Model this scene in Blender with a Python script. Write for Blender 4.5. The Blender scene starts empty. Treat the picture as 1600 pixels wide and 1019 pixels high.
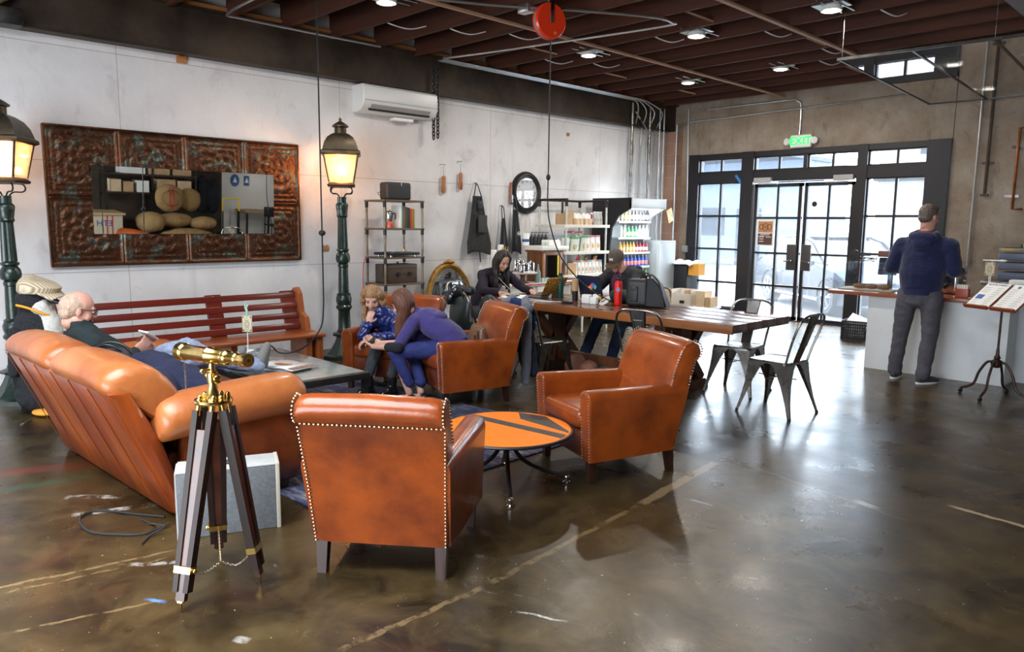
import bpy, bmesh, math, random
from mathutils import Vector, Matrix, Euler
from math import sin, cos, pi, radians as rad
random.seed(7)
SC = bpy.context.scene
COL = SC.collection

# ------------------------------------------------------------------ camera, world, light, exposure
cd = bpy.data.cameras.new('camera'); cam = bpy.data.objects.new('camera', cd); COL.objects.link(cam)
cd.sensor_width = 36; cd.lens = 26.181; cd.clip_start = .05; cd.clip_end = 300
cam.matrix_world = Matrix(((0.6962, -0.1053, 0.7101, 0), (0.7178, 0.0880, -0.6907, 0), (0.0102, 0.9905, 0.1369, 1.55), (0, 0, 0, 1)))
_r = cam.matrix_world.to_3x3(); _q = _r.to_quaternion(); _q.normalize()
cam.matrix_world = Matrix.Translation((0, 0, 1.55)) @ _q.to_matrix().to_4x4()
SC.camera = cam
SC.view_settings.view_transform = 'Standard'; SC.view_settings.look = 'None'
SC.view_settings.gamma = 1; SC.view_settings.exposure = 1.45; SC.view_settings.use_curve_mapping = False

w = bpy.data.worlds.new('sky'); SC.world = w; w.use_nodes = True
nt = w.node_tree; nt.nodes.clear()
wo = nt.nodes.new('ShaderNodeOutputWorld'); wb = nt.nodes.new('ShaderNodeBackground')
wb.inputs[0].default_value = (.86, .93, 1, 1); wb.inputs[1].default_value = 7.0
_tc = nt.nodes.new('ShaderNodeTexCoord'); _sp = nt.nodes.new('ShaderNodeSeparateXYZ'); _mr = nt.nodes.new('ShaderNodeMapRange')
_mr.inputs[1].default_value = -.3; _mr.inputs[2].default_value = .6; _mr.inputs[3].default_value = 5.5; _mr.inputs[4].default_value = 17
nt.links.new(_tc.outputs['Generated'], _sp.inputs[0]); nt.links.new(_sp.outputs[1], _mr.inputs[0]); nt.links.new(_mr.outputs[0], wb.inputs[1])
nt.links.new(wb.outputs[0], wo.inputs[0])

sd = bpy.data.lights.new('sun', 'SUN'); sd.energy = 9; sd.angle = rad(1); sd.color = (1, .96, .9)
sun = bpy.data.objects.new('sun', sd); COL.objects.link(sun); sun.rotation_euler = (rad(-27), rad(4), 0)

def portal(name, loc, rot, sx, sy):
    l = bpy.data.lights.new(name, 'AREA'); l.shape = 'RECTANGLE'; l.size = sx; l.size_y = sy; l.energy = 1
    l.cycles.is_portal = True
    o = bpy.data.objects.new(name, l); COL.objects.link(o); o.location = loc; o.rotation_euler = rot
portal('door_portal', (-5.45, 12.05, 1.38), (rad(-90), 0, 0), 4.2, 2.8)
portal('added_garage_portal', (-1.75, -4.05, 1.15), (rad(90), 0, 0), 5.5, 2.3)  # portal for the added garage opening behind the camera, made to light the room
portal('added_roof_portal', (-2.70, -.45, 4.05), (0, 0, 0), 3.7, 3.1)  # portal for the roof gap added, out of view, to brighten the room

# ------------------------------------------------------------------ materials
MC = {}
def mat(name, c1, c2=None, scale=6, rough=.5, metal=0, bump=0, bscale=None, coat=0, stretch=(1, 1, 1),
        em=0, sharp=(.35, .65), rvar=0, trans=0, alpha=1, ior=1.45, sheen=0, detail=6, spec=.5):
    if name in MC: return MC[name]
    m = bpy.data.materials.new(name); m.use_nodes = True; MC[name] = m
    n = m.node_tree.nodes; L = m.node_tree.links; b = n['Principled BSDF']
    b.inputs['Base Color'].default_value = (*c1, 1); b.inputs['Roughness'].default_value = rough
    b.inputs['Metallic'].default_value = metal; b.inputs['Coat Weight'].default_value = coat
    b.inputs['Coat Roughness'].default_value = .15
    b.inputs['Transmission Weight'].default_value = trans; b.inputs['IOR'].default_value = ior
    b.inputs['Alpha'].default_value = alpha; b.inputs['Sheen Weight'].default_value = sheen
    b.inputs['Specular IOR Level'].default_value = spec
    if em: b.inputs['Emission Color'].default_value = (*c1, 1); b.inputs['Emission Strength'].default_value = em
    if c2 or bump or rvar:
        tc = n.new('ShaderNodeTexCoord'); mp = n.new('ShaderNodeMapping'); mp.inputs['Scale'].default_value = stretch
        L.new(tc.outputs['Object'], mp.inputs[0])
        no = n.new('ShaderNodeTexNoise'); no.inputs['Scale'].default_value = scale; no.inputs['Detail'].default_value = detail
        no.inputs['Roughness'].default_value = .62
        L.new(mp.outputs[0], no.inputs['Vector'])
        if c2:
            mr = n.new('ShaderNodeMapRange'); mr.inputs[1].default_value = sharp[0]; mr.inputs[2].default_value = sharp[1]
            mx = n.new('ShaderNodeMix'); mx.data_type = 'RGBA'
            mx.inputs[6].default_value = (*c1, 1); mx.inputs[7].default_value = (*c2, 1)
            L.new(no.outputs[0], mr.inputs[0]); L.new(mr.outputs[0], mx.inputs[0]); L.new(mx.outputs[2], b.inputs['Base Color'])
            if em: L.new(mx.outputs[2], b.inputs['Emission Color'])
        if rvar:
            r = n.new('ShaderNodeMapRange'); r.inputs[3].default_value = max(.02, rough-rvar); r.inputs[4].default_value = rough+rvar
            L.new(no.outputs[0], r.inputs[0]); L.new(r.outputs[0], b.inputs['Roughness'])
        if bump:
            n2 = n.new('ShaderNodeTexNoise'); n2.inputs['Scale'].default_value = bscale or scale*3; n2.inputs['Detail'].default_value = 4
            L.new(mp.outputs[0], n2.inputs['Vector'])
            bp = n.new('ShaderNodeBump'); bp.inputs['Strength'].default_value = bump; bp.inputs['Distance'].default_value = .02
            L.new(n2.outputs[0], bp.inputs['Height']); L.new(bp.outputs[0], b.inputs['Normal'])
    return m

def wood(name, c1, c2, axis=0, scale=9, rough=.45, coat=.1, bump=.15):
    s = [1, 1, 1]; s[axis] = .07
    return mat(name, c1, c2, scale=scale, rough=rough, stretch=s, bump=bump, coat=coat, sharp=(.3, .7), bscale=scale*2.5)

def glassmat(name, tint=(1, 1, 1), gloss=.12, haze=0, hcol=(.9, .95, 1), groughness=.02):
    if name in MC: return MC[name]
    m = bpy.data.materials.new(name); m.use_nodes = True; MC[name] = m
    n = m.node_tree.nodes; L = m.node_tree.links; n.clear()
    out = n.new('ShaderNodeOutputMaterial'); tr = n.new('ShaderNodeBsdfTransparent'); tr.inputs[0].default_value = (*tint, 1)
    gl = n.new('ShaderNodeBsdfGlossy'); gl.inputs[1].default_value = groughness
    fr = n.new('ShaderNodeLayerWeight'); fr.inputs[0].default_value = .35
    mr = n.new('ShaderNodeMapRange'); mr.inputs[3].default_value = gloss; mr.inputs[4].default_value = min(1, gloss*3)
    L.new(fr.outputs['Facing'], mr.inputs[0])
    mx = n.new('ShaderNodeMixShader'); L.new(mr.outputs[0], mx.inputs[0]); L.new(tr.outputs[0], mx.inputs[1]); L.new(gl.outputs[0], mx.inputs[2])
    last = mx
    if haze:
        tl = n.new('ShaderNodeBsdfTranslucent'); tl.inputs[0].default_value = (*hcol, 1)
        m2 = n.new('ShaderNodeMixShader'); m2.inputs[0].default_value = haze
        L.new(mx.outputs[0], m2.inputs[1]); L.new(tl.outputs[0], m2.inputs[2]); last = m2
    L.new(last.outputs[0], out.inputs[0])
    return m

# ------------------------------------------------------------------ mesh builder
def frame_to(d):
    d = Vector(d).normalized()
    return d.to_track_quat('Z', 'Y').to_matrix().to_4x4()

class MB:
    def __init__(s): s.bm = bmesh.new(); s.mi = 0
    def _fin(s, v0, M, f0=None):
        pass
    def add(s, verts, faces, M=None):
        vs = [s.bm.verts.new(M @ Vector(v) if M else v) for v in verts]
        for f in faces:
            try:
                fc = s.bm.faces.new([vs[i] for i in f]); fc.material_index = s.mi
            except ValueError: pass
        return s
    def box(s, c, size, r=0, M=None, seg=3, rot=None):
        b = bmesh.new(); bmesh.ops.create_cube(b, size=1)
        for v in b.verts: v.co = Vector((v.co.x*size[0], v.co.y*size[1], v.co.z*size[2]))
        if r: bmesh.ops.bevel(b, geom=list(b.edges), offset=min(r, min(size)*.49), segments=seg, affect='EDGES', profile=.5)
        T = Matrix.Translation(c)
        if rot: T = T @ Euler([rad(a) for a in rot]).to_matrix().to_4x4()
        if M: T = M @ T
        return s._merge(b, T)
    def _merge(s, b, T=None):
        b.verts.ensure_lookup_table(); b.verts.index_update()
        vs = [s.bm.verts.new(T @ v.co if T else v.co) for v in b.verts]
        for f in b.faces:
            try:
                fc = s.bm.faces.new([vs[v.index] for v in f.verts]); fc.material_index = s.mi
            except ValueError: pass
        b.free(); return s
    def cyl(s, p0, p1, r0, r1=None, seg=16, M=None, caps=True):
        p0, p1 = Vector(p0), Vector(p1); r1 = r0 if r1 is None else r1
        F = frame_to(p1-p0); v = []; f = []
        for p, r in ((p0, r0), (p1, r1)):
            for k in range(seg):
                a = 2*pi*k/seg; v.append(p + (F @ Vector((cos(a)*r, sin(a)*r, 0))))
        for k in range(seg): f.append((k, (k+1) % seg, seg+(k+1) % seg, seg+k))
        if caps: f += [tuple(range(seg))[::-1], tuple(range(seg, 2*seg))]
        return s.add(v, f, M)
    def lathe(s, prof, c=(0, 0, 0), seg=24, M=None, sx=1, sy=1, a0=0, phase=0):
        v = []; f = []; n = len(prof)
        for (r, z) in prof:
            for k in range(seg):
                a = 2*pi*k/seg+phase; v.append((c[0]+cos(a)*r*sx, c[1]+sin(a)*r*sy, c[2]+z))
        for i in range(n-1):
            for k in range(seg): f.append((i*seg+k, i*seg+(k+1) % seg, (i+1)*seg+(k+1) % seg, (i+1)*seg+k))
        f += [tuple(range(seg))[::-1], tuple(range((n-1)*seg, n*seg))]
        return s.add(v, f, M)
    def tube(s, pts, r, seg=8, closed=False, M=None, radii=None):
        pts = [Vector(p) for p in pts]; n = len(pts); v = []; f = []
        up = None
        for i, p in enumerate(pts):
            a = pts[(i-1) % n] if (closed or i) else p; b = pts[(i+1) % n] if (closed or i < n-1) else p
            t = (b-a).normalized()
            if up is None:
                up = Vector((0, 0, 1)) if abs(t.z) < .9 else Vector((1, 0, 0))
            x = t.cross(up); 
            if x.length < 1e-5: x = t.orthogonal()
            x.normalize(); y = x.cross(t).normalized(); up = y
            rr = radii[i] if radii else r
            for k in range(seg):
                ang = 2*pi*k/seg; v.append(p + x*cos(ang)*rr + y*sin(ang)*rr)
        m = n if closed else n-1
        for i in range(m):
            j = (i+1) % n
            for k in range(seg): f.append((i*seg+k, i*seg+(k+1) % seg, j*seg+(k+1) % seg, j*seg+k))
        if not closed: f += [tuple(range(seg))[::-1], tuple(range((n-1)*seg, n*seg))]
        return s.add(v, f, M)
    def ball(s, c, r, seg=12, ring=8, M=None, rot=None):
        if not hasattr(r, '__len__'): r = (r, r, r)
        v = [(0, 0, -1)]; f = []
        for i in range(1, ring):
            t = pi*i/ring-pi/2
            for k in range(seg): a = 2*pi*k/seg; v.append((cos(t)*cos(a), cos(t)*sin(a), sin(t)))
        v.append((0, 0, 1)); N = len(v)-1
        for k in range(seg):
            f.append((0, 1+(k+1) % seg, 1+k)); f.append((N, N-seg+k, N-seg+(k+1) % seg))
        for i in range(ring-2):
            for k in range(seg): f.append((1+i*seg+k, 1+i*seg+(k+1) % seg, 1+(i+1)*seg+(k+1) % seg, 1+(i+1)*seg+k))
        T = Matrix.Translation(c)
        if rot is not None: T = T @ (rot if isinstance(rot, Matrix) else Euler([rad(a) for a in rot]).to_matrix().to_4x4())
        T = T @ Matrix.Diagonal((*r, 1))
        if M: T = M @ T
        return s.add(v, f, T)
    def prism(s, poly, h, M=None, c=(0, 0, 0)):
        """poly in XY, extruded along +Z by h, then M"""
        n = len(poly); v = [(p[0]+c[0], p[1]+c[1], c[2]) for p in poly]+[(p[0]+c[0], p[1]+c[1], c[2]+h) for p in poly]
        f = [tuple(range(n))[::-1], tuple(range(n, 2*n))]+[(k, (k+1) % n, n+(k+1) % n, n+k) for k in range(n)]
        return s.add(v, f, M)
    def loft(s, loops, M=None, caps=True, closed=True):
        n = len(loops[0]); v = [p for l in loops for p in l]; f = []
        for i in range(len(loops)-1):
            for k in range(n if closed else n-1): f.append((i*n+k, i*n+(k+1) % n, (i+1)*n+(k+1) % n, (i+1)*n+k))
        if caps: f += [tuple(range(n))[::-1], tuple(range((len(loops)-1)*n, len(loops)*n))]
        return s.add(v, f, M)
    def grid(s, fn, nu, nv, M=None):
        v = [fn(i/nu, j/nv) for i in range(nu+1) for j in range(nv+1)]; f = []
        for i in range(nu):
            for j in range(nv): a = i*(nv+1)+j; f.append((a, a+1, a+nv+2, a+nv+1))
        return s.add(v, f, M)
    def build(s, name, m=None, parent=None, smooth=True, mods=(), label=None, kind=None, ang=40):
        me = bpy.data.meshes.new(name); bmesh.ops.recalc_face_normals(s.bm, faces=s.bm.faces)
        if smooth:
            for e in s.bm.edges:
                if len(e.link_faces) == 2: e.smooth = e.calc_face_angle(0) < rad(ang)
            for f in s.bm.faces: f.smooth = True
        s.bm.to_mesh(me); s.bm.free()
        for x in (m if isinstance(m, (list, tuple)) else [m]):
            if x: me.materials.append(x)
        o = bpy.data.objects.new(name, me); COL.objects.link(o)
        if parent: o.parent = parent
        for md in mods: addmod(o, *md)
        if label: o['label'] = label
        if kind: o['kind'] = kind
        return o

def addmod(o, kind, **kw):
    md = o.modifiers.new(kind.lower(), kind)
    for k, v in kw.items(): setattr(md, k, v)
    return md
def solid(o, t, off=0):
    return addmod(o, 'SOLIDIFY', thickness=t, offset=off)
def subs(o, n=1): return addmod(o, 'SUBSURF', levels=n, render_levels=n)

def tag(o, label=None, cat=None, group=None, kind=None):
    if label: o['label'] = label
    if cat: o['category'] = cat
    if group: o['group'] = group
    if kind: o['kind'] = kind
    return o
def thing(name, label, cat, loc=(0, 0, 0), rz=0, group=None):
    o = bpy.data.objects.new(name, None); COL.objects.link(o); o.empty_display_size = .1
    o.location = loc; o.rotation_euler = (0, 0, rad(rz)); return tag(o, label, cat, group)
def struct(name, mb, m, smooth=False, **k): return tag(mb.build(name, m, smooth=smooth, **k), kind='structure')
def kids(o): return [c for c in bpy.data.objects if c.parent == o]
def dup(root, loc=None, rz=None, label=None, group=None, scale=None):
    def cp(o, par):
        ch = kids(o); c = o.copy(); COL.objects.link(c)
        if par: c.parent = par
        for k in ch: cp(k, c)
        return c
    r = cp(root, None)
    if loc is not None: r.location = loc
    if rz is not None: r.rotation_euler = (0, 0, rad(rz))
    if scale: r.scale = scale if hasattr(scale, '__len__') else (scale,)*3
    if label: r['label'] = label
    if group: r['group'] = group
    return r
def text(name, body, size, M, m, parent=None, depth=.001, align='CENTER', bold=0):
    cu = bpy.data.curves.new(name, 'FONT'); cu.body = body; cu.size = size; cu.extrude = depth; cu.align_x = align; cu.align_y = 'CENTER'
    cu.offset = bold; cu.resolution_u = 3
    t = bpy.data.objects.new(name+'_tmp', cu); COL.objects.link(t)
    bpy.context.view_layer.update(); dg = bpy.context.evaluated_depsgraph_get()
    me = bpy.data.meshes.new_from_object(t.evaluated_get(dg)); bpy.data.objects.remove(t); bpy.data.curves.remove(cu)
    me.name = name; me.transform(M); me.materials.clear(); me.materials.append(m)
    o = bpy.data.objects.new(name, me); COL.objects.link(o)
    if parent: o.parent = parent
    return o
def FR(o, x, y):   # frame: origin o, x axis, y axis -> matrix (z = x cross y)
    x = Vector(x).normalized(); y = Vector(y).normalized(); z = x.cross(y)
    return Matrix.Translation(o) @ Matrix((x, y, z)).transposed().to_4x4()
def bez(pts, n=8):
    """catmull-rom through pts"""
    P = [Vector(p) for p in pts]; P = [P[0]]+P+[P[-1]]; out = []
    for i in range(1, len(P)-2):
        for k in range(n):
            t = k/n; a, b, c, d = P[i-1:i+3]
            out.append(.5*((2*b)+(c-a)*t+(2*a-5*b+4*c-d)*t*t+(3*b-a-3*c+d)*t**3))
    out.append(P[-2]); return out

# ------------------------------------------------------------------ shared materials
M = {}
M['black'] = mat('black paint', (.012, .012, .014), rough=.45)
M['blackmetal'] = mat('black metal', (.02, .02, .022), (.05, .045, .04), scale=12, rough=.4, metal=.6, bump=.05)
M['frame'] = mat('dark frame paint', (.016, .015, .018), rough=.4)
M['white'] = mat('white plastic', (.8, .8, .78), rough=.35)
M['paper'] = mat('paper', (.85, .84, .8), rough=.8)
M['chrome'] = mat('chrome', (.8, .8, .82), rough=.12, metal=1)
M['steel'] = mat('brushed gunmetal steel', (.23, .22, .20), (.36, .35, .33), scale=7, rough=.28, metal=1, rvar=.06)
M['brass'] = mat('brass', (.72, .50, .17), (.55, .36, .1), scale=14, rough=.2, metal=1, rvar=.08)
M['conduit'] = mat('galvanised conduit', (.55, .57, .58), rough=.3, metal=.9)
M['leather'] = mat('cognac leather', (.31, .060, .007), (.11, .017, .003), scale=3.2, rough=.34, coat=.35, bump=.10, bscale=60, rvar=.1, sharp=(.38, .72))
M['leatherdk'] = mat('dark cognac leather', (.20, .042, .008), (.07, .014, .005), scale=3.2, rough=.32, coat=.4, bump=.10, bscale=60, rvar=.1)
M['nail'] = mat('aged brass nail', (.6, .5, .36), rough=.3, metal=1)
M['darkwood'] = wood('dark stained wood', (.055, .022, .014), (.02, .008, .006), axis=2, rough=.35, coat=.3)
M['rubber'] = mat('black rubber', (.015, .015, .015), rough=.7)
M['oak'] = wood('oak', (.42, .24, .11), (.30, .15, .06), axis=0)
M['white_enamel'] = mat('white enamel', (.8, .78, .72), (.62, .6, .54), scale=5, rough=.3, sharp=(.5, .8))
M['card'] = mat('cardboard', (.50, .34, .19), (.42, .27, .14), scale=5, rough=.85)
M['cardlight'] = mat('pale cardboard', (.66, .50, .33), (.55, .40, .25), scale=4, rough=.85)
M['red'] = mat('red enamel', (.55, .03, .03), rough=.35)

def floor_material():
    m = bpy.data.materials.new('polished stained concrete'); m.use_nodes = True
    n = m.node_tree.nodes; L = m.node_tree.links; b = n['Principled BSDF']
    tc = n.new('ShaderNodeTexCoord')
    def noise(scale, det=6, rough=.6, st=(1, 1, 1), rot=0, dist=0):
        mp = n.new('ShaderNodeMapping'); mp.inputs['Scale'].default_value = st; mp.inputs['Rotation'].default_value = (0, 0, rot)
        L.new(tc.outputs['Object'], mp.inputs[0]); x = n.new('ShaderNodeTexNoise'); x.inputs['Scale'].default_value = scale
        x.inputs['Detail'].default_value = det; x.inputs['Roughness'].default_value = rough; x.inputs['Distortion'].default_value = dist
        L.new(mp.outputs[0], x.inputs[0]); return x.outputs[0]
    def rng(src, a, c, lo=0, hi=1):
        r = n.new('ShaderNodeMapRange'); r.inputs[1].default_value = a; r.inputs[2].default_value = c
        r.inputs[3].default_value = lo; r.inputs[4].default_value = hi; L.new(src, r.inputs[0]); return r.outputs[0]
    def mix(f, c1, c2):
        x = n.new('ShaderNodeMix'); x.data_type = 'RGBA'; L.new(f, x.inputs[0])
        for i, c in ((6, c1), (7, c2)):
            if isinstance(c, tuple): x.inputs[i].default_value = (*c, 1)
            else: L.new(c, x.inputs[i])
        return x.outputs[2]
    c = mix(rng(noise(1.1), .35, .65), (.050, .030, .009), (.008, .005, .003))
    c = mix(rng(noise(3.5, 8, .7, dist=.6), .42, .7), c, (.080, .052, .020))
    c = mix(rng(noise(.55, 3), .60, .72, 0, .7), c, (.10, .022, .012))
    c = mix(rng(noise(.8, 5, .6, (1, 2.2, 1), .4), .63, .72, 0, .45), c, (.02, .05, .022))
    c = mix(rng(noise(2.0, 9, .75, (1, 3, 1), .9, 1.0), .66, .70, 0, .55), c, (.42, .40, .37))
    c = mix(rng(noise(38, 2, .5), .745, .76, 0, .8), c, (.55, .55, .5))
    c = mix(rng(noise(60, 2, .5, rot=.3), .76, .775, 0, .7), c, (.12, .35, .4))
    sp = n.new('ShaderNodeSeparateXYZ'); L.new(tc.outputs['Object'], sp.inputs[0])
    def mth(op, a, d=None, e=None):
        x = n.new('ShaderNodeMath'); x.operation = op
        for i, v in enumerate((a, d, e)):
            if v is None: continue
            if isinstance(v, (int, float)): x.inputs[i].default_value = v
            else: L.new(v, x.inputs[i])
        return x.outputs[0]
    wob = mth('MULTIPLY_ADD', noise(9, 5), .05, -.025); brk = noise(14, 6, .7)
    def seg(c, p, q, w_, col, k=.8, br_=.35):     # a worn strip of filler or paint from p to q
        d = Vector((q[0]-p[0], q[1]-p[1])); ln = d.length; d /= ln
        u = mth('ADD', mth('MULTIPLY', sp.outputs[0], d.x), mth('MULTIPLY_ADD', sp.outputs[1], d.y, -(p[0]*d.x+p[1]*d.y)))
        v = mth('ADD', mth('ADD', mth('MULTIPLY', sp.outputs[0], -d.y), mth('MULTIPLY_ADD', sp.outputs[1], d.x, p[0]*d.y-p[1]*d.x)), wob)
        m1 = rng(mth('ABSOLUTE', v), w_*.7, w_, 1, 0); m2 = mth('MULTIPLY', rng(u, 0, .06), rng(u, ln-.06, ln, 1, 0))
        return mix(mth('MULTIPLY', mth('MULTIPLY', m1, m2), rng(brk, br_, br_+.12, 0, k)), c, col)
    TAN = (.20, .13, .06); WHT = (.48, .46, .42)
    for p, q, w_, col, k, br_ in (((-2.24, 1.3), (-2.24, 2.04), .018, TAN, .7, .42), ((-2.24, 2.04), (-2.35, 3.29), .02, TAN, .6, .40), ((-2.35, 3.29), (-2.46, 4.3), .035, TAN, .8, .3),
            ((-2.6, 4.45), (-1.2, 4.15), .006, TAN, .6, .2), ((-1.17, 4.57), (-.3, 4.50), .02, (.42, .30, .18), .9, .2), ((-3.64, .45), (-3.5, 1.2), .012, TAN, .8, .4), ((-3.57, .5), (-3.44, 1.15), .008, TAN, .8, .4),
            ((-3.2, .45), (-3.05, 1.0), .008, TAN, .8, .4), ((-3.52, .95), (-3.31, 1.22), .02, WHT, .5, .45), ((-4.62, 1.0), (-4.40, 1.25), .035, WHT, .9, .48), ((-4.30, .95), (-4.15, 1.35), .035, WHT, .9, .48),
            ((-2.58, 1.07), (-2.52, 1.11), .025, (.7, .68, .62), .95, .3), ((-2.0, 1.98), (-1.8, 2.08), .008, WHT, .8, .35), ((-1.57, 4.27), (-1.40, 4.22), .03, (.30, .29, .27), .9, .3), ((-3.12, .93), (-3.02, .99), .012, (.10, .25, .6), .9, .2),
            ((-3.2, 1.95), (-3.16, 1.97), .02, (.6, .58, .52), .9, .2), ((-2.5, 2.2), (-2.45, 2.22), .02, (.5, .5, .46), .9, .3), ((-5.35, .7), (-5.15, 1.35), .08, (.14, .02, .012), .6, .35), ((-5.0, .6), (-4.9, 1.25), .05, (.015, .06, .03), .6, .35), ((-1.55, 1.55), (-1.35, 1.62), .015, (.15, .35, .28), .8, .42)):
        c = seg(c, p, q, w_, col, k, br_)
    L.new(c, b.inputs['Base Color'])
    L.new(rng(noise(2.6, 6), .3, .7, .23, .38), b.inputs['Roughness'])
    b.inputs['Specular IOR Level'].default_value = .42; b.inputs['Coat Roughness'].default_value = .25
    bp = n.new('ShaderNodeBump'); bp.inputs['Strength'].default_value = .12; bp.inputs['Distance'].default_value = .02
    L.new(noise(5, 5), bp.inputs['Height']); L.new(bp.outputs[0], b.inputs['Normal'])
    return m

def plaster(name, c1, c2, c3, scale=1.2, joints=True, bump=.25, s2=None):
    m = bpy.data.materials.new(name); m.use_nodes = True
    n = m.node_tree.nodes; L = m.node_tree.links; b = n['Principled BSDF']; b.inputs['Roughness'].default_value = .75
    tc = n.new('ShaderNodeTexCoord')
    def noise(s, det=8, st=(1, 1, 1), dist=0):
        mp = n.new('ShaderNodeMapping'); mp.inputs['Scale'].default_value = st; L.new(tc.outputs['Object'], mp.inputs[0])
        x = n.new('ShaderNodeTexNoise'); x.inputs['Scale'].default_value = s; x.inputs['Detail'].default_value = det; x.inputs['Distortion'].default_value = dist
        x.inputs['Roughness'].default_value = .65; L.new(mp.outputs[0], x.inputs[0]); return x.outputs[0]
    def mix(src, a, z, f, c1, c2):
        r = n.new('ShaderNodeMapRange'); r.inputs[1].default_value = a; r.inputs[2].default_value = z; r.inputs[4].default_value = f
        L.new(src, r.inputs[0]); x = n.new('ShaderNodeMix'); x.data_type = 'RGBA'; L.new(r.outputs[0], x.inputs[0])
        for i, c in ((6, c1), (7, c2)):
            if isinstance(c, tuple): x.inputs[i].default_value = (*c, 1)
            else: L.new(c, x.inputs[i])
        return x.outputs[2]
    c = mix(noise(scale), .38, .66, 1, c1, c2)
    c = mix(noise(s2 or scale*2.6, 9, (1, 1, .6), .8), .56, .74, .7, c, c3)
    c = mix(noise(1.6, 5, (3, 3, .35)), .58, .75, .4, c, c3)
    if joints:   # thin casting seams: a large brick pattern without mortar relief
        sp = n.new('ShaderNodeSeparateXYZ'); L.new(tc.outputs['Object'], sp.inputs[0])
        cb = n.new('ShaderNodeCombineXYZ'); L.new(sp.outputs['Y'], cb.inputs[0]); L.new(sp.outputs['Z'], cb.inputs[1])
        br = n.new('ShaderNodeTexBrick'); br.inputs['Scale'].default_value = 1; br.offset = 0
        br.inputs['Brick Width'].default_value = 2.44; br.inputs['Row Height'].default_value = 1.04; br.inputs['Mortar Size'].default_value = .004
        L.new(cb.outputs[0], br.inputs['Vector'])
        x = n.new('ShaderNodeMix'); x.data_type = 'RGBA'; mu = n.new('ShaderNodeMath'); mu.operation = 'MULTIPLY'; mu.inputs[1].default_value = .55
        L.new(br.outputs['Fac'], mu.inputs[0]); L.new(mu.outputs[0], x.inputs[0]); L.new(c, x.inputs[6]); x.inputs[7].default_value = (.22, .16, .11, 1); c = x.outputs[2]
    L.new(c, b.inputs['Base Color'])
    bp = n.new('ShaderNodeBump'); bp.inputs['Strength'].default_value = bump; bp.inputs['Distance'].default_value = .03
    L.new(noise(6, 6), bp.inputs['Height']); L.new(bp.outputs[0], b.inputs['Normal'])
    return m

# ------------------------------------------------------------------ the setting
YF = 11.78
FLOOR = floor_material()
struct('floor', MB().box((-2.9, 3.95, -.05), (10.6, 16.3, .1)), FLOOR)
WL = plaster('pale plaster', (.70, .69, .69), (.60, .585, .59), (.44, .41, .41))
struct('wall_left', MB().box((-8.1, 3.95, 1.96), (.2, 16.3, 3.92)), WL)
WF = plaster('rough brown concrete', (.25, .185, .13), (.38, .32, .26), (.12, .08, .05), scale=1.6, joints=False, bump=.6, s2=5)
b = MB()
b.box((-7.875, YF+.15, 1.95), (.65, .3, 3.9)); b.box((-.4, YF+.15, 1.95), (5.9, .3, 3.9)); b.box((-5.455, YF+.15, 3.34), (4.19, .3, 1.12))
struct('wall_far', b, WF)
MDK = mat('dark stained plywood', (.07, .05, .032), (.035, .025, .018), scale=3, rough=.8)
b = MB(); b.box((2.5, 1.8, 1.95), (.2, 12, 3.9)); struct('wall_right', b, MDK)
b = MB(); b.box((2.5, 9.8, 1.95), (.2, 4, 3.9)); struct('wall_right_white', b, mat('white wall paint', (.75, .74, .7), rough=.7))
b = MB(); b.box((-7.2, -4.1, 1.95), (2, .2, 3.9)); b.box((1.8, -4.1, 1.95), (1.6, .2, 3.9)); b.box((-2.6, -4.1, 3.1), (7.4, .2, 1.6)); b.box((-5.4, -4.1, 1.2), (1.8, .2, 2.4))  # gap left as an added, unseen garage opening to let light in
struct('wall_back', b, mat('grey block', (.3, .28, .26), rough=.8))
DK = wood('old roof boards', (.012, .006, .004), (.005, .003, .002), axis=1, rough=.9, coat=0)
b = MB()   # the deck is left open over the foreground: an added, unseen gap for brightness
b.box((-2.8, 6.6, 3.95), (10.7, 11.0, .06)); b.box((-2.8, -3.1, 3.95), (10.7, 2.2, .06)); b.box((-6.35, -.45, 3.95), (3.6, 3.1, .06)); b.box((.85, -.45, 3.95), (3.4, 3.1, .06))
struct('ceiling', b, DK)
# steel beam along the left wall with a timber plate on top
STB = mat('rusted dark steel', (.028, .02, .014), (.075, .05, .033), scale=2.5, rough=.55, metal=.3, rvar=.1, bump=.1)
b = MB(); b.box((-7.96, 3.95, 3.44), (.1, 16.3, .46)); b.box((-7.93, 3.95, 3.205), (.16, 16.3, .012)); b.box((-7.93, 3.95, 3.665), (.16, 16.3, .02))
struct('trim_1', b, STB)
b = MB(); b.box((-7.95, 3.95, 3.70), (.16, 16.3, .045)); struct('trim_2', b, wood('orange pine plate', (.42, .17, .05), (.28, .10, .03), axis=1))
# brick pilaster in the far corner
br = bpy.data.materials.new('clay blocks'); br.use_nodes = True; n = br.node_tree.nodes; L = br.node_tree.links
tc = n.new('ShaderNodeTexCoord'); sp = n.new('ShaderNodeSeparateXYZ'); ad = n.new('ShaderNodeMath'); ad.operation = 'ADD'; cb = n.new('ShaderNodeCombineXYZ')
L.new(tc.outputs['Object'], sp.inputs[0]); L.new(sp.outputs[0], ad.inputs[0]); L.new(sp.outputs[1], ad.inputs[1]); L.new(ad.outputs[0], cb.inputs[0]); L.new(sp.outputs[2], cb.inputs[1])
tb = n.new('ShaderNodeTexBrick'); tb.inputs['Scale'].default_value = 1; tb.inputs['Brick Width'].default_value = .4; tb.inputs['Row Height'].default_value = .2
tb.inputs['Mortar Size'].default_value = .006; tb.inputs[1].default_value = (.42, .25, .18, 1); tb.inputs[2].default_value = (.33, .19, .135, 1); tb.inputs[3].default_value = (.4, .33, .28, 1)
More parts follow.
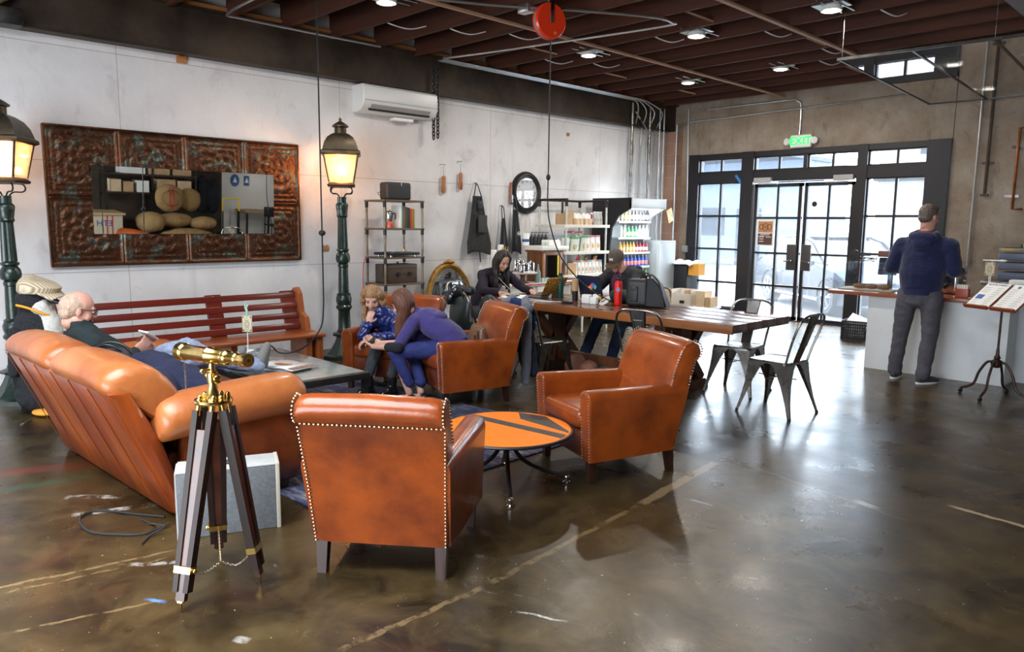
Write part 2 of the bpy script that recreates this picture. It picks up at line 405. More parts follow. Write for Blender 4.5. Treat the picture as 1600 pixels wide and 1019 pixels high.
L.new(cb.outputs[0], tb.inputs[0]); L.new(tb.outputs[0], n['Principled BSDF'].inputs['Base Color']); n['Principled BSDF'].inputs['Roughness'].default_value = .85
struct('trim_3', MB().box((-7.87, YF-.09, 1.6), (.26, .18, 3.2)), br)

# ceiling joists: each a timber of its own
JO = wood('red brown fir', (.085, .022, .009), (.03, .009, .004), axis=0, rough=.75, coat=0)
JL = thing
y = 4.73-.605*14
k = 0
jm = None
while y < YF-.1:
    if -2.1 < y < 1.2: y += .605; continue
    if jm is None:
        jm = MB().box((0, 0, 0), (10.3, .045, .27)).build('ceiling_joist', JO, smooth=False); jo = jm
    else:
        jo = jm.copy(); COL.objects.link(jo)
    jo.location = (-2.75, y, 3.762); tag(jo, kind='structure'); y += .605; k += 1
BR = wood('pale fir nailer', (.50, .30, .19), (.36, .2, .12), axis=1, rough=.6, coat=0)
for i, x in enumerate((-5.86, -3.86, -1.86)):
    struct('trim_%d' % (4+i), MB().box((x, 6.5, 3.615), (.05, 10.5, .022)), BR)
# short blocking boards nailed between joists
bl = None
for x, yy in ((-4.3, 10.0), (-2.6, 7.0), (-4.0, 8.3), (-6.9, 8.6), (-5.0, 5.0), (-6.9, 10.4), (-3.1, 10.4), (-6.6, 6.3), (-4.4, 6.6)):
    j = round((yy-4.73)/.605); yy = 4.73+.605*(j+.5)
    if bl is None:
        bl = MB().box((0, 0, 0), (.07, .56, .02)).build('blocking_board', BR, smooth=False); o = bl
    else: o = bl.copy(); COL.objects.link(o)
    o.location = (x, yy, 3.66); o.rotation_euler = (0, rad(25), 0); tag(o, 'short pale blocking board nailed between the ceiling joists', 'board', 'blocking boards between the ceiling joists')

# ------------------------------------------------------------------ glazed shop front
GL = glassmat('dimming window glass', (.72, .75, .78), .06, haze=.016, hcol=(.85, .92, 1))  # tint added to dim the outside; haze stands in for lens glare
FM = M['frame']
def bar(b, x0, x1, z0, z1, d=.09, y=None): b.box(((x0+x1)/2, YF+.04 if y is None else y, (z0+z1)/2), (x1-x0, d, z1-z0))
def window(name, x0, x1, z0, z1, xs, zs, mw=.035, edge=.02):
    root = thing(name, None, None, ((x0+x1)/2, YF, z0)); del_label(root)
    ox, oz = (x0+x1)/2, z0
    b = MB()
    for x in xs: bar(b, x-mw/2-ox, x+mw/2-ox, 0, z1-oz, .05, .04)
    for z in zs: bar(b, x0-ox, x1-ox, z-mw/2-oz, z+mw/2-oz, .045, .04)
    for (a, c, d, e) in ((x0, x0+edge, z0, z1), (x1-edge, x1, z0, z1), (x0, x1, z0, z0+edge), (x0, x1, z1-edge, z1)): bar(b, a-ox, c-ox, d-oz, e-oz, .07, .04)
    b.build('muntin_grid', FM, root, smooth=False)
    MB().box((0, .045, (z1-z0)/2), (x1-x0-.01, .008, z1-z0-.01)).build('glass_pane', GL, root, smooth=False)
    tag(root, kind='structure'); return root
def del_label(o):
    for k in ('label', 'category'):
        if k in o: del o[k]
b = MB()
for (x0, x1, z0, z1) in ((-7.56, -7.36, 0, 2.78), (-6.53, -6.31, 0, 2.78), (-4.62, -4.47, 0, 2.78), (-3.66, -3.36, 0, 2.78)): bar(b, x0, x1, z0, z1, .18)
for (x0, x1, z0, z1) in ((-7.36, -3.66, 2.69, 2.775), (-7.36, -3.66, 2.28, 2.46), (-5.46, -5.40, 2.45, 2.70), (-7.36, -6.53, 0, .12), (-4.47, -3.66, 0, .12), (-6.31, -4.62, -.0, .015)): bar(b, x0, x1, z0, z1, .15)
struct('trim_7', b, FM)
window('window_1', -7.36, -6.53, .12, 2.28, (-6.94,), (.56, 1.14, 1.71))
window('window_2', -4.47, -3.66, .12, 2.28, (-4.06,), (.56, 1.14, 1.71))
for i, (a, c) in enumerate(((-7.36, -6.53), (-6.31, -5.46), (-5.40, -4.62), (-4.47, -3.66))):
    window('window_%d' % (3+i), a, c, 2.46, 2.69, ((a+c)/2,), ())
for i, (a, c, hs) in enumerate(((-6.29, -5.47, 1), (-5.43, -4.64, -1))):
    d = window('door_%d' % (i+1), a, c, .015, 2.24, ((a+c)/2,), (.56, 1.10, 1.68), edge=.055)
    hx = hs*((c-a)/2-.07)
    p = MB().box((hx+hs*(-.03), -.02, 1.03), (.16, .05, .42), r=.006).build('lock_plate', mat('lock plate paint', (.06, .055, .055), rough=.4), d)
    h = MB(); h.cyl((hx, -.04, .98), (hx, -.10, .98), .012); h.tube([(hx, -.10, .98), (hx-hs*.12, -.105, .96)], .011); h.build('door_handle', M['chrome'], p)
    q = MB().box((-hs*.24, -.06, 2.28), (.3, .08, .085), r=.006).build('door_closer', mat('closer housing', (.42, .41, .39), rough=.4), d)
    a_ = MB(); a_.box((-hs*.14, -.09, 2.215), (.34, .02, .018)); a_.build('closer_arm', M['steel'], q)
MB().tube([(-5.85, YF-.05, 2.26), (-5.10, YF-.05, 2.26)], .009).build('door_stay_rod', M['steel'])
tag(bpy.data.objects['door_stay_rod'], kind='structure')

# ------------------------------------------------------------------ outside
struct('pavement', MB().box((-8, 32, -.06), (60, 40, .1)), mat('sunlit asphalt', (.2, .2, .205), (.17, .17, .175), scale=3, rough=.9))
BW = mat('pale blue stucco', (.17, .22, .30), (.14, .19, .27), scale=2, rough=.9)
bt = thing('building', 'pale blue building with an awning seen through the left shop windows', 'building', (-20, 27, 0))
MB().box((0, 2, 2.0), (15, 4, 4.0)).build('wall', BW, bt, smooth=False)
MB().box((0, -.1, 4.05), (15.2, 4.6, .15)).build('roof_edge', mat('grey roof edge', (.05, .06, .08), rough=.7), bt, smooth=False)
DB = mat('blue door paint', (.012, .02, .04), rough=.5)
for x in (-3.1, 2.1, 5.4):
    d = MB().box((x, -.03, 1.1), (1.0, .08, 2.2)).build('door', DB, bt, smooth=False)
    MB().box((x, -.09, 1.6), (.7, .04, .8)).build('pane', mat('dark pane', (.02, .03, .045), rough=.5, spec=.1), d, smooth=False)
for x in (-5.6, -.4, 3.8):
    d = MB().box((x, -.03, 1.7), (1.1, .08, 1.1)).build('window', DB, bt, smooth=False)
    MB().box((x, -.09, 1.7), (.9, .04, .9)).build('pane', MC['dark pane'], d, smooth=False)
a = MB(); a.add([(-4.6, 0, 2.7), (3.2, 0, 2.7), (3.2, -1, 2.4), (-4.6, -1, 2.4)], [(0, 1, 2, 3)]); o = a.build('awning', mat('slate awning', (.02, .03, .05), rough=.8), bt, smooth=False); solid(o, .05)
bt = thing('building', 'long white building behind the parked car beyond the doors', 'building', (-3.5, 30, 0))
MB().box((0, 2, 3), (15, 4, 6)).build('wall', mat('white stucco', (.40, .39, .37), rough=.9), bt, smooth=False)
MB().box((0, -.2, 3.4), (15, .5, .3)).build('ledge', mat('ledge', (.04, .037, .034), rough=.9), bt, smooth=False)
for x in (-5.5, -3.6, -1.5, .8, 3.2, 5):
    d = MB().box((x, -.05, 1.9), (.7, .1, 1.3)).build('window', mat('grey sash', (.03, .035, .04), rough=.5), bt, smooth=False)
    MB().box((x, -.12, 1.9), (.5, .04, 1.1)).build('pane', MC['dark pane'], d, smooth=False)
    d = MB().box((x, -.05, 4.7), (1.1, .1, 1.0)).build('window', MC['grey sash'], bt, smooth=False)

# parked car (dark sporty wagon), nose toward +X
def car(loc, rz):
    r = thing('car', 'dark parked car with silver five spoke wheels outside the glass doors', 'car', loc, rz)
    P = mat('car paint', (.006, .009, .016), rough=.35, spec=.25)
    Lh = [(-2.25, .35), (-2.28, .62), (-2.2, .86), (-1.9, .98), (-1.1, 1.0), (0, .98), (.95, .93), (1.7, .84), (2.15, .68), (2.28, .48), (2.25, .28), (1.78, .22), (-1.8, .22)]
    b = MB(); lo = []
    for yy, s, dz in ((-.90, .97, 0), (-.93, 1, 0), (-.86, 1.0, .03), (-.3, 1.01, .05), (.3, 1.01, .05), (.86, 1.0, .03), (.93, 1, 0), (.90, .97, 0)):
        lo.append([(x*s, yy, z+(dz if z > .8 else 0)) for x, z in Lh])
    b.loft(lo); b.build('body', P, r, ang=30)
    cab = [(-2.0, .95), (-1.75, 1.3), (-1.2, 1.45), (-.2, 1.47), (.35, 1.36), (1.05, .95)]
    b = MB(); b.loft([[(x*.98, -.80, z*.985) for x, z in cab], [(x, -.72, z) for x, z in cab], [(x, .72, z) for x, z in cab], [(x*.98, .80, z*.985) for x, z in cab]])
    c = b.build('cabin', mat('car glass', (.006, .01, .016), rough=.3, spec=.3), r, ang=30)
    for s in (-1, 1):
        b = MB()
        b.tube([(-2.0, s*.79, .97), (-1.72, s*.74, 1.31), (-1.2, s*.71, 1.46), (-.2, s*.71, 1.485), (.38, s*.73, 1.37), (1.1, s*.80, .95)], .03, 6)
        b.tube([(-.35, s*.73, 1.46), (-.35, s*.80, .97)], .03, 6); b.build('pillar', P, c)
    MB().box((-.7, 0, 1.47), (1.5, 1.3, .03), r=.01).build('roof', P, r)
    for s in (-1, 1):
        for x in (-1.38, 1.42):
            t = MB(); t.lathe([(.19, -.1), (.30, -.11), (.335, -.08), (.335, .08), (.30, .11), (.19, .1)], seg=28, M=Matrix.Translation((x, s*.84, .335)) @ Matrix.Rotation(rad(90), 4, 'X'))
            w_ = t.build('wheel', M['rubber'], r)
            h = MB()
            h.tube([(x+cos(a)*.21, s*.94, .335+sin(a)*.21) for a in [2*pi*i/24 for i in range(24)]], .018, 6, closed=True)
            for k in range(5):
                a = 2*pi*k/5+.3
                for da in (-.13, .13): h.tube([(x, s*.95, .335), (x+cos(a+da)*.2, s*.94, .335+sin(a+da)*.2)], .017, 6)
            h.ball((x, s*.95, .335), (.04, .02, .04)); h.build('rim', mat('alloy', (.30, .31, .33), rough=.4, metal=.5), w_)
            ar = MB(); ar.tube([(x+cos(a)*.38, s*.935, .335+sin(a)*.38) for a in [pi*i/14 for i in range(15)]], .02, 6); ar.build('wheel_arch', M['rubber'], r)
    MB().box((0, -.93, .27), (2.1, .04, .05), r=.01).build('side_skirt', mat('trim chrome', (.7, .72, .76), rough=.2, metal=.9), r)
    MB().box((.1, -.945, .70), (.16, .02, .03), r=.005).build('door_grip', MC['trim chrome'], r); MB().box((-.8, -.945, .72), (.16, .02, .03), r=.005).build('door_grip', MC['trim chrome'], r)
    MB().ball((2.03, -.72, .62), (.2, .16, .09)).build('headlamp', mat('headlamp', (.8, .85, .9), rough=.05), r)
    MB().ball((.75, -.98, .98), (.1, .08, .07)).build('wing_mirror', P, r)
    return r
car((-5.95, 14.6, -.01), -41).scale = (.92, .92, .92)

# ------------------------------------------------------------------ nail-trimmed leather club chairs
def arch(x0, x1, z0, zt, r, n=8):
    """closed outline in (x,z): upright slab with a fully rounded top"""
    pts = [(x0, z0), (x1, z0)]
    cx, rr = (x0+x1)/2, (x1-x0)/2
    for k in range(n+1):
        a = pi*k/n; pts.append((cx+cos(a)*rr, zt-rr*r+sin(a)*rr*r))
    return pts
def nails(b, pts, step=.018, r=.0055, nrm=(0, 1, 0)):
    pts = [Vector(p) for p in pts]; acc = 0
    for p, q in zip(pts, pts[1:]):
        d = (q-p).length; t = acc
        while t < d:
            b.ball(p+(q-p)*t/d, r, 6, 4); t += step
        acc = t-d
def club_chair(label):
    r = thing('leather_armchair', label, 'armchair', group=None)
    L1 = M['leather']
    # back: side profile swept across the width, scroll top rolling to the rear
    prof = [(-.20, .36), (-.235, .50), (-.285, .66), (-.335, .775), (-.37, .82), (-.42, .835), (-.465, .815), (-.485, .775), (-.47, .735), (-.435, .715), (-.405, .60), (-.36, .40), (-.315, .145), (-.20, .145)]
    b = MB(); lo = []
    cy, cz = -.35, .5
    for x, s in ((-.315, .0), (-.308, .55), (-.29, .85), (-.255, 1), (0, 1), (.255, 1), (.29, .85), (.308, .55), (.315, .0)):
        k = (1-s)*.022
        row = []
        for (yy, zz) in prof:
            d = Vector((yy-cy, zz-cz)); l = d.length; d *= max(0, (l-k))/l
            row.append((x*(1 if zz > .5 else .93+.07*zz/.5), cy+d.x, cz+d.y+(.012*max(0, 1-abs(x)/.31)**.5 if zz > .7 else 0)))
        lo.append(row)
    b.loft(lo); b.build('backrest', L1, r, ang=50)
    # arms
    for s in (-1, 1):
        b = MB(); lo = []
        st = [(.345, .93), (.342, .97), (.33, 1), (.1, 1), (-.15, 1.0), (-.33, 1.0), (-.40, .98)]
        for yy, sc in st:
            zt = .575-.015*max(0, (.33-yy))
            x0, x1 = .245, .355
            m = (x0+x1)/2; hw = (x1-x0)/2*sc
            zb = .145; 
            row = []
            for (x, z) in arch(m-hw, m+hw, zb, zt-(1-sc)*.06, 1.0):
                bulge = .012 if z > zt-.1 else 0
                yy2 = yy
                if yy < -.2: yy2 = yy + (.575-z)*.24*(1 if yy < -.3 else .4)
                if yy > .3: yy2 = yy - (.575-z)*.05
                tp = 1-.13*max(0, min(1, (.33-yy)/.7))*(1-.25*z)
                row.append((s*(x*tp+(bulge if x > m else -bulge*.4)), yy2, z))
            lo.append(row)
        b.loft(lo); arm = b.build('armrest', L1, r, ang=50)
        b = MB()
        for ix, ox in ((.256, .344),):
            pts = [(s*ox, .325, .15), (s*ox, .341, .5)]+[(s*(.30+cos(a)*.048), .345, .52+sin(a)*.042) for a in [pi*i/8 for i in range(9)]]+[(s*ix, .341, .5), (s*ix, .325, .15)]
            nails(b, pts)
        b.build('nailhead_trim', M['nail'], arm)
    b = MB()
    for s in (-1, 1):
        nails(b, [(s*.292, -.318, .15), (s*.30, -.365, .40), (s*.31, -.412, .60), (s*.315, -.44, .712), (s*.316, -.475, .735), (s*.316, -.488, .775), (s*.316, -.465, .82), (s*.316, -.42, .838), (s*.316, -.36, .81), (s*.316, -.32, .74), (s*.315, -.27, .60)])
    nails(b, [(-.30, -.441, .712), (.30, -.441, .712)], .02)
    b.build('nailhead_trim', M['nail'], bpy.data.objects[r.children[0].name] if False else [c for c in kids(r) if c.name.startswith('backrest')][-1])
    MB().box((0, .02, .235), (.50, .60, .18), r=.012).build('seat_base', M['leatherdk'], r)
    b = MB(); b.box((0, .06, .375), (.485, .58, .125), r=.045, seg=5)
    for v in b.bm.verts:
        if v.co.z > .38: v.co.z += .03*math.exp(-(v.co.x**2+(v.co.y-.05)**2)/.04)
    b.build('seat_cushion', L1, r)
    for x, y, t in ((.30, .285, 0), (-.30, .285, 0), (.268, -.285, -.02), (-.268, -.285, -.02)):
        b = MB(); b.loft([[(x+a*.02, y+t+c*.02, 0) for a, c in ((-1, -1), (1, -1), (1, 1), (-1, 1))], [(x+a*.026, y+c*.026, .15) for a, c in ((-1, -1), (1, -1), (1, 1), (-1, 1))]])
        b.build('leg', M['darkwood'], r, smooth=False)
    return r
chA = club_chair('brown leather club chair with its studded back toward us, nearest the viewer')
chA.location = (-2.825, 2.005, 0); chA.rotation_euler = (0, 0, rad(39.3))
dup(chA, (-2.938, 3.729, 0), 159.5, 'empty brown leather club chair right of the round orange table, beside the metal chairs')
dup(chA, (-4.95, 4.21, 0), 163, 'leather club chair with a brown bag on it, where the woman in purple blue sits')
dup(chA, (-5.77, 4.06, 0), 205, 'leather club chair at the bench end, where the girl in the navy puffer jacket sits')

# ------------------------------------------------------------------ sofa
def sofa():
    r = thing('leather_sofa', 'worn tan leather sofa seen from behind, leaning back with a fat rolled arm', 'sofa', (-4.76, 1.62, 0), 3)
    LT = mat('tan worn leather', (.42, .13, .035), (.24, .05, .010), scale=2.6, rough=.4, coat=.25, bump=.12, bscale=30, rvar=.1, sharp=(.4, .75))
    LP = mat('orange back leather', (.36, .075, .008), (.17, .026, .004), scale=1.2, rough=.38, coat=.25, bump=.06, bscale=30, rvar=.08, stretch=(3.2, 1, .5))
    W = .90
    # outer back: upholstered panels leaning to the rear
    b = MB(); lo = []
    pr = [(-.34, .03), (-.41, .22), (-.53, .50), (-.62, .70), (-.60, .73), (-.50, .72), (-.36, .42), (-.24, .03)]
    for i in range(25):
        x = -W+2*W*i/24; seam = 0
        e = .03 if i in (0, 24) else 0
        lo.append([(x, yy+(seam if j < 4 else 0)+(e if j < 4 else -e), zz-(e*.5 if 2 < j < 6 else 0)) for j, (yy, zz) in enumerate(pr)])
    b.loft(lo); b.build('back_panel', LP, r, ang=70)
    b = MB()
    for i in range(7):
        x = -W+2*W*i/6
        b.tube([(x*.995, -.345, .05), (x*.995, -.414, .22), (x*.995, -.534, .50), (x*.995, -.623, .70)], .0025, 5)
    b.build('seam_piping', LP, r)
    # two fat back cushions rolling over the top
    for s in (-1, 1):
        b = MB(); lo = []
        pr = [(-.62, .685), (-.655, .735), (-.64, .79), (-.57, .835), (-.47, .845), (-.37, .81), (-.27, .70), (-.20, .54), (-.19, .42), (-.30, .40), (-.45, .60)]
        c = Vector((-.43, .66))
        N = 14
        for i in range(N+1):
            t = i/N; x = s*(.005+t*(W-.01)); e = min(t, 1-t); k = 1-.16*max(0, 1-e/.10)**2
            puff = .020*sin(pi*t)
            lo.append([(x, c.x+(yy-c.x)*k, c.y+(zz-c.y)*k+(puff if zz > .7 else 0)) for yy, zz in pr])
        b.loft(lo); o = b.build('back_cushion', LT, r, ang=80); subs(o)
    # arms: rolled
    for s in (-1, 1):
        b = MB(); lo = []
        for yy, k, dz in ((-.42, .82, -.03), (-.36, .96, -.015), (-.25, 1, 0), (.05, 1, .01), (.28, 1.02, .015), (.37, .98, .01), (.405, .86, 0), (.415, .6, -.0)):
            row = []; cx = W-.10
            for q in range(16):
                a = 2*pi*q/16-.5*pi
                x = cos(a)*.155*k; z = sin(a)*.125*k
                row.append((s*(cx+.05+x), yy, .555+dz+z))
            lo.append(row)
        b.loft(lo); o = b.build('rolled_arm', LT, r, ang=80); subs(o)
        b = MB(); lo = []
        for yy, x0, x1 in ((-.30, W-.20, W-.02), (-.1, W-.20, W+.0), (.3, W-.20, W+.05), (.375, W-.18, W+.045), (.39, W-.15, W+.02)):
            f = .1*max(0, -yy-.1)
            lo.append([(s*x0, yy, .05), (s*(x1-.02), yy-.0, .05), (s*(x1+.03), yy-.0, .14), (s*(x1+.03), yy, .22), (s*(x1-.02), yy-f, .38), (s*(x1-.02), yy-f*1.3, .50), (s*x0, yy, .50)])
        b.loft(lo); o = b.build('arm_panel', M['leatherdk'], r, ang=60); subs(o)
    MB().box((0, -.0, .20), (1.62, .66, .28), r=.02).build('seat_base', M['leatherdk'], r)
    for s in (-1, 1):
        b = MB().box((s*.37, .06, .38), (.735, .66, .17), r=.06, seg=5); b.build('seat_cushion', LT, r)
    for x in (-.86, .86):
        for y in (-.27, .3): MB().cyl((x, y, 0), (x, y, .08), .025, .035).build('leg', M['darkwood'], r)
    return r
sofa()

# ------------------------------------------------------------------ rug
def rug():
    m = bpy.data.materials.new('distressed blue rug'); m.use_nodes = True; n = m.node_tree.nodes; L = m.node_tree.links; b = n['Principled BSDF']
    b.inputs['Roughness'].default_value = .95
    tc = n.new('ShaderNodeTexCoord'); mp = n.new('ShaderNodeMapping'); mp.inputs['Scale'].default_value = (1, 4, 1); L.new(tc.outputs['Object'], mp.inputs[0])
    a = n.new('ShaderNodeTexNoise'); a.inputs['Scale'].default_value = 4; a.inputs['Detail'].default_value = 9; a.inputs['Roughness'].default_value = .75; L.new(mp.outputs[0], a.inputs[0])
    cr = n.new('ShaderNodeValToRGB'); cr.color_ramp.elements[0].position = .40; cr.color_ramp.elements[0].color = (.012, .018, .055, 1)
    cr.color_ramp.elements[1].position = .62; cr.color_ramp.elements[1].color = (.30, .26, .24, 1)
    e = cr.color_ramp.elements.new(.5); e.color = (.055, .065, .13, 1); L.new(a.outputs[0], cr.inputs[0])
    vo = n.new('ShaderNodeTexVoronoi'); vo.inputs['Scale'].default_value = 2.2; L.new(tc.outputs['Object'], vo.inputs[0])
    mx = n.new('ShaderNodeMix'); mx.data_type = 'RGBA'; mr = n.new('ShaderNodeMapRange'); mr.inputs[1].default_value = .3; mr.inputs[2].default_value = .6; mr.inputs[4].default_value = .45
    L.new(vo.outputs[0], mr.inputs[0]); L.new(mr.outputs[0], mx.inputs[0]); L.new(cr.outputs[0], mx.inputs[6]); mx.inputs[7].default_value = (.018, .02, .045, 1)
    L.new(mx.outputs[2], b.inputs['Base Color'])
    bb = MB(); bb.box((0, 0, .006), (3.0, 2.2, .012), r=.004)
    o = bb.build('rug', m); o.location = (-4.86, 2.97, 0); o.rotation_euler = (0, 0, rad(2))
    tag(o, 'distressed blue and beige rug under the coffee table and the seats', 'rug')
rug()

# ------------------------------------------------------------------ low glass-and-steel coffee table
ct = thing('coffee_table', 'low black framed coffee table with a grey stone top in the seating group', 'table', (-5.42, 2.70, .012), 0)
b = MB(); b.box((0, 0, .385), (1.42, .78, .05), r=.003)
b.build('frame', M['blackmetal'], ct)
b = MB(); b.box((0, 0, .413), (1.36, .72, .012), r=.002)
b.build('table_top', mat('grey slate', (.28, .30, .28), (.20, .22, .21), scale=3, rough=.12, rvar=.05), ct)
for x in (-.68, .68):
    for y in (-.36, .36): MB().box((x, y, .18), (.04, .04, .36)).build('leg', M['blackmetal'], ct)

# ------------------------------------------------------------------ round orange table
STRA = 22
rt = thing('round_table', 'round bright orange table with dark stripes, between two club chairs', 'table', (-3.10, 2.98, 0), -15); rt.scale = (1.06, 1.06, .825)
OR = mat('orange laminate', (.95, .22, .006), (.88, .19, .005), scale=20, rough=.4, spec=.3)
b = MB(); b.lathe([(.30, .397), (.36, .402), (.365, .41), (.36, .418), (.30, .419)], seg=56); b.build('table_top', [OR], rt)
b = MB(); b.tube([(cos(a)*.366, sin(a)*.366, .407) for a in [2*pi*i/56 for i in range(56)]], .0115, 6, closed=True); b.build('edge_band', M['black'], rt)
SP = mat('charcoal stripe paint', (.035, .03, .028), (.06, .05, .045), scale=30, rough=.4)
def clipdisc(poly, R=.352):
    out = []
    for i in range(len(poly)):
        p, q = Vector(poly[i]), Vector(poly[(i+1) % len(poly)])
        for k in range(12):
            v = p+(q-p)*k/12
            if v.length > R: v = v.normalized()*R
            out.append((v.x, v.y))
    return out
def stripe(poly, ang):
    b = MB(); b.prism(clipdisc(poly), .0012, M=Matrix.Translation((0, 0, .4188)) @ Matrix.Rotation(rad(ang), 4, 'Z')); return b.build('painted_stripe', SP, rt, smooth=False)
stripe([(-.5, .03), (.5, .03), (.5, .10), (-.5, .10)], STRA)
stripe([(-.16, .31), (-.06, .20), (.33, .14), (.30, .17), (.02, .34)], STRA)
b = MB(); b.cyl((0, 0, .32), (0, 0, .398), .03, .09); b.build('hub', M['blackmetal'], rt)
for k in range(4):
    a = rad(45+90*k+20)
    b = MB(); b.tube(bez([(cos(a)*.03, sin(a)*.03, .36), (cos(a)*.05, sin(a)*.05, .25), (cos(a)*.14, sin(a)*.14, .14), (cos(a)*.34, sin(a)*.34, .045)], 6), .013, 8); l = b.build('leg', M['blackmetal'], rt)
    b = MB(); b.lathe([(.022, 0), (.024, .008), (.012, .016), (.012, .03), (.018, .05), (.014, .06)], c=(cos(a)*.345, sin(a)*.345, 0), seg=12); b.build('foot_glide', M['chrome'], l)

# ------------------------------------------------------------------ metal cafe chairs
def cafe_chair(label):
    r = thing('metal_cafe_chair', label, 'chair', group='gunmetal cafe chairs around the long table')
    S = M['steel']
    b = MB(); lo = []
    for z, s, rr in ((.43, 1, .04), (.445, 1.0, .05), (.452, .96, .05), (.447, .86, .05)):
        lo.append(rrect(.185*s, .182*s, rr, z))
    b.loft(lo); b.build('seat', S, r)
    def leg(sx, sy, sp=.058):
        top = Vector((sx*.165, sy*.162, .43)); ft = Vector((sx*.225, sy*(.225+(.02 if sy < 0 else 0)), 0))
        b = MB(); lo = []
        for t in (0, .08, .2, .4, .7, .95, 1):
            p = top.lerp(ft, t); p.z = .43*(1-t); o = .012*sin(t*pi)
            wd = .095*(1-t)**2.4+.022+.018*(1-t); 
            # an L-shaped pressed leg: outer corner plus two wings, given a small thickness
            c = Vector((p.x+sx*(.012-o), p.y+sy*(.012-o), p.z))
            if t < .08: wd = .15
            tk = .006
            lo.append([(c.x, c.y, c.z), (c.x-sx*wd, c.y, c.z), (c.x-sx*wd, c.y-sy*tk, c.z), (c.x-sx*.012, c.y-sy*.012, c.z), (c.x-sx*tk, c.y-sy*wd, c.z), (c.x, c.y-sy*wd, c.z)])
        b.loft(lo); l = b.build('leg', S, r, ang=35)
        MB().cyl((ft.x+sx*.002, ft.y+sy*.002, 0), (ft.x, ft.y, .02), .014, .012, 10).build('foot_cap', M['rubber'], l)
    for sx in (-1, 1):
        for sy in (-1, 1): leg(sx, sy)
    b = MB()
    b.tube([(-.17, 0, .30), (.17, 0, .30)], .005, 6); b.tube([(0, -.17, .30), (0, .17, .30)], .005, 6); b.build('cross_brace', S, r)
    H = [(-.172, -.15, .40), (-.185, -.19, .55), (-.20, -.24, .70), (-.19, -.275, .79), (-.13, -.295, .84), (0, -.30, .85), (.13, -.295, .84), (.19, -.275, .79), (.20, -.24, .70), (.185, -.19, .55), (.172, -.15, .40)]
    b = MB(); b.tube(bez(H, 5), .0105, 8); b.build('back_hoop', S, r)
    b = MB(); lo = []
    for z, y, hw in ((.44, -.165, .045), (.55, -.205, .05), (.68, -.25, .058), (.80, -.292, .07), (.845, -.303, .075)):
        lo.append([(-hw, y+.010, z), (-hw*.8, y, z), (hw*.8, y, z), (hw, y+.010, z), (hw, y+.014, z), (hw*.8, y+.005, z), (-hw*.8, y+.005, z), (-hw, y+.014, z)])
    b.loft(lo); sp = b.build('back_splat', S, r, ang=25)
    b = MB(); b.tube([(-.028, -.222, .58), (.028, -.222, .58), (.038, -.28, .76), (-.038, -.28, .76)], .003, 5, closed=True); b.build('embossed_line', S, sp)
    return r
def rrect(hx, hy, r, z, n=4):
    out = []
    for cx, cy, a0 in ((hx-r, hy-r, 0), (-hx+r, hy-r, 90), (-hx+r, -hy+r, 180), (hx-r, -hy+r, 270)):
        for k in range(n+1):
            a = rad(a0+90*k/n); out.append((cx+cos(a)*r, cy+sin(a)*r, z))
    return out
m1 = cafe_chair('gunmetal cafe chair turned sideways off the near table end, rightmost of all chairs')
m1.location = (-2.843, 5.879, 0); m1.rotation_euler = (0, 0, rad(87))
dup(m1, (-3.44, 6.30, 0), 186, 'gunmetal cafe chair tucked behind the right end of the long table, back to the doors')
dup(m1, (-3.74, 5.30, 0), 14, 'gunmetal cafe chair at the long table just behind the empty armchair')
dup(m1, (-4.85, 5.14, 0), -8, 'gunmetal cafe chair with the navy and grey jacket hung over its back')
dup(m1, (-5.70, 5.20, 0), -25, 'gunmetal cafe chair with the dark tote bags hung on its back')
dup(m1, (-4.93, 6.80, 0), 176, 'gunmetal cafe chair the man in the grey cap sits on')
wc = dup(m1, (-6.62, 5.82, 0), -78, 'cafe chair behind the black haired woman at the left table end')

# ------------------------------------------------------------------ long plank table
tb = thing('long_wood_table', 'long thick plank dining table with trestle legs behind the armchairs', 'table', (-4.53, 5.91, 0), 0)
TW = wood('warm brown planks', (.16, .055, .02), (.07, .022, .009), axis=0, scale=7, rough=.22, coat=.3, bump=.2)
for k in range(4):
    MB().box((0, -.375+.25*k, .715), (3.02, .2485, .07), r=.004).build('plank', TW, tb)
MB().box((0, -.495, .712), (3.03, .02, .074), r=.004).build('edge_board', wood('orange brown edge grain', (.32, .11, .03), (.17, .05, .013), axis=0, scale=12, rough=.4), tb)
TL = wood('trestle timber', (.15, .05, .018), (.07, .022, .009), axis=2, scale=9, rough=.5)
def trestle(x):
    t = MB().box((x, 0, .38), (.11, .16, .60)).build('trestle_post', TL, tb, smooth=False)
    b = MB(); b.box((x, 0, .64), (.12, .72, .08), r=.01); b.build('top_rail', TL, t)
    b = MB(); b.prism([(-.40, 0), (.40, 0), (.40, .05), (.34, .09), (-.34, .09), (-.40, .05)], .12, M=FR((x-.06, 0, 0), (0, 1, 0), (0, 0, 1))); b.build('foot_rail', TL, t, smooth=False)
    for s in (-1, 1):
        b = MB(); b.box((x, s*.19, .48), (.09, .08, .42), rot=(s*-42, 0, 0)); b.build('knee_brace', TL, t, smooth=False)
        b = MB(); b.box((x, s*.19, .24), (.09, .08, .40), rot=(s*42, 0, 0)); b.build('knee_brace', TL, t, smooth=False)
trestle(.72); trestle(-.85)
MB().box((-.065, 0, .16), (1.5, .07, .10)).build('stretcher', TL, tb, smooth=False)

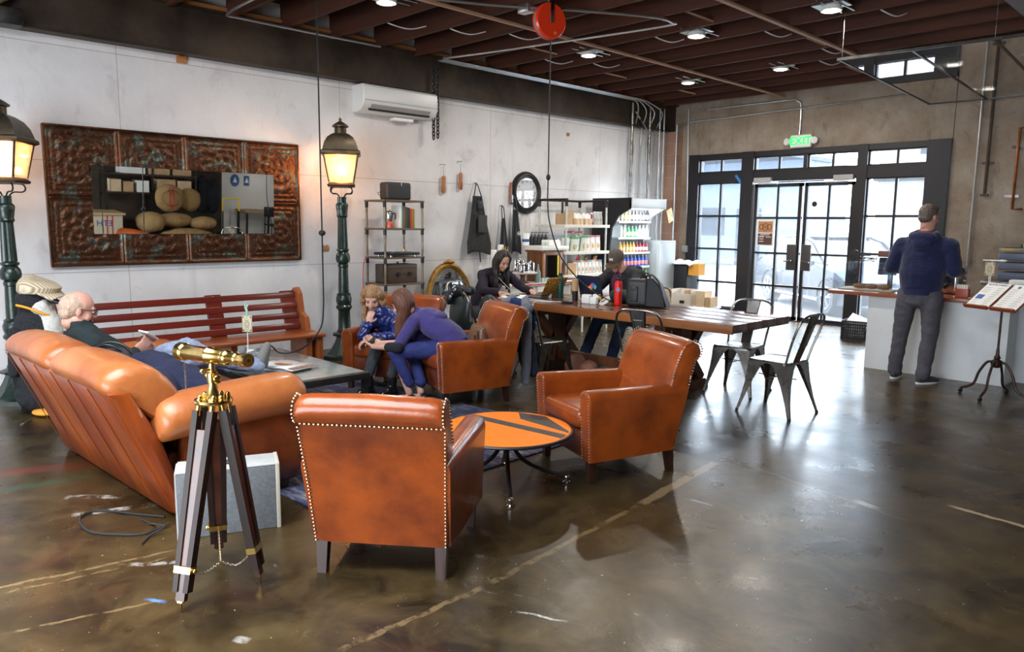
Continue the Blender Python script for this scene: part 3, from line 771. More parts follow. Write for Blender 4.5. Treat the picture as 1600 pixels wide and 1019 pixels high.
# ------------------------------------------------------------------ church pew bench
pw = thing('wooden_bench', 'long red brown slatted wooden pew bench along the left wall', 'bench', (-6.75, 0, 0), 0)
RW = wood('red mahogany slats', (.15, .016, .008), (.07, .008, .004), axis=1, rough=.3, coat=.3)
PW = wood('orange pine', (.36, .10, .022), (.24, .06, .014), axis=2, rough=.35, coat=.3)
y0, y1 = 1.62, 3.83
MB().box((-.17, (y0+y1)/2, .405), (.46, y1-y0, .035), r=.01).build('seat', wood('orange pine seat', (.33, .08, .018), (.2, .045, .01), axis=1, rough=.3, coat=.3), pw)
for k in range(4):
    z = .465+.105*k; x = -.365-.035*k
    MB().box((x, (y0+y1)/2, z), (.02, y1-y0-.02, .062), r=.004, rot=(0, -17, 0)).build('back_slat', RW, pw)
for y in (1.75, 2.95, 3.73):
    b = MB(); b.box((-.43, y, .62), (.03, .15, .42), rot=(0, -17, 0)); b.build('back_stile', RW, pw, smooth=False)
    MB().box((-.2, y, .2), (.34, .06, .38)).build('support', PW, pw, smooth=False)
for y in (y0-.02, y1+.04):
    b = MB(); b.prism([(.0, 0), (-.46, 0), (-.50, .42), (-.56, .80), (-.52, .85), (-.46, .86), (-.40, .80), (-.36, .60), (-.27, .56), (-.24, .43), (.06, .42), (.06, .385), (0, .38)], .055, M=FR((0, y, 0), (1, 0, 0), (0, 0, 1)))
    o = b.build('end_panel', PW, pw, smooth=False); addmod(o, 'BEVEL', width=.008, segments=2)

# ------------------------------------------------------------------ ceiling: lights, conduits, cord reel
def downlight(x, y, label, z=3.60, pw=12):
    r = thing('ceiling_light', label, 'ceiling light', (x, y, z), 0, 'round recessed lights in the open ceiling')
    b = MB(); b.box((0, 0, .05), (.30, .22, .012)); b.box((.08, 0, .10), (.10, .12, .09)); b.build('mounting_plate', M['conduit'], r, smooth=False)
    b = MB(); b.tube([(-.02, -.29, .04), (-.02, .29, .04)], .006, 6); b.tube([(.10, -.29, .04), (.10, .29, .04)], .006, 6); b.build('hanger_bar', M['conduit'], r)
    b = MB(); b.lathe([(.075, 0), (.095, -.004), (.10, .005), (.09, .04), (.075, .05)], seg=24); b.build('trim_ring', M['white'], r)
    b = MB(); b.lathe([(.001, -.0065), (.070, -.0065), (.074, -.002), (.001, -.002)], seg=24); b.build('lens', mat('lit lens', (1, .97, .9), em=14), r)
    l = bpy.data.lights.new('lamp_glow', 'AREA'); l.shape = 'DISK'; l.size = .14; l.energy = pw; l.color = (1, .93, .84)
    o = bpy.data.objects.new('lamp_glow', l); COL.objects.link(o); o.location = (x, y, z-.012)
for x, y, t in ((-6.15, 4.28, 'ceiling light nearest above the street lamp, at the top edge of the photo'), (-6.2, 7.3, 'ceiling light left of the farther bridging strip, above the table'),
                (-4.73, 7.38, 'ceiling light in the middle row between the two pale ceiling strips'), (-3.26, 7.40, 'ceiling light nearest the mirrored ceiling panels, biggest of the lit ones on the right'),
                (-6.3, 9.66, 'ceiling light farthest left, near the corner conduits'), (-4.88, 9.66, 'ceiling light farthest back, above the exit sign')):
    downlight(x, y, t)
downlight(-2.60, 8.95, 'ceiling light shining through the mirrored ceiling panels, left one', 3.235, 5)
downlight(-2.72, 10.75, 'ceiling light at the far edge of the mirrored panels', 3.235, 5)

def pipe(name, pts, r, m, label, cat='pipe', group=None, smooth=6, clips=()):
    b = MB(); b.tube(bez(pts, smooth) if smooth else pts, r, 8); o = b.build(name, m); tag(o, label, cat, group); return o
G = 'parallel conduits running along the top of the left wall'
for i in range(4):
    x = -7.78+.045*i
    b = MB(); b.tube([(x, 6.2, 3.60), (x, 10.25, 3.60)], .011, 8)
    b.tube(bez([(x, 10.25, 3.60), (x-.02, 10.45+.05*i, 3.58), (x-.06, 10.55+.17*i, 3.45), (-7.93, 10.6+.2*i, 3.2), (-7.96, 10.6+.2*i, 2.9)], 6), .011, 8)
    b.tube([(-7.96, 10.6+.2*i, 2.9), (-7.96, 10.6+.2*i, 1.2)], .011, 8)
    tag(b.build('conduit', M['conduit']), 'thin galvanised conduit along the beam that bends down the left wall near the corner', 'conduit', G)
pipe('conduit', [(-7.6, 5.2, 3.58), (-7.6, 3.6, 3.58), (-7.5, 3.35, 3.58), (-6.6, 3.30, 3.58)], .014, M['conduit'], 'bare conduit making a bend above the wall air conditioner', 'conduit', smooth=5)
pipe('conduit', [(-7.55, 6.1, 3.58), (-6.5, 6.35, 3.58), (-4.75, 6.7, 3.58), (-4.55, 6.62, 3.58), (-4.6, 6.3, 3.58), (-5.0, 5.6, 3.58), (-5.4, 5.0, 3.58), (-5.7, 4.4, 3.58)], .014, M['conduit'], 'bare conduit looping around the orange cord reel', 'conduit', smooth=5)
for i, (y, rr, mm) in enumerate(((10.45, .028, 'steel'), (10.95, .026, 'steel'), (11.25, .016, 'conduit'), (11.38, .014, 'conduit'))):
    b = MB(); b.tube([(-7.88, y, 1.95 if i < 2 else .9), (-7.88, y, 3.58)], rr, 10); o = b.build('pipe', M[mm]); tag(o, ['thick grey pipe dropping behind the drinks fridge', 'second thick grey pipe just left of the corner', 'thin pipe beside the clay block corner', 'thin pipe on the clay block corner edge'][i], 'pipe')
b = MB(); b.tube([(-7.86, 10.5, 3.45), (-7.86, 10.92, 3.1)], .014, 8); tag(b.build('brace_rod', M['steel']), 'slanted rod bracing the two thick pipes near the corner', 'rod')
b = MB(); b.tube(bez([(-7.72, 11.55, 1.25), (-7.72, 11.55, 3.1), (-7.70, 11.56, 3.3), (-7.5, 11.70, 3.36), (-6.9, 11.73, 3.37)], 5), .013, 8); b.tube([(-6.9, 11.73, 3.37), (-3.9, 11.73, 3.44)], .013, 8); tag(b.build('conduit', M['conduit']), 'conduit rising up the corner and running along the far wall', 'conduit')
b = MB(); b.tube([(-7.55, YF-.03, 1.15), (-7.62, YF-.03, 3.3), (-7.62, YF-.03, 3.6)], .012, 8); o = b.build('conduit', M['conduit']); tag(o, 'conduit with an outlet box down the far wall left of the shop front', 'conduit')
MB().box((-7.62+.06, YF-.06, 1.12), (.11, .06, .12), r=.006).build('outlet_box', mat('outlet box', (.4, .4, .38), rough=.4, metal=.5), o)
b = MB(); b.tube(bez([(-5.56, YF-.03, 2.98), (-5.56, YF-.03, 3.42), (-5.62, YF-.05, 3.52), (-5.8, YF-.1, 3.54), (-7.2, YF-.1, 3.54)], 6), .013, 8); tag(b.build('conduit', M['conduit']), 'conduit dropping to the exit sign', 'conduit')
# loose low-voltage wires poking through the joists
wi = None
WM = mat('white cable', (.7, .7, .68), rough=.5)
for x, y in ((-6.9, 5.0), (-6.6, 5.6), (-6.3, 6.2), (-5.2, 7.4), (-4.2, 7.7), (-6.9, 7.1), (-6.6, 7.7), (-4.1, 8.9), (-4.4, 9.5), (-3.0, 8.0)):
    j = round((y-4.73)/.605); y = 4.73+.605*j
    if wi is None: wi = MB().tube(bez([(0, 0, .04), (.05, .10, -.01), (.10, .30, -.03), (.13, .5, .03)], 5), .007, 6).build('loose_cable', WM); o = wi
    else: o = wi.copy(); COL.objects.link(o)
    o.location = (x, y, 3.64); tag(o, 'short loose grey cable bridging two ceiling joists', 'cable', 'loose cables between the ceiling joists')

# orange cord reel and its cord down to the laptop
RL = mat('signal orange red', (.80, .045, .012), rough=.25)
r = thing('cord_reel', 'round orange red extension cord reel hanging from the ceiling', 'cord reel', (-5.02, 5.33, 3.43), 74)
T = Matrix.Rotation(rad(90), 4, 'X')
b = MB(); b.lathe([(.02, -.045), (.15, -.045), (.165, -.03), (.165, -.022), (.150, -.02)], seg=36, M=T); b.lathe([(.150, .02), (.165, .022), (.165, .03), (.15, .045), (.02, .045)], seg=36, M=T); b.build('side_shell', RL, r)
b = MB(); b.lathe([(.15, -.022), (.158, -.022), (.158, .022), (.15, .022)], seg=36, M=T); b.build('rim_band', mat('grey rim', (.2, .2, .2), rough=.5), r)
b = MB(); b.box((0, -.052, .07), (.035, .01, .19), r=.004); b.box((0, .052, .07), (.035, .01, .19), r=.004); b.box((0, 0, .17), (.035, .114, .012)); b.build('bracket', M['steel'], r)
b = MB(); b.cyl((0, 0, .17), (0, 0, .26), .02); b.build('ceiling_mount', M['conduit'], r)
b = MB(); b.prism([(cos(a)*q, sin(a)*q) for a, q in [(pi*2*i/10+pi/2, .02 if i % 2 == 0 else .008) for i in range(10)]], .002, M=FR((.04, -.0455, -.11), (1, 0, 0), (0, 0, 1))); b.build('star_mark', mat('orange mark', (.9, .3, .1), rough=.4), r)
b = MB(); b.tube([(-5.0, 5.33, 3.28), (-5.0, 5.33, 2.1)], .0065, 8); b.tube(bez([(-5.0, 5.33, 2.1), (-5.0, 5.33, 1.72), (-4.98, 5.36, 1.5), (-4.92, 5.45, 1.22), (-4.80, 5.62, .98), (-4.70, 5.75, .86), (-4.60, 5.82, .80)], 8), .0065, 8)
o = b.build('extension_cord', M['black']); tag(o, 'black cord from the orange reel curving down to the long table', 'cord')
MB().ball((-5.0, 5.33, 1.99), (.022, .022, .03)).build('cord_stop', M['rubber'], o)
# second reel cord over the seating group
b = MB(); b.tube([(-5.75, 3.31, 3.62), (-5.75, 3.31, 1.0)], .0065, 8)
b.tube(bez([(-5.75, 3.31, 1.0), (-5.74, 3.30, .80), (-5.72, 3.26, .64), (-5.72, 3.14, .51), (-5.72, 3.0, .455), (-5.68, 2.85, .47), (-5.62, 2.75, .545), (-5.56, 2.66, .56), (-5.52, 2.60, .53)], 8), .0065, 8)
o = b.build('extension_cord', M['black']); tag(o, 'long black cord hanging from the ceiling onto the coffee table', 'cord')
MB().ball((-5.75, 3.31, 1.45), (.03, .03, .025)).build('cord_stop', M['rubber'], o)
# junction box near the reel
b = MB(); b.box((0, 0, 0), (.14, .1, .08), r=.008); o = b.build('junction_box', M['conduit']); o.location = (-5.28, 5.28, 3.58); tag(o, 'silver junction box on the ceiling left of the orange reel', 'junction box')

# dropped mirror-glass panels over the counter
r = thing('ceiling_panel_frame', 'dropped black framed ceiling of shiny see-through panels over the counter', 'ceiling panel', (-3.28, 7.72, 3.2), 4)
b = MB()
for x in (0, .66, 1.32, 1.98, 2.64): b.box((x, 1.75, 0), (.02, 3.55, .025))
for y in (-.02, 3.52): b.box((1.32, y, 0), (2.68, .02, .025))
b.build('frame', M['blackmetal'], r, smooth=False)
PG = glassmat('smoky mirror glass', (.55, .55, .55), .36)
for i in range(4): MB().box((.33+.66*i, 1.75, 0), (.64, 3.5, .008)).build('glass_panel', PG, r, smooth=False)
for x, y in ((.02, 0), (1.32, 0), (2.6, 0), (.02, 3.5), (1.32, 3.5)): MB().cyl((x, y, 0), (x, y, .44), .003, seg=6).build('suspension_wire', M['steel'], r)
b = MB(); b.box((-.35, 7.3, 3.42), (2.6, 2.6, .36)); tag(b.build('trim_8', mat('grey soffit', (.22, .21, .22), rough=.7), smooth=False), kind='structure')

# ------------------------------------------------------------------ exit sign
r = thing('exit_sign', 'white exit sign with green letters and twin lamp heads over the doors', 'exit sign', (-5.50, YF-.07, 2.885), 0)
MB().box((0, 0, 0), (.34, .07, .20), r=.015).build('housing', M['white'], r)
for s in (-1, 1):
    b = MB(); b.lathe([(.02, -.05), (.05, -.04), (.058, .03), (.05, .04)], seg=16, M=Matrix.Translation((s*.215, -.02, .0)) @ Matrix.Rotation(rad(90), 4, 'X') @ Matrix.Rotation(rad(s*20), 4, 'Y')); b.build('lamp_head', M['white'], r)
text('exit_lettering', 'EXIT', .17, FR((0, -.037, -.003), (1, 0, 0), (0, 0, 1)), mat('lit green', (.02, .8, .08), em=1.2), r, .002, bold=.004)

# ------------------------------------------------------------------ left wall: pressed tin mirror
r = thing('tin_frame_mirror', 'wide mirror in a patinated pressed tin panel frame on the left wall', 'mirror', (-7.995, 1.765, 1.105), 0)
TN = mat('patinated pressed tin', (.085, .036, .018), (.10, .17, .15), scale=7, rough=.38, metal=.75, bump=.5, bscale=26, sharp=(.52, .72), detail=9)
TR = mat('rusty tin', (.15, .055, .02), (.05, .022, .012), scale=6, rough=.35, metal=.8, bump=.3, bscale=30)
W_, H_ = 2.53, 1.30
tiles = 4; tw = W_/tiles
# mirror opening (in y, z of the frame)
mx0, mx1, mz0, mz1 = .37, 2.21, .30, .95
MB().box((.012, W_/2, H_/2), (.02, W_, H_)).build('backing_board', M['darkwood'], r, smooth=False)
for i in range(tiles):
    for j in range(2):
        ya, yb = i*tw, (i+1)*tw; za, zb = j*H_/2, (j+1)*H_/2
        def hfun(u, v):
            y = ya+(yb-ya)*u; z = za+(zb-za)*v; e = min(u, 1-u)*tw; g = min(v, 1-v)*H_/2
            d = min(e, g); h = .014*math.exp(-((d-.012)/.010)**2)+.010*math.exp(-((d-.075)/.008)**2)+.006*math.exp(-((d-.10)/.005)**2)
            cx, cz = (u-.5)*tw, (v-.5)*H_/2; rr = math.hypot(cx, cz*1.0)
            if d > .11: h += .010+.008*sin(rr*60)*sin(math.atan2(cz, cx)*6)+.004*sin(cx*130)*sin(cz*110)
            else: h += .003*sin(cx*170)*sin(cz*170)
            return (.028+h, y, z)
        b = MB(); b.grid(hfun, 44, 44)
        # leave the mirror opening free
        kill = [f for f in b.bm.faces if mx0 < f.calc_center_median().y < mx1 and mz0 < f.calc_center_median().z < mz1]
        bmesh.ops.delete(b.bm, geom=kill, context='FACES')
        b.build('tin_panel', TN, r, ang=60)
b = MB()
for (a, c, d, e) in ((0, W_, -.006, .012), (0, W_, H_-.012, H_+.006), (-.006, .012, 0, H_), (W_-.012, W_+.006, 0, H_)): b.box((.025, (a+c)/2, (d+e)/2), (.05, c-a, e-d), r=.003)
b.build('outer_trim', TR, r)
b = MB(); b.box((.048, (mx0+mx1)/2, (mz0+mz1)/2), (.012, mx1-mx0, mz1-mz0), rot=(0, 3.0, 0)); b.build("mirror_glass", mat('mirror', (.85, .86, .84), rough=.012, metal=1), r, smooth=False)
b = MB(); b.box((.046, mx0+.08, (mz0+mz1)/2), (.004, .006, mz1-mz0)); b.build('glass_seam', M['steel'], r)

# ------------------------------------------------------------------ air conditioner
r = thing('air_conditioner', 'white split air conditioner high on the left wall', 'air conditioner', (-8, 5.62, 2.86), 0)
b = MB(); pr = [(0, 0), (.10, -.01), (.17, .02), (.235, .09), (.245, .16), (.235, .29), (.21, .315), (0, .315)]
lo = []
for y, k in ((-.56, .96), (-.55, 1), (.55, 1), (.56, .96)): lo.append([(x*k, y, .155+(z-.155)*k) for x, z in pr])
b.loft(lo); b.build('housing', mat('ac white', (.74, .74, .72), rough=.3), r, ang=35)
b = MB(); b.box((.20, 0, .052), (.10, .88, .012), rot=(0, -42, 0)); b.build('outlet_vane', mat('vane grey', (.38, .36, .33), rough=.5), r)
b = MB(); b.box((.175, 0, .045), (.02, .92, .05), rot=(0, -42, 0)); b.build('outlet_slot', M['black'], r)
MB().box((.246, 0, .13), (.004, 1.08, .004)).build('front_seam', mat('seam grey', (.3, .3, .3)), r)
MB().box((.06, .12, -.035), (.1, .30, .04), r=.008).build('drain_cover', M['white'], r)
# black chain hoist beside it
ch = MB()
for k in range(20):
    z = 3.50-.045*k; s = k % 2
    for dx, dy, dz in ((0, 0, 0), (.03, .045, .018)):
        ch.tube([(dx+(cos(a)*.019 if s else 0), dy+(0 if s else cos(a)*.019), z+dz+sin(a)*.032) for a in [2*pi*i/10 for i in range(10)]], .0085, 6, closed=True)
o = ch.build('hoist_chain', M['blackmetal']); o.location = (-7.84, 6.17, 0); tag(o, 'doubled black chain hanging beside the air conditioner', 'chain')

# ------------------------------------------------------------------ street lamps
def street_lamp(label):
    r = thing('street_lamp', label, 'street lamp', group='cast iron street lamps along the left wall')
    GI = mat('dark green cast iron', (.010, .022, .017), (.022, .038, .030), scale=9, rough=.35, metal=.3, coat=.3, bump=.2, bscale=30)
    b = MB(); o8 = [(.27, 0), (.27, .04), (.21, .055), (.16, .11), (.12, .19), (.095, .26), (.135, .275), (.14, .30), (.10, .315), (.08, .33)]
    b.lathe(o8, seg=8, phase=pi/8); b.build('base', GI, r, ang=20)
    b = MB(); b.lathe([(.078, .32), (.084, .34), (.072, .36), (.066, .58), (.075, .60), (.092, .62), (.092, .64), (.078, .66), (.088, .70), (.090, .74), (.076, .78), (.082, .79), (.06, .81), (.056, 1.0), (.052, 1.12), (.06, 1.13), (.06, 1.16), (.05, 1.17)], seg=20)
    b.lathe([(.05, 1.17), (.075, 1.19), (.082, 1.23), (.075, 1.28), (.055, 1.31), (.07, 1.33), (.07, 1.345), (.05, 1.36)], seg=20)
    fl = []
    for k in range(24): fl.append(1 if k % 2 else .88)
    lo = [[(cos(2*pi*k/24)*rr*fl[k], sin(2*pi*k/24)*rr*fl[k], z) for k in range(24)] for z, rr in ((1.36, .058), (1.74, .048))]
    b.loft(lo)
    b.lathe([(.052, 1.73), (.062, 1.75), (.056, 1.77), (.065, 1.84), (.07, 1.88), (.062, 1.90), (.05, 1.91), (.05, 1.98)], seg=20)
    b.build('post', GI, r, ang=30)
    for s in (-1, 1):
        for ax in (0, 1):
            b = MB(); p = [(.03, 1.97), (.07, 2.015), (.14, 2.02), (.165, 2.05), (.15, 2.09), (.11, 2.095)]
            b.tube(bez([((s*q if ax == 0 else 0), (s*q if ax else 0), z) for q, z in p], 5), .007, 6); b.build('scroll_bracket', M['blackmetal'], r)
    BZ = mat('dark bronze sheet', (.055, .042, .028), (.10, .075, .045), scale=10, rough=.4, metal=.7)
    SH = 0
    b = MB(); b.lathe([(.12, 2.09+SH), (.205, 2.10+SH), (.215, 2.12+SH), (.19, 2.14+SH), (.17, 2.15+SH)], seg=4, phase=pi/4*0); b.build('lantern_base', BZ, r, ang=20)
    # glazed cage: four corners flaring upwards
    zb, zt, rb, rt_ = 2.15, 2.47, .185, .255
    for k in range(4):
        a = pi/2*k
        b = MB(); b.tube([(cos(a)*rb, sin(a)*rb, zb), (cos(a)*rt_, sin(a)*rt_, zt)], .009, 6); b.build('cage_bar', BZ, r)
        a2 = a+pi/2; q = .985
        b = MB(); b.add([(cos(a)*rb*q, sin(a)*rb*q, zb), (cos(a2)*rb*q, sin(a2)*rb*q, zb), (cos(a2)*rt_*q, sin(a2)*rt_*q, zt), (cos(a)*rt_*q, sin(a)*rt_*q, zt)], [(0, 1, 2, 3)])
        o = b.build('glass_pane', glassmat('seeded lantern glass', (1, .93, .84), .05, haze=.2, hcol=(1, .78, .6)), r, smooth=False); solid(o, .003)
    b = MB()
    for z, rr, s4 in ((2.47, .27, 4), (2.485, .30, 4), (2.51, .29, 4), (2.53, .265, 4), (2.60, .25, 4), (2.67, .20, 4), (2.72, .13, 4), (2.745, .07, 4)):
        pass
    b.lathe([(.10, 2.465), (.275, 2.47), (.305, 2.485), (.30, 2.515), (.27, 2.53), (.262, 2.56), (.24, 2.62), (.195, 2.68), (.13, 2.72), (.07, 2.74), (.03, 2.745)], seg=4); b.build('roof', BZ, r, ang=25)
    b = MB(); b.lathe([(.065, 2.735), (.065, 2.80), (.09, 2.81), (.09, 2.825), (.06, 2.85), (.03, 2.87), (.012, 2.88), (.018, 2.895), (.012, 2.915), (.001, 2.92)], seg=16); b.build('finial', BZ, r)
    b = MB(); b.cyl((0, 0, 2.15), (0, 0, 2.24), .025); b.build('bulb_socket', M['brass'], r)
    b = MB(); b.ball((0, 0, 2.29), (.028, .028, .045)); b.build('bulb', mat('glowing bulb', (1, .66, .34), em=40), r)
    r.scale = (1, 1, .92)
    return r
r = street_lamp('dark green street lamp with a lit lantern, standing right of the pew bench'); r.location = (-7.42, 4.53, 0); r.rotation_euler = (0, 0, rad(12))
q = dup(r, (-7.44, 1.34, 0), 12, 'street lamp cut off by the left edge of the photo, behind the sofa'); q.scale = (1, 1, .875)
for x, y in ((-7.42, 4.53), (-7.42, 1.37)):
    l = bpy.data.lights.new('lantern_glow', 'POINT'); l.energy = 7; l.color = (1, .50, .20); l.shadow_soft_size = .04
    o = bpy.data.objects.new('lantern_glow', l); COL.objects.link(o); o.location = (x, y, 2.17)

# ------------------------------------------------------------------ wall clock
r = thing('wall_clock', 'round black wall clock with a white face and roman numerals', 'clock', (-8, 8.03, 2.0), 0)
T = Matrix.Rotation(rad(90), 4, 'Y')
b = MB(); b.lathe([(.01, .0), (.31, .0), (.315, .02), (.30, .045), (.285, .04), (.28, .055), (.262, .06), (.25, .045), (.235, .05), (.222, .035), (.222, .02), (.01, .02)], seg=56, M=T); b.build('case', M['black'], r)
b = MB(); b.lathe([(.001, .022), (.222, .022), (.222, .025), (.001, .025)], seg=48, M=T); d = b.build('dial', mat('dial', (.55, .55, .57), rough=.6), r)
for i, t in enumerate(('XII', 'I', 'II', 'III', 'IIII', 'V', 'VI', 'VII', 'VIII', 'IX', 'X', 'XI')):
    a = rad(-30*i); up = Vector((0, sin(-a), cos(a))); up = Vector((0, sin(rad(30*i)), cos(rad(30*i)))); rt2 = up.cross(Vector((1, 0, 0)))
    text('numeral', t, .055, FR(Vector((.0262, 0, 0))+up*.178, rt2, up), M['black'], d, .0005)
b = MB()
for ang, l_ in ((145, .11), (105, .17)):
    u = Vector((0, sin(rad(ang)), cos(rad(ang)))); b.tube([(.032, 0, 0), Vector((.032, 0, 0))+u*l_], .005, 6)
b.ball((.032, 0, 0), .010); b.build('hands', M['black'], d)
b = MB(); b.lathe([(.001, .042), (.222, .042), (.222, .044), (.001, .044)], seg=40, M=T); b.build('glass_cover', glassmat('clock glass', (1, 1, 1), .02), r)

# ------------------------------------------------------------------ things hung on the left wall
def hook(y, z, m=None): 
    b = MB(); b.tube(bez([(-8, y, z), (-7.94, y, z+.005), (-7.93, y, z-.03)], 4), .005, 6); return b
LW = wood('shoe last wood', (.50, .20, .07), (.32, .11, .035), axis=2)
for y, z, t, split in ((6.43, 2.32, 'wooden shoe last hanging on a long hook, left one', 0), (6.73, 2.38, 'split wooden shoe tree hanging on a long hook, right one', 1)):
    r = thing('shoe_last', t, 'shoe last', (-7.96, y, z), 0)
    b = MB(); b.tube([(-.03, -.04, 0), (0, .03, 0), (0, 0, -.03), (0, .0, -.16)], .004, 6); b.build('wire_hook', M['steel'], r)
    b = MB(); lo = []
    for zz, w_, d_ in ((-.15, .016, .012), (-.17, .032, .022), (-.22, .030, .02), (-.27, .028, .02), (-.32, .040, .02), (-.36, .036, .016), (-.385, .014, .008)):
        lo.append([(d_*sin(2*pi*k/14), .02*(zz+.27)+w_*cos(2*pi*k/14), zz) for k in range(14)])
    b.loft(lo); b.build('last_body', LW, r)
    if split: MB().box((.021, .0, -.33), (.006, .008, .11)).build('split_slot', M['black'], r)
# aprons
AP = mat('charcoal canvas', (.018, .017, .016), (.034, .032, .028), scale=20, rough=.85)
def cloth_sheet(name, outline_fn, m, parent, y, x=-7.96, n=30, thick=.006):
    b = MB(); b.grid(outline_fn, n, 14); o = b.build(name, m, parent); solid(o, thick); return o
def apron(y, label, top=2.10, bot=1.13, wt=.09, wb=.24, mm=None, pocket=True, skew=.06):
    r = thing('hanging_apron', label, 'apron', (-7.93, y, 0), 0); mm = mm or AP
    def fn(v, u):
        z = top-.18-(top-.18-bot)*v; hw = (wt+(wb-wt)*min(1, v*1.25)**1.2)
        yy = (u-.5)*2*hw+skew*v*.5
        return (.015+.03*sin(u*9+v*2)*v*.6+.02*v+.01*sin(u*23), yy, z-.03*abs(u-.5)*v+(.02*sin(u*5)*v))
    o = cloth_sheet('bib', fn, mm, r, y)
    b = MB(); b.tube(bez([(.02, -wt*.8, top-.19), (0, -.02, top-.04), (-.02, 0, top), (0, .02, top-.04), (.02, wt*.8, top-.19)], 6), .008, 6); b.build('neck_strap', M['black'], r)
    if pocket:
        MB().box((.075, skew*.3+.03, (top+bot)/2-.08), (.012, .16, .24), r=.004).build('pocket', mat('canvas pocket', (.045, .042, .038), rough=.9), o)
        MB().box((.045, .02, top-.30), (.010, .10, .12), r=.004).build('chest_pocket', M['black'], o)
        for yy in (-.06, -.03): MB().ball((.055, yy-.03, (top+bot)/2+.06), .007, 8, 6).build('rivet', M['brass'], o)
        b = MB(); b.tube([(.04, .02, bot+.02), (.04, .04, bot-.13)], .009, 6); b.build('waist_tie', M['black'], r)
    MB().cyl((-.07, 0, top+.0), (.0, 0, top+.0), .006).build('wall_hook', M['steel'], r)
    return r
apron(7.0, 'charcoal work apron with pockets hanging alone left of the other aprons')
apron(7.50, 'plain black apron hanging in the middle of the aprons', 1.80, 1.12, .03, .10, M['black'], False, .0)
a3 = apron(7.74, 'black apron with a small white round mark, nearest the clock', 1.93, 1.12, .05, .12, M['black'], False, .04)
b = MB(); b.tube([(.095, .0+cos(a)*.028, 1.40+sin(a)*.028) for a in [2*pi*i/20 for i in range(20)]], .003, 5, closed=True); b.prism([(-.016, .012), (0, .003), (.016, .012), (.012, -.012), (0, -.004), (-.012, -.012)], .003, M=FR((.094, 0, 1.40), (0, 1, 0), (0, 0, 1))); b.build('white_logo', M['white'], a3)
r = thing('wooden_brush', 'long reddish wooden slat hanging above the black apron', 'brush', (-7.95, 7.68, 1.86), 0)
b = MB(); b.box((0, 0, .12), (.02, .045, .32), r=.006); b.build('handle', wood('reddish wood', (.33, .09, .04), (.2, .05, .02), axis=2), r)
MB().box((.018, 0, .04), (.03, .04, .12), r=.005).build('clip', M['steel'], r)
# anchor plates bolted to the wall
AN = mat('rusty orange plate', (.42, .17, .05), rough=.6)
for y, z, s, t in ((3.05, 3.16, 1, 'small rusty plate high on the wall above the tin mirror'), (4.63, 1.22, .8, 'small brass clip on the wall left of the street lamp'), (8.95, 2.93, .5, 'tiny brown patch on the wall below the beam, above the shelves')):
    b = MB(); b.box((0, 0, 0), (.02, .10*s, .07*s), r=.004); b.box((0, -.035*s, .045*s), (.02, .02*s, .03*s)); b.box((0, .035*s, .045*s), (.02, .02*s, .03*s)); o = b.build('wall_plate', AN); o.location = (-7.985, y, z); tag(o, t, 'wall plate')
# old bracket at the top left
r = thing('wall_bracket', 'old rusty pipe stub on a black bracket high in the left corner', 'bracket', (-7.85, 1.55, 3.28), 0)
MB().box((0, 0, -.02), (.2, .18, .14), r=.01).build('bracket_box', M['blackmetal'], r)
b = MB(); b.tube([(0, -.14, .06), (.12, .02, .16)], .035, 12); b.build('pipe_stub', mat('olive rust', (.16, .12, .05), (.09, .06, .03), scale=20, rough=.6), r)

# ------------------------------------------------------------------ telescope on its tripod
r = thing('telescope', 'brass spyglass telescope on a dark wooden tripod in the foreground', 'telescope', (-3.03, 1.22, 0), 0)
feet = [(.129, -.219), (-.264, .101), (.122, .116)]
BS = M['brass']
b = MB(); b.lathe([(.02, .80), (.075, .80), (.078, .806), (.075, .815), (.035, .818), (.030, .826), (.018, .87), (.016, .885), (.022, .887), (.022, .925), (.016, .93), (.012, .965)], seg=24)
b.build('tripod_head', BS, r)
b = MB(); b.cyl((-.05, 0, .905), (.05, 0, .905), .006); b.ball((.055, 0, .905), (.006, .018, .018)); b.ball((-.05, 0, .905), .012); b.cyl((0, .0, .94), (.02, -.045, .94), .006); b.ball((.022, -.05, .94), .010); b.build('clamp_screw', BS, r)
for fx, fy in feet:
    d = Vector((fx, fy, 0)).normalized(); t = Vector((-d.y, d.x, 0))
    top = d*.055+Vector((0, 0, .775)); ft = Vector((fx, fy, .03))
    ax = (ft-top).normalized()
    def at(k): return top.lerp(ft, k)
    b = MB()
    n_ = ax.cross(t).normalized()
    def plank(b, a, c, off, w1, w2, tk):
        p, q = at(a)+t*off[0], at(c)+t*off[1]
        L_ = []
        for P_, w_ in ((p, w1), (q, w2)):
            L_.append([P_+t*sx*w_/2+n_*sy*tk/2 for sx, sy in ((-1, -1), (1, -1), (1, 1), (-1, 1))])
        b.loft(L_)
    plank(b, 0, .93, (-.036, -.024), .026, .022, .034); plank(b, 0, .93, (.036, .024), .026, .022, .034)
    leg = b.build('tripod_leg', mat('dark tripod wood', (.022, .009, .006), (.012, .005, .004), scale=9, rough=.5), r, smooth=False)
    b = MB(); plank(b, .10, .975, (0, 0), .050, .040, .022); b.build('sliding_strut', mat('mahogany strut', (.085, .022, .012), (.03, .01, .006), scale=8, rough=.3, coat=.3), leg, smooth=False)
    b = MB()
    for s in (-1, 1): 
        b.cyl(at(-.06)+t*s*.032, at(.03)+t*s*.032, .012, seg=12); b.ball(at(-.07)+t*s*.032, .012)
    b.build('hinge_collar', BS, leg)
    b = MB(); plank(b, .93, .985, (0, 0), .036, .022, .020); b.cyl(at(.985), Vector((fx, fy, 0)), .006, .002); b.build('brass_tip', BS, leg)
    b = MB(); plank(b, .80, .835, (0, 0), .078, .076, .040); b.ball(at(.82)+t*.045, .011); b.build('brass_band', BS, leg)
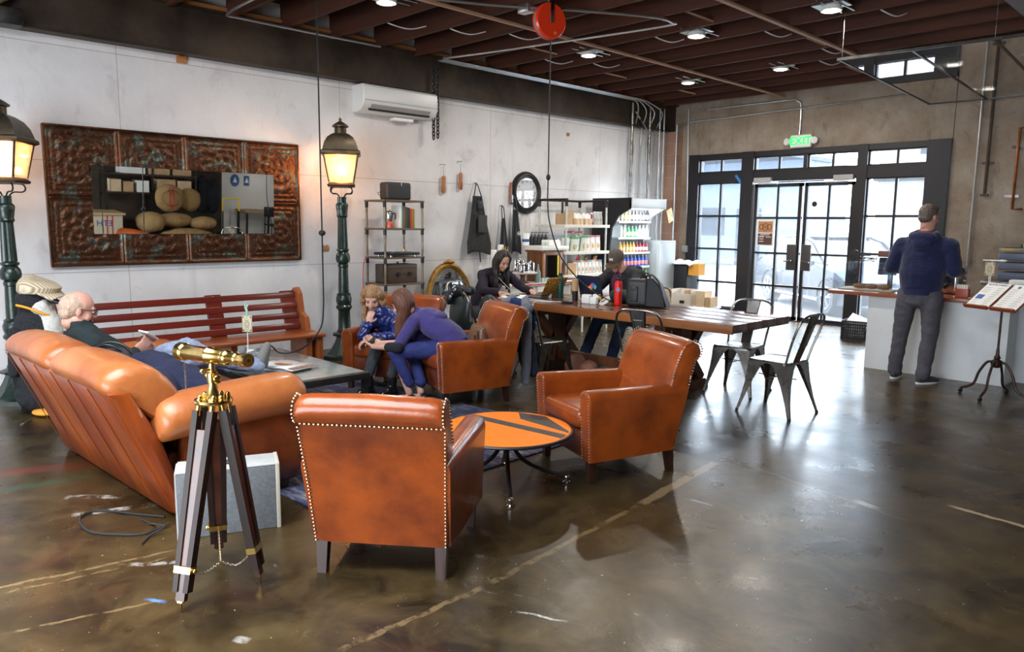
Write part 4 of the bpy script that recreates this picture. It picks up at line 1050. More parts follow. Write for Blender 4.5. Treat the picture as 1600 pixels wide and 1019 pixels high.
# barrel
T = FR((0, 0, .995), (0, 0, 1), (-.35, .94, 0)) if False else None
ax = Vector((-1, -.22, -.02)).normalized()      # toward the big lens
F = frame_to(ax); F.translation = Vector((0, 0, .997))
b = MB(); b.lathe([(.020, -.24), (.0275, -.24), (.0275, -.205), (.024, -.20), (.022, -.175), (.026, -.17), (.026, -.165), (.022, -.16), (.024, -.12), (.030, -.115), (.032, -.105), (.032, -.095), (.028, -.09)], seg=28, M=F); b.build('eyepiece', BS, r)
b = MB(); b.lathe([(.028, -.092), (.031, -.08), (.032, 0), (.036, .005), (.037, .012), (.033, .02), (.032, .17), (.037, .175), (.039, .185), (.039, .215), (.034, .22), (.030, .216)], seg=28, M=F); b.build('barrel', BS, r)
b = MB(); b.lathe([(.001, -.236), (.0205, -.2405), (.0205, -.2395), (.001, -.235)], seg=20, M=F); b.lathe([(.001, -.241), (.006, -.241), (.006, -.2415), (.001, -.2415)], seg=14, M=F); b.build('eye_lens', M['black'], r)
def chain(pts, step=.010, rr=.0035, wr=.0012):
    b = MB(); P = bez(pts, 10); acc = 0; k = 0
    for p, q in zip(P, P[1:]):
        d = q-p; l = d.length; t_ = acc
        while t_ < l:
            c = p+d*t_/l; dn = d.normalized(); s_ = dn.orthogonal().normalized(); s2 = dn.cross(s_)
            sd_ = s_ if k % 2 else s2; b.tube([c+dn*cos(a)*rr*1.6+sd_*sin(a)*rr for a in [2*pi*i/8 for i in range(8)]], wr, 4, closed=True); t_ += step; k += 1
        acc = t_-l
    return b
f3 = [Vector((x*.88, y*.88, .16)) for x, y in feet]; mid = Vector((0, 0, .10))
b = MB()
bb = chain([f3[0], (f3[0]+mid)/2-Vector((0, 0, .03)), mid]); bb2 = chain([f3[1], (f3[1]+mid)/2-Vector((0, 0, .03)), mid]); bb3 = chain([f3[2], (f3[2]+mid)/2-Vector((0, 0, .04)), mid])
for i, q in enumerate((bb, bb2, bb3)): q.build('spreader_chain', M['nail'], r)
p0 = Vector((0, 0, .965))+ax*.19
chain([p0, p0-Vector((0, 0, .06)), p0-Vector((0, 0, .14))]).build('cap_chain', M['nail'], r)

# ------------------------------------------------------------------ grey speaker cabinet and cables
bx = thing('speaker_cabinet', 'grey painted wooden box standing on the floor against the sofa arm', 'box', (-3.60, 1.50, 0), 67)
GP = mat('speckled grey paint', (.16, .17, .18), (.11, .12, .13), scale=60, rough=.6); GQ = mat('pale grey paint', (.46, .46, .45), (.38, .38, .37), scale=8, rough=.6)
MB().box((0, .0, .165), (.46, .19, .33), r=.006).build('carcass', GP, bx)
MB().box((0, 0, .334), (.46, .19, .008), r=.003).build('top_panel', GQ, bx); MB().box((-.233, 0, .165), (.008, .19, .33)).build('side_panel', GQ, bx)
MB().box((.240, 0, .17), (.020, .20, .34), r=.003).build('front_rim', mat('bare board edge', (.42, .40, .33), rough=.7), bx)
b = MB(); b.box((.04, .02, .340), (.10, .02, .006), r=.002); b.box((.04, -.02, .340), (.10, .02, .006), r=.002); b.build('handle_slot', M['black'], bx)
b = MB(); b.tube(bez([(-3.93, 1.30, .008), (-4.05, 1.22, .007), (-4.25, 1.08, .007), (-4.22, .98, .007), (-4.0, .96, .007), (-3.85, 1.06, .007), (-3.78, 1.16, .007), (-3.80, 1.28, .02)], 10), .006, 8); tag(b.build('black_cable', M['rubber']), 'thick black cable looping on the floor by the sofa corner', 'cable')
b = MB(); b.tube(bez([(-3.98, 1.20, .009), (-3.86, 1.22, .009), (-3.80, 1.20, .03), (-3.76, 1.17, .06), (-3.70, 1.22, .05), (-3.74, 1.17, .009), (-3.66, 1.10, .009)], 8), .0045, 8); tag(b.build('black_cable', M['rubber']), 'tangle of thin black cord at the grey box corner', 'cable')

# ------------------------------------------------------------------ things on the coffee table
LOGO = mat('logo blue', (.03, .10, .28), rough=.5)
def butterfly(s): return [(0, -.35*s), (.45*s, -.6*s), (.35*s, 0), (.7*s, .55*s), (.1*s, .25*s), (0, .1*s), (-.1*s, .25*s), (-.7*s, .55*s), (-.35*s, 0), (-.45*s, -.6*s)]
def number_sign(loc, rz, label, h=.30, gold=0, holder='mug'):
    r = thing('table_number_stand', label, 'sign', loc, rz)
    b = MB(); b.cyl((0, 0, .02), (0, 0, h-.13), .004); b.build('stem', M['white'], r)
    MB().box((0, 0, h-.06), (.085, .004, .13), r=.001).build('card', mat('cream card', (.62, .54, .36) if not gold else (.36, .25, .08), rough=.6), r)
    K = mat('card ink', (.03, .04, .05), rough=.6)
    for sg in (-1, 1):
        b = MB(); y = sg*.003; z0 = h-.06
        for sx_ in (-1, 1):
            for sz in (-1, 1): b.prism([(0, 0), (.014, 0), (0, .014)], .0008, M=FR((sx_*.036, y, z0+sz*.056), (-sx_, 0, 0), (0, 0, -sz)))
        for rr in (.020, .012): b.tube([(cos(a)*rr, y, z0+sin(a)*rr*1.3) for a in [2*pi*i/20 for i in range(20)]], .0012, 4, closed=True)
        for dz in (-.034, .034): b.tube([(cos(a)*.014, y, z0+dz+sin(a)*.010) for a in [2*pi*i/16 for i in range(16)]], .001, 4, closed=True)
        b.tube([(-.038, y, z0-.06), (.038, y, z0-.06), (.038, y, z0+.06), (-.038, y, z0+.06)], .0008, 4, closed=True)
        b.build('printed_pattern', K, r)
    return r
ctz = .431
s1 = number_sign((-5.63, 2.56, ctz+.01), 35, 'cream patterned table card on a stem in the white mug', .36)
b = MB(); b.tube(bez([(0, 0, .355), (.004, 0, .40), (.0, 0, .43), (.012, 0, .45)], 4), .007, 6); b.tube(bez([(0, 0, .40), (-.012, 0, .43), (-.008, 0, .47)], 4), .006, 6); b.build('hand_clip', mat('pale green plastic', (.35, .55, .45), rough=.4), s1)
def mug(loc, rz, label, sc=1, c=None):
    r = thing('mug', label, 'mug', loc, rz); r.scale = (sc,)*3
    m = mat('white ceramic', (.78, .77, .72), rough=.2) if c is None else c
    b = MB(); b.lathe([(.001, 0), (.036, 0), (.040, .006), (.041, .085), (.038, .087), (.036, .083), (.035, .012), (.001, .010)], seg=28); b.build('cup', m, r)
    b = MB(); b.tube(bez([(.038, 0, .07), (.062, 0, .072), (.07, 0, .045), (.058, 0, .022), (.038, 0, .02)], 5), .006, 8); b.build('handle', m, r)
    b = MB(); q = FR((0, -.0412, .045), (1, 0, 0), (0, 0, 1)); b.prism([(cos(2*pi*i/20)*.014, sin(2*pi*i/20)*.014) for i in range(20)], .001, M=q); d = b.build('round_logo', LOGO, r)
    b = MB(); b.prism(butterfly(.012), .001, M=Matrix.Translation((0, -.001, 0)) @ q); b.build('butterfly_mark', M['white'], d)
    return r
mug((-5.63, 2.56, ctz), 60, 'white mug with a round blue logo holding the table card', 1.15)
r = thing('outlet_box', 'grey metal box with a gas-grey lid plugged to the black cord on the coffee table', 'outlet box', (-5.51, 2.58, ctz), 35)
r['label'] = 'grey metal power outlet box at the end of the black cord on the coffee table'
MB().box((0, 0, .05), (.13, .10, .10), r=.006).build('housing', mat('galvanised sheet', (.42, .45, .45), (.30, .33, .33), scale=12, rough=.35, metal=.6), r)
MB().box((-.035, -.051, .05), (.045, .004, .07), r=.001).build('outlet_plate', M['white'], r)
b = MB(); b.cyl((0, 0, .10), (0, 0, .13), .016); b.build('cable_gland', M['conduit'], r)
b = MB()
for x in (.0, .055):
    for z in (.015, .085): b.ball((x, -.051, z), .005, 8, 6)
b.build('screw', M['chrome'], r)
MG = mat('glossy page', (.78, .78, .80), rough=.25)
r = thing('magazine', 'open topmost magazine with a fruit photo on the coffee table', 'magazine', (-5.20, 2.66, ctz+.022), 14, 'magazines on the coffee table')
b = MB(); b.grid(lambda u, v: ((u-.5)*.42, (v-.5)*.27, .006+.010*abs(sin(u*2*pi))*(1-abs(2*u-1)*.5)), 16, 2); o = b.build('pages', MG, r); solid(o, .004)
MB().box((.155, 0, .013), (.10, .24, .002)).build('dark_photo', mat('magazine photo', (.15, .10, .06), (.55, .3, .2), scale=40, rough=.3), r)
b = MB(); b.ball((-.05, -.02, .018), (.05, .035, .002)); b.ball((.02, .0, .018), (.04, .03, .002)); b.build('fruit_picture', mat('printed orange', (.75, .32, .08), (.5, .15, .05), scale=40, rough=.3), r)
for i, (dx, rz, t) in enumerate(((0, 12, 'white magazine directly beneath the open one'), (.01, 16, 'bottom magazine of the stack with a dark spine corner'))):
    o = MB().box((0, 0, 0), (.30, .22, .010), r=.002).build('magazine', MG); o.location = (-5.20+dx, 2.66, ctz+.017-.011*i); o.rotation_euler = (0, 0, rad(rz)); tag(o, t, 'magazine', 'magazines on the coffee table')
o = MB().grid(lambda u, v: ((u-.5)*.25, (v-.5)*.2, .012*sin(u*7)*sin(v*5)+.012), 10, 8).build('crumpled_napkin', M['paper']); o.location = (-5.38, 2.62, ctz+.002); solid(o, .002); tag(o, 'crumpled white napkin beside the magazines', 'napkin')
o = MB().box((0, 0, 0), (.34, .24, .006)).build('open_newspaper', M['paper']); o.location = (-5.80, 2.45, ctz+.004); o.rotation_euler = (0, 0, rad(-20)); tag(o, 'loose white papers on the corner of the coffee table near the man', 'paper')

# ------------------------------------------------------------------ media rack
rk = thing('shelf_rack', 'open steel and wood rack with a speaker, books and a record player', 'shelf', (-7.59, 5.365, 0), 0)
PS = mat('raw steel tube', (.30, .25, .18), (.16, .12, .08), scale=9, rough=.35, metal=.85)
for x in (-.19, .19):
    for y in (-.275, .275):
        b = MB(); b.cyl((x, y, 0), (x, y, 1.80), .014, seg=10)
        o = b.build('post', PS, rk)
        b = MB()
        for z in (.30, .80, 1.12, 1.465, 1.79): b.cyl((x, y, z-.07), (x, y, z+.005), .021, seg=10)
        b.build('pipe_coupling', M['blackmetal'], o)
for z in (.30, .80, 1.12, 1.465, 1.80): MB().box((0, 0, z), (.41, .60, .022), r=.003).build('shelf_board', wood('weathered shelf', (.14, .10, .065), (.07, .05, .03), axis=1), rk)
r = thing('speaker', 'black wireless loudspeaker on top of the media rack', 'speaker', (-7.56, 5.36, 1.812), 0)
MB().box((0, 0, .105), (.17, .36, .21), r=.03, seg=5).build('body', mat('speaker grille', (.018, .018, .02), (.03, .03, .032), scale=200, rough=.6), r)
MB().box((.083, .03, .185), (.006, .006, .035), r=.002).build('logo_strip', M['white'], r)
b = MB(); b.tube(bez([(-7.6, 5.18, 1.90), (-7.55, 5.10, 1.88), (-7.42, 5.12, 1.75), (-7.40, 5.10, 1.3), (-7.42, 5.06, .9)], 6), .004, 6); tag(b.build('speaker_cable', M['black']), 'thin black cable hanging down the front of the media rack', 'cable')
b = MB(); b.tube(bez([(-7.70, 5.05, 1.15), (-7.74, 5.01, 1.05), (-7.76, 5.01, .7), (-7.75, 5.03, .35)], 6), .006, 6); tag(b.build('pink_cable', mat('coral cable', (.75, .12, .12), rough=.5)), 'coral pink cable down the left post of the media rack', 'cable')
y = 5.335
for i, (w_, h_, c) in enumerate(((.030, .27, (.72, .72, .68)), (.022, .27, (.04, .22, .15)), (.022, .26, (.35, .05, .03)), (.02, .255, (.03, .09, .05)), (.022, .25, (.02, .05, .035)), (.02, .245, (.03, .03, .03)), (.024, .235, (.45, .05, .03)), (.018, .235, (.55, .14, .02)), (.02, .23, (.20, .25, .04)))):
    r = thing('book', 'book', 'book', (-7.53, y+w_/2, 1.477), 0, 'books on the media rack'); cn = ('white', 'dark green', 'dark red', 'forest green', 'black green', 'black', 'red', 'orange', 'olive')[i]
    r['label'] = '%s spined book, %s in the row on the media rack' % (cn, ('first', 'second', 'third', 'fourth', 'fifth', 'sixth', 'seventh', 'eighth', 'last')[i])
    MB().box((0, 0, h_/2), (.18, w_, h_), r=.003).build('cover', mat('book cover '+cn, c, rough=.5), r); MB().box((-.003, 0, h_/2), (.178, w_*.7, h_+.002)).build('pages', M['paper'], r)
    y += w_+.003
r = thing('moka_pot', 'silver moka pot with black handle on the book shelf', 'coffee pot', (-7.50, 5.23, 1.477), 20)
b = MB(); b.lathe([(.045, 0), (.048, .01), (.036, .075), (.034, .08)], seg=8); b.build('lower_chamber', mat('copper red', (.5, .12, .08), rough=.3, metal=.5), r)
b = MB(); b.lathe([(.034, .08), (.036, .09), (.05, .18), (.048, .185), (.03, .20), (.006, .205), (.008, .22), (.001, .225)], seg=8); b.build('upper_chamber', M['chrome'], r)
b = MB(); b.tube(bez([(.04, 0, .17), (.08, 0, .17), (.08, 0, .10)], 4), .008, 6); b.build('handle', M['black'], r)
r = thing('spice_jar', 'tiny glass jar right of the books', 'jar', (-7.50, 5.585, 1.477), 0)
b = MB(); b.lathe([(.016, 0), (.016, .035), (.012, .04)], seg=12); b.build('jar_body', mat('jar beige', (.6, .52, .35), rough=.2), r); b = MB(); b.lathe([(.014, .04), (.014, .052), (.001, .052)], seg=12); b.build('lid', M['white'], r)
r = thing('record_player', 'black turntable on the middle shelf of the media rack', 'record player', (-7.57, 5.38, 1.132), 0)
MB().box((0, 0, .035), (.34, .45, .035), r=.008).build('plinth', M['black'], r)
b = MB(); b.lathe([(.001, .053), (.14, .053), (.142, .06), (.14, .064), (.001, .064)], c=(0, -.05, 0), seg=36); b.build('platter', M['chrome'], r)
b = MB(); b.cyl((-.10, .17, .05), (-.10, .17, .085), .012); b.tube([(-.10, .17, .085), (.06, .10, .08)], .004, 6); b.build('tonearm', M['brass'], r)
for x in (-.13, .13):
    for y in (-.18, .18): MB().cyl((x, y, 0), (x, y, .018), .016).build('foot', M['chrome'], r)
r = thing('old_radio', 'old dark brown wooden case with two black knobs on the lower rack shelf', 'radio', (-7.56, 5.36, .812), 0)
RD = wood('very dark walnut', (.085, .055, .035), (.05, .03, .02), axis=1)
MB().box((0, 0, .115), (.27, .44, .23), r=.012).build('cabinet', RD, r)
for y in (-.07, .10): b = MB(); b.cyl((.13, y, .11), (.165, y, .11), .026, seg=16); b.build('knob', M['black'], r)
MB().box((.136, .02, .14), (.004, .022, .045)).build('key_plate', M['brass'], r); MB().box((.137, 0, .185), (.004, .40, .006)).build('lid_line', M['black'], r)
b = MB(); b.cyl((0, .02, .23), (0, .02, .255), .014); b.build('top_knob', RD, r)

# ------------------------------------------------------------------ oval mirror
r = thing('oval_mirror', 'oval mirror in an ornate gilt frame leaning on the wall', 'mirror', (-7.72, 6.33, .50), 0)
r.rotation_euler = (0, rad(-5), rad(-6))
GD = mat('old gilt', (.50, .28, .06), (.24, .12, .025), scale=22, rough=.35, metal=.7, bump=.4, bscale=60)
b = MB(); lo = []
N = 56
for k in range(N):
    a = 2*pi*k/N; c, s_ = cos(a), sin(a); orn = .006*sin(a*28)
    row = []
    for (dr, dx) in ((-.03, .0), (-.03, .02), (-.01, .035+orn), (.02, .045+orn), (.045, .03), (.055, .01), (.055, 0)):
        row.append((dx, c*(.315+dr), s_*(.47+dr)))
    lo.append(row)
lo.append(lo[0]); b.loft(lo, caps=False); b.build('gilt_frame', GD, r)
b = MB(); b.ball((.045, 0, .535), (.02, .06, .03)); b.ball((.045, -.06, .525), (.018, .03, .018)); b.ball((.045, .06, .525), (.018, .03, .018)); b.build('crest', GD, r)
b = MB(); b.prism([(cos(2*pi*i/48)*.29, sin(2*pi*i/48)*.445) for i in range(48)], .006, M=FR((.012, 0, 0), (0, 1, 0), (0, 0, 1))); b.build('mirror_glass', M.get('mir') or MC['mirror'], r, smooth=False)
b = MB(); b.tube([(.016, cos(2*pi*i/48)*.262, sin(2*pi*i/48)*.415) for i in range(48)], .004, 4, closed=True); b.build('bevel_line', M['chrome'], r)

# ------------------------------------------------------------------ pipe shelf with snacks
PB = mat('white painted shelf edge', (.66, .63, .55), rough=.5)
rk = thing('pipe_shelf', 'black pipe and cream board shelf holding coffee bags beside the fridge', 'shelf', (-7.58, 8.65, 0), 0)
for x in (-.27, .27):
    for y in (-.46, .46):
        b = MB(); b.cyl((x, y, 0), (x, y, 1.88), .016, seg=10); o = b.build('post', mat('galvanised post', (.5, .5, .46), rough=.35, metal=.6), rk)
        b = MB(); b.ball((x, y, 1.89), .03); b.cyl((x, y, 1.80), (x, y, 1.88), .023); b.build('pipe_elbow', M['blackmetal'], o)
b = MB(); b.tube([(-.27, -.46, 1.90), (.27, -.46, 1.90)], .017, 8); b.tube([(-.27, -.46, 1.90), (-.27, .46, 1.90)], .017, 8); b.tube([(-.27, .46, 1.90), (.27, .46, 1.90)], .017, 8); b.cyl((-.27, .05, 1.88), (-.27, .05, 1.70), .017); b.build('top_rail', M['blackmetal'], rk)
for z in (.35, .80, 1.14, 1.535): MB().box((0, 0, z-.02), (.60, 1.04, .045), r=.003).build('shelf_board', PB, rk)
def bag(x, y, z, w_, h_, c, c2, label, rz=0, art=None, tilt=0, group='bags on the pipe shelf'):
    r = thing('snack_bag', label, 'bag', (x, y, z), rz, group)
    b = MB(); lo = []
    for t, d, k in ((0, .05, 1), (.04, .06, 1), (.3, .055, .98), (.6, .045, .97), (.88, .012, 1), (.90, .008, 1), (1, .006, 1)):
        lo.append([(cos(a)*d*.5*(1 if abs(cos(a)) < .99 else 1)+tilt*t, math.copysign(abs(sin(a))**.4, sin(a))*w_/2*k, h_*t) for a in [2*pi*i/16 for i in range(16)]])
    b.loft(lo); b.build('pouch', mat('pouch %s' % str(c), c, rough=.3), r)
    MB().box((.004+tilt*.94, 0, h_*.94), (.010, w_*.98, h_*.09)).build('top_seal', mat('seal %s' % str(c2), c2, rough=.35), r)
    if art: b = MB(); b.ball((.024+tilt*.35, 0, h_*.36), (.010, w_*.28, h_*.2)); b.build('printed_picture', mat('print %s' % str(art), art, (.9, .75, .4), scale=50, rough=.4), r)
    return r
for i in range(3): bag(-7.36, 8.72+.125*i, 1.142, .115, .235, (.75, .72, .68), (.6, .03, .04), 'white snack bag with red top and pretzel picture, %s of the three at the front' % ('left', 'middle', 'right')[i], art=(.5, .22, .04))
for i in range(7): bag(-7.40-.04*(i % 3), 8.24+.075*i, 1.142, .13, .23-.02*(i % 2), (.68, .72, .66), (.10, .38, .12), '%s green topped white bag slumped on the middle pipe shelf' % ('first', 'second', 'third', 'fourth', 'fifth', 'sixth', 'seventh')[i], rz=random.uniform(-25, 25), art=(.12, .2, .1), tilt=.05)
for i in range(3): bag(-7.56, 8.55+.15*i, 1.142, .14, .30, (.70, .66, .62), (.55, .08, .08), 'red and white bag behind the front row on the middle shelf, %s one' % ('left', 'centre', 'right')[i], rz=12*i-10, art=(.5, .1, .1), tilt=-.05)
r = thing('cardboard_box', 'open brown carton at the left of the top pipe shelf', 'box', (-7.45, 8.30, 1.538), 0)
b = MB(); b.box((0, 0, .08), (.2, .17, .16)); b.build('carton', M['card'], r, smooth=False); b = MB(); b.box((.06, -.05, .185), (.12, .05, .004), rot=(0, -50, 10)); b.box((0, .09, .18), (.2, .06, .004), rot=(55, 0, 0)); b.build('flap', M['cardlight'], r, smooth=False)
for i, y in enumerate((8.46, 8.54, 8.66, 8.74)):
    r = thing('carton_tray', '%s little open tray of tea packets on the top pipe shelf' % ('first', 'second', 'third', 'fourth')[i], 'box', (-7.38, y, 1.538), 0, 'open trays on the top shelf')
    b = MB(); b.box((0, 0, .045), (.14, .065, .09)); b.build('tray', M['cardlight'], r, smooth=False)
    b = MB()
    for k in range(3): b.box((-.04+.04*k, 0, .10+.02*(k % 2)), (.006, .055, .10))
    b.build('packet', M['paper'], r, smooth=False)
for i, y in enumerate((8.82, 8.90, 8.97, 9.04)): bag(-7.37, y, 1.538, .07, .20-.02*(i == 0), ((.25, .04, .04) if i == 0 else (.42, .42, .42)), (.6, .6, .6), '%s on the right of the top pipe shelf' % ('small red and black pouch', 'silver foil pouch', 'second silver pouch', 'last silver pouch by the post')[i], art=(.1, .1, .1))
b = MB(); b.box((-7.42, 8.32, .885), (.26, .18, .17)); tag(b.build('cardboard_box', M['card'], smooth=False), 'brown box at the left of the low pipe shelf', 'box')
for i in range(8): bag(-7.36, 8.45+.085*i, .802, .085, .20, ((.72, .70, .66), (.70, .62, .55))[i % 2], ((.55, .05, .05), (.08, .3, .5), (.6, .45, .05))[i % 3], '%s colourful snack pouch in the row on the low pipe shelf' % ('first', 'second', 'third', 'fourth', 'fifth', 'sixth', 'seventh', 'last')[i], art=((.6, .2, .05), (.1, .3, .6))[i % 2])
for i in range(3): bag(-7.50, 8.60+.2*i, .802, .16, .26, ((.60, .05, .04), (.12, .35, .12), (.5, .33, .15))[i], (.6, .1, .08), '%s packet lying behind the low snack row' % ('red', 'green', 'brown')[i], rz=20, tilt=.07)

# ------------------------------------------------------------------ drinks fridge
r = thing('drinks_fridge', 'open front black and white drinks cooler full of lit bottles', 'fridge', (-7.5, 9.93, 0), 0)
FW = mat('fridge white', (.46, .48, .49), rough=.3)
side = [(-.38, 0), (.38, 0), (.38, .55), (.36, .60), (.08, .66), (.0, .75), (-.02, 1.2), (.02, 1.50), (.15, 1.68), (.36, 1.78), (.40, 1.80), (.40, 1.96), (-.38, 1.96)]
for y, m_, t in ((-.47, M['black'], 0), (.43, FW, 0)):
    b = MB(); b.prism(side if y < 0 else side, .04, M=FR((0, y+.04, 0), (1, 0, 0), (0, 0, 1))); b.build('side_panel', m_, r, smooth=False)
b = MB(); b.box((-.36, 0, .98), (.04, .86, 1.92)); b.build('back_panel', mat('bright liner', (.8, .85, .86), rough=.4), r, smooth=False)
b = MB(); b.box((.02, 0, 1.93), (.76, .86, .05)); b.box((.38, 0, 1.875), (.05, .94, .16), r=.01); b.build('canopy', FW, r)
b = MB(); b.box((0, 0, .28), (.74, .86, .54)); b.build('base_cabinet', FW, r, smooth=False)
b = MB(); b.cyl((.33, -.40, 1.80), (.33, .40, 1.80), .014); b.build('light_tube', mat('cool tube light', (.9, .97, 1), em=8), r)
l = bpy.data.lights.new('fridge_glow', 'AREA'); l.shape = 'RECTANGLE'; l.size = .8; l.size_y = .08; l.energy = 7; l.color = (.85, .95, 1)
o = bpy.data.objects.new('fridge_glow', l); COL.objects.link(o); o.location = (-7.2, 9.93, 1.78); o.rotation_euler = (0, rad(35), 0)
FS = (.64, .87, 1.10, 1.34, 1.60)
for i, z in enumerate(FS):
    b = MB(); b.box((-.11+.0*i, 0, z-.01), (.46, .86, .012)); b.box((.13, 0, z-.012), (.015, .86, .035)); b.build('wire_shelf', FW, r, smooth=False)
b = MB(); b.grid(lambda u, v: (.02+.36*max(0, (v-.62)/.38)**2+.34*max(0, (.12-v)/.12)**1.5, -.43+.86*u, .60+1.18*v), 2, 16); o = b.build('air_curtain_side', glassmat('fridge glass', (1, 1, 1), .08), r); 
bpy.data.objects.remove(o)
bottle_protos = {}
def bottle(kind):
    spec = {'tall': (.028, .20, 'clear'), 'green': (.028, .19, 'green'), 'dark': (.026, .21, 'cola'), 'juice': (.026, .17, 'juice'), 'red': (.026, .17, 'berry'), 'blue': (.03, .18, 'blue'), 'amber': (.026, .2, 'amber')}
    rr, h, c = spec[kind]
    cols = dict(clear=(.72, .82, .82), green=(.05, .45, .10), cola=(.03, .02, .03), juice=(.80, .42, .04), berry=(.35, .03, .06), blue=(.05, .12, .55), amber=(.5, .35, .08))
    r = bpy.data.objects.new('drink_bottle', None); COL.objects.link(r); r['category'] = 'bottle'
    b = MB(); b.lathe([(.001, 0), (rr, 0), (rr, h*.55), (rr*.9, h*.66), (rr*.42, h*.82), (rr*.40, h*.95), (.001, h*.95)], seg=12); b.build('bottle_body', mat('drink '+c, cols[c], rough=.12, coat=.5), r)
    b = MB(); b.lathe([(rr*1.03, h*.18), (rr*1.03, h*.50)], seg=12) if False else b.lathe([(rr*1.02, h*.16), (rr*1.04, h*.17), (rr*1.04, h*.50), (rr*1.02, h*.51)], seg=12)
    b.build('paper_label', mat('label '+c, dict(clear=(.8, .8, .8), green=(.75, .8, .6), cola=(.7, .5, .5), juice=(.8, .7, .5), berry=(.7, .65, .6), blue=(.8, .3, .3), amber=(.8, .75, .55))[c], rough=.5), r)
    b = MB(); b.lathe([(rr*.46, h*.93), (rr*.46, h), (.001, h)], seg=10); b.build('cap', M['white'] if c in ('juice', 'clear', 'blue') else M['red'] if c == 'cola' else M['steel'], r)
    return r
rows = [('green', 8, 'lowest'), ('blue', 8, 'second lowest'), ('juice', 9, 'middle'), ('tall', 8, 'second highest'), ('dark', 8, 'top')]
ORD = ('first', 'second', 'third', 'fourth', 'fifth', 'sixth', 'seventh', 'eighth', 'ninth')
for (kd, n_, nm), z in zip(rows, FS):
    for i in range(n_):
        k2 = kd
        if kd == 'juice' and i > 4: k2 = 'red'
        if kd == 'tall' and i in (2, 3, 4): k2 = 'green'
        if kd == 'dark' and i < 3: k2 = 'amber'
        if k2 not in bottle_protos: o = bottle_protos[k2] = bottle(k2)
        else: o = dup(bottle_protos[k2])
        o.location = (-7.40, 9.60+.70*i/(n_-1), z-.003)
        nmc = dict(tall='clear bottle', green='green bottle', dark='dark cola bottle', juice='orange juice bottle', red='red juice bottle', blue='blue and red drink', amber='amber bottle')[k2]
        tag(o, '%s, %s from the left on the %s fridge shelf' % (nmc, ORD[i], nm), 'bottle', 'bottles in the fridge')
# fruit tray and yellow price card
o = MB().box((0, 0, 0), (.008, .14, .22)).build('price_card', mat('yellow card', (.7, .5, .15), (.8, .75, .6), scale=12, rough=.6)); o.location = (-7.06, 10.46, 1.70); o.rotation_euler = (rad(22), 0, 0); tag(o, 'tilted yellow paper sign at the upper right of the fridge', 'sign')
# second grey service box to the right of the fridge
r = thing('service_cabinet', 'tall pale grey metal cabinet between the fridge and the corner', 'cabinet', (-7.60, 10.75, 0), 0)
MB().box((0, 0, .64), (.6, .55, 1.28), r=.01).build('carcass', mat('pale grey metal', (.33, .35, .36), rough=.35), r); MB().box((.303, 0, .66), (.01, .47, 1.15), r=.003).build('door', mat('pale grey door', (.38, .40, .41), rough=.3), r)
# black bin with bag and orange carton
r = thing('trash_bin', 'tall black bin topped with a white plastic bag by the shop front', 'bin', (-7.20, 11.15, 0), 0)
MB().box((0, 0, .44), (.34, .34, .88), r=.02).build('bin_body', M['black'], r)
b = MB(); b.grid(lambda u, v: (-.26+.52*u, -.22+.44*v, .92+.03*sin(u*9+v*4)*sin(v*7)-.10*max(0, abs(u-.5)*2-.7)-.12*max(0, abs(v-.5)*2-.75)), 20, 20); o = b.build('plastic_bag', mat('thin white plastic', (.75, .78, .8), rough=.25), r); solid(o, .02)
b = MB(); b.lathe([(.001, 0), (.03, 0), (.03, .003), (.001, .003)], seg=16, M=FR((.174, .05, .80), (0, 1, 0), (0, 0, 1))); b.build('round_sticker', M['white'], r)
b = MB(); b.box((-6.93, 11.12, .80), (.20, .2, .20)); o = b.build('orange_carton', mat('orange carton', (.62, .28, .04), rough=.6), smooth=False); tag(o, 'orange carton perched on the side ledge of the black bin', 'box')
# cardboard boxes on the floor stand
r = thing('storage_table', 'low white stand under the cardboard boxes', 'table', (-6.72, 10.6, 0), 0)
MB().box((0, 0, .235), (.95, .4, .03), r=.004).build('top', M['white'], r)
for x in (-.44, .44):
    for y in (-.17, .17): MB().box((x, y, .11), (.03, .03, .22)).build('leg', M['white'], r)
r = thing('cardboard_box', 'open white lined carton, biggest of the boxes near the doors', 'box', (-6.73, 10.5, .251), 0)
b = MB()
for (c_, s_) in (((0, 0, .005), (.36, .26, .01)), ((0, -.13, .10), (.36, .006, .20)), ((0, .13, .13), (.36, .006, .26)), ((-.18, 0, .13), (.006, .26, .26)), ((.18, 0, .13), (.006, .26, .26))): b.box(c_, s_)
b.build('carton', mat('white carton', (.68, .62, .54), (.6, .52, .43), scale=3, rough=.8), r, smooth=False); b = MB(); b.box((.03, .0, .16), (.02, .2, .2), rot=(0, 15, 0)); b.build('divider', M['card'], r, smooth=False); MB().box((.02, -.134, .06), (.09, .004, .05)).build('printed_label', M['black'], r, smooth=False)
for x, w_, h_, t, mm in ((-7.03, .16, .22, 'closed brown carton left of the big open box', 'card'), (-6.42, .16, .25, 'tall narrow carton right of the big open box', 'cardlight'), (-6.28, .09, .16, 'small orange brown box at the end of the box row', 'card')):
    o = MB().box((0, 0, h_/2), (w_, .22, h_)).build('cardboard_box', M[mm], smooth=False); o.location = (x, 10.55, .251); tag(o, t, 'box')

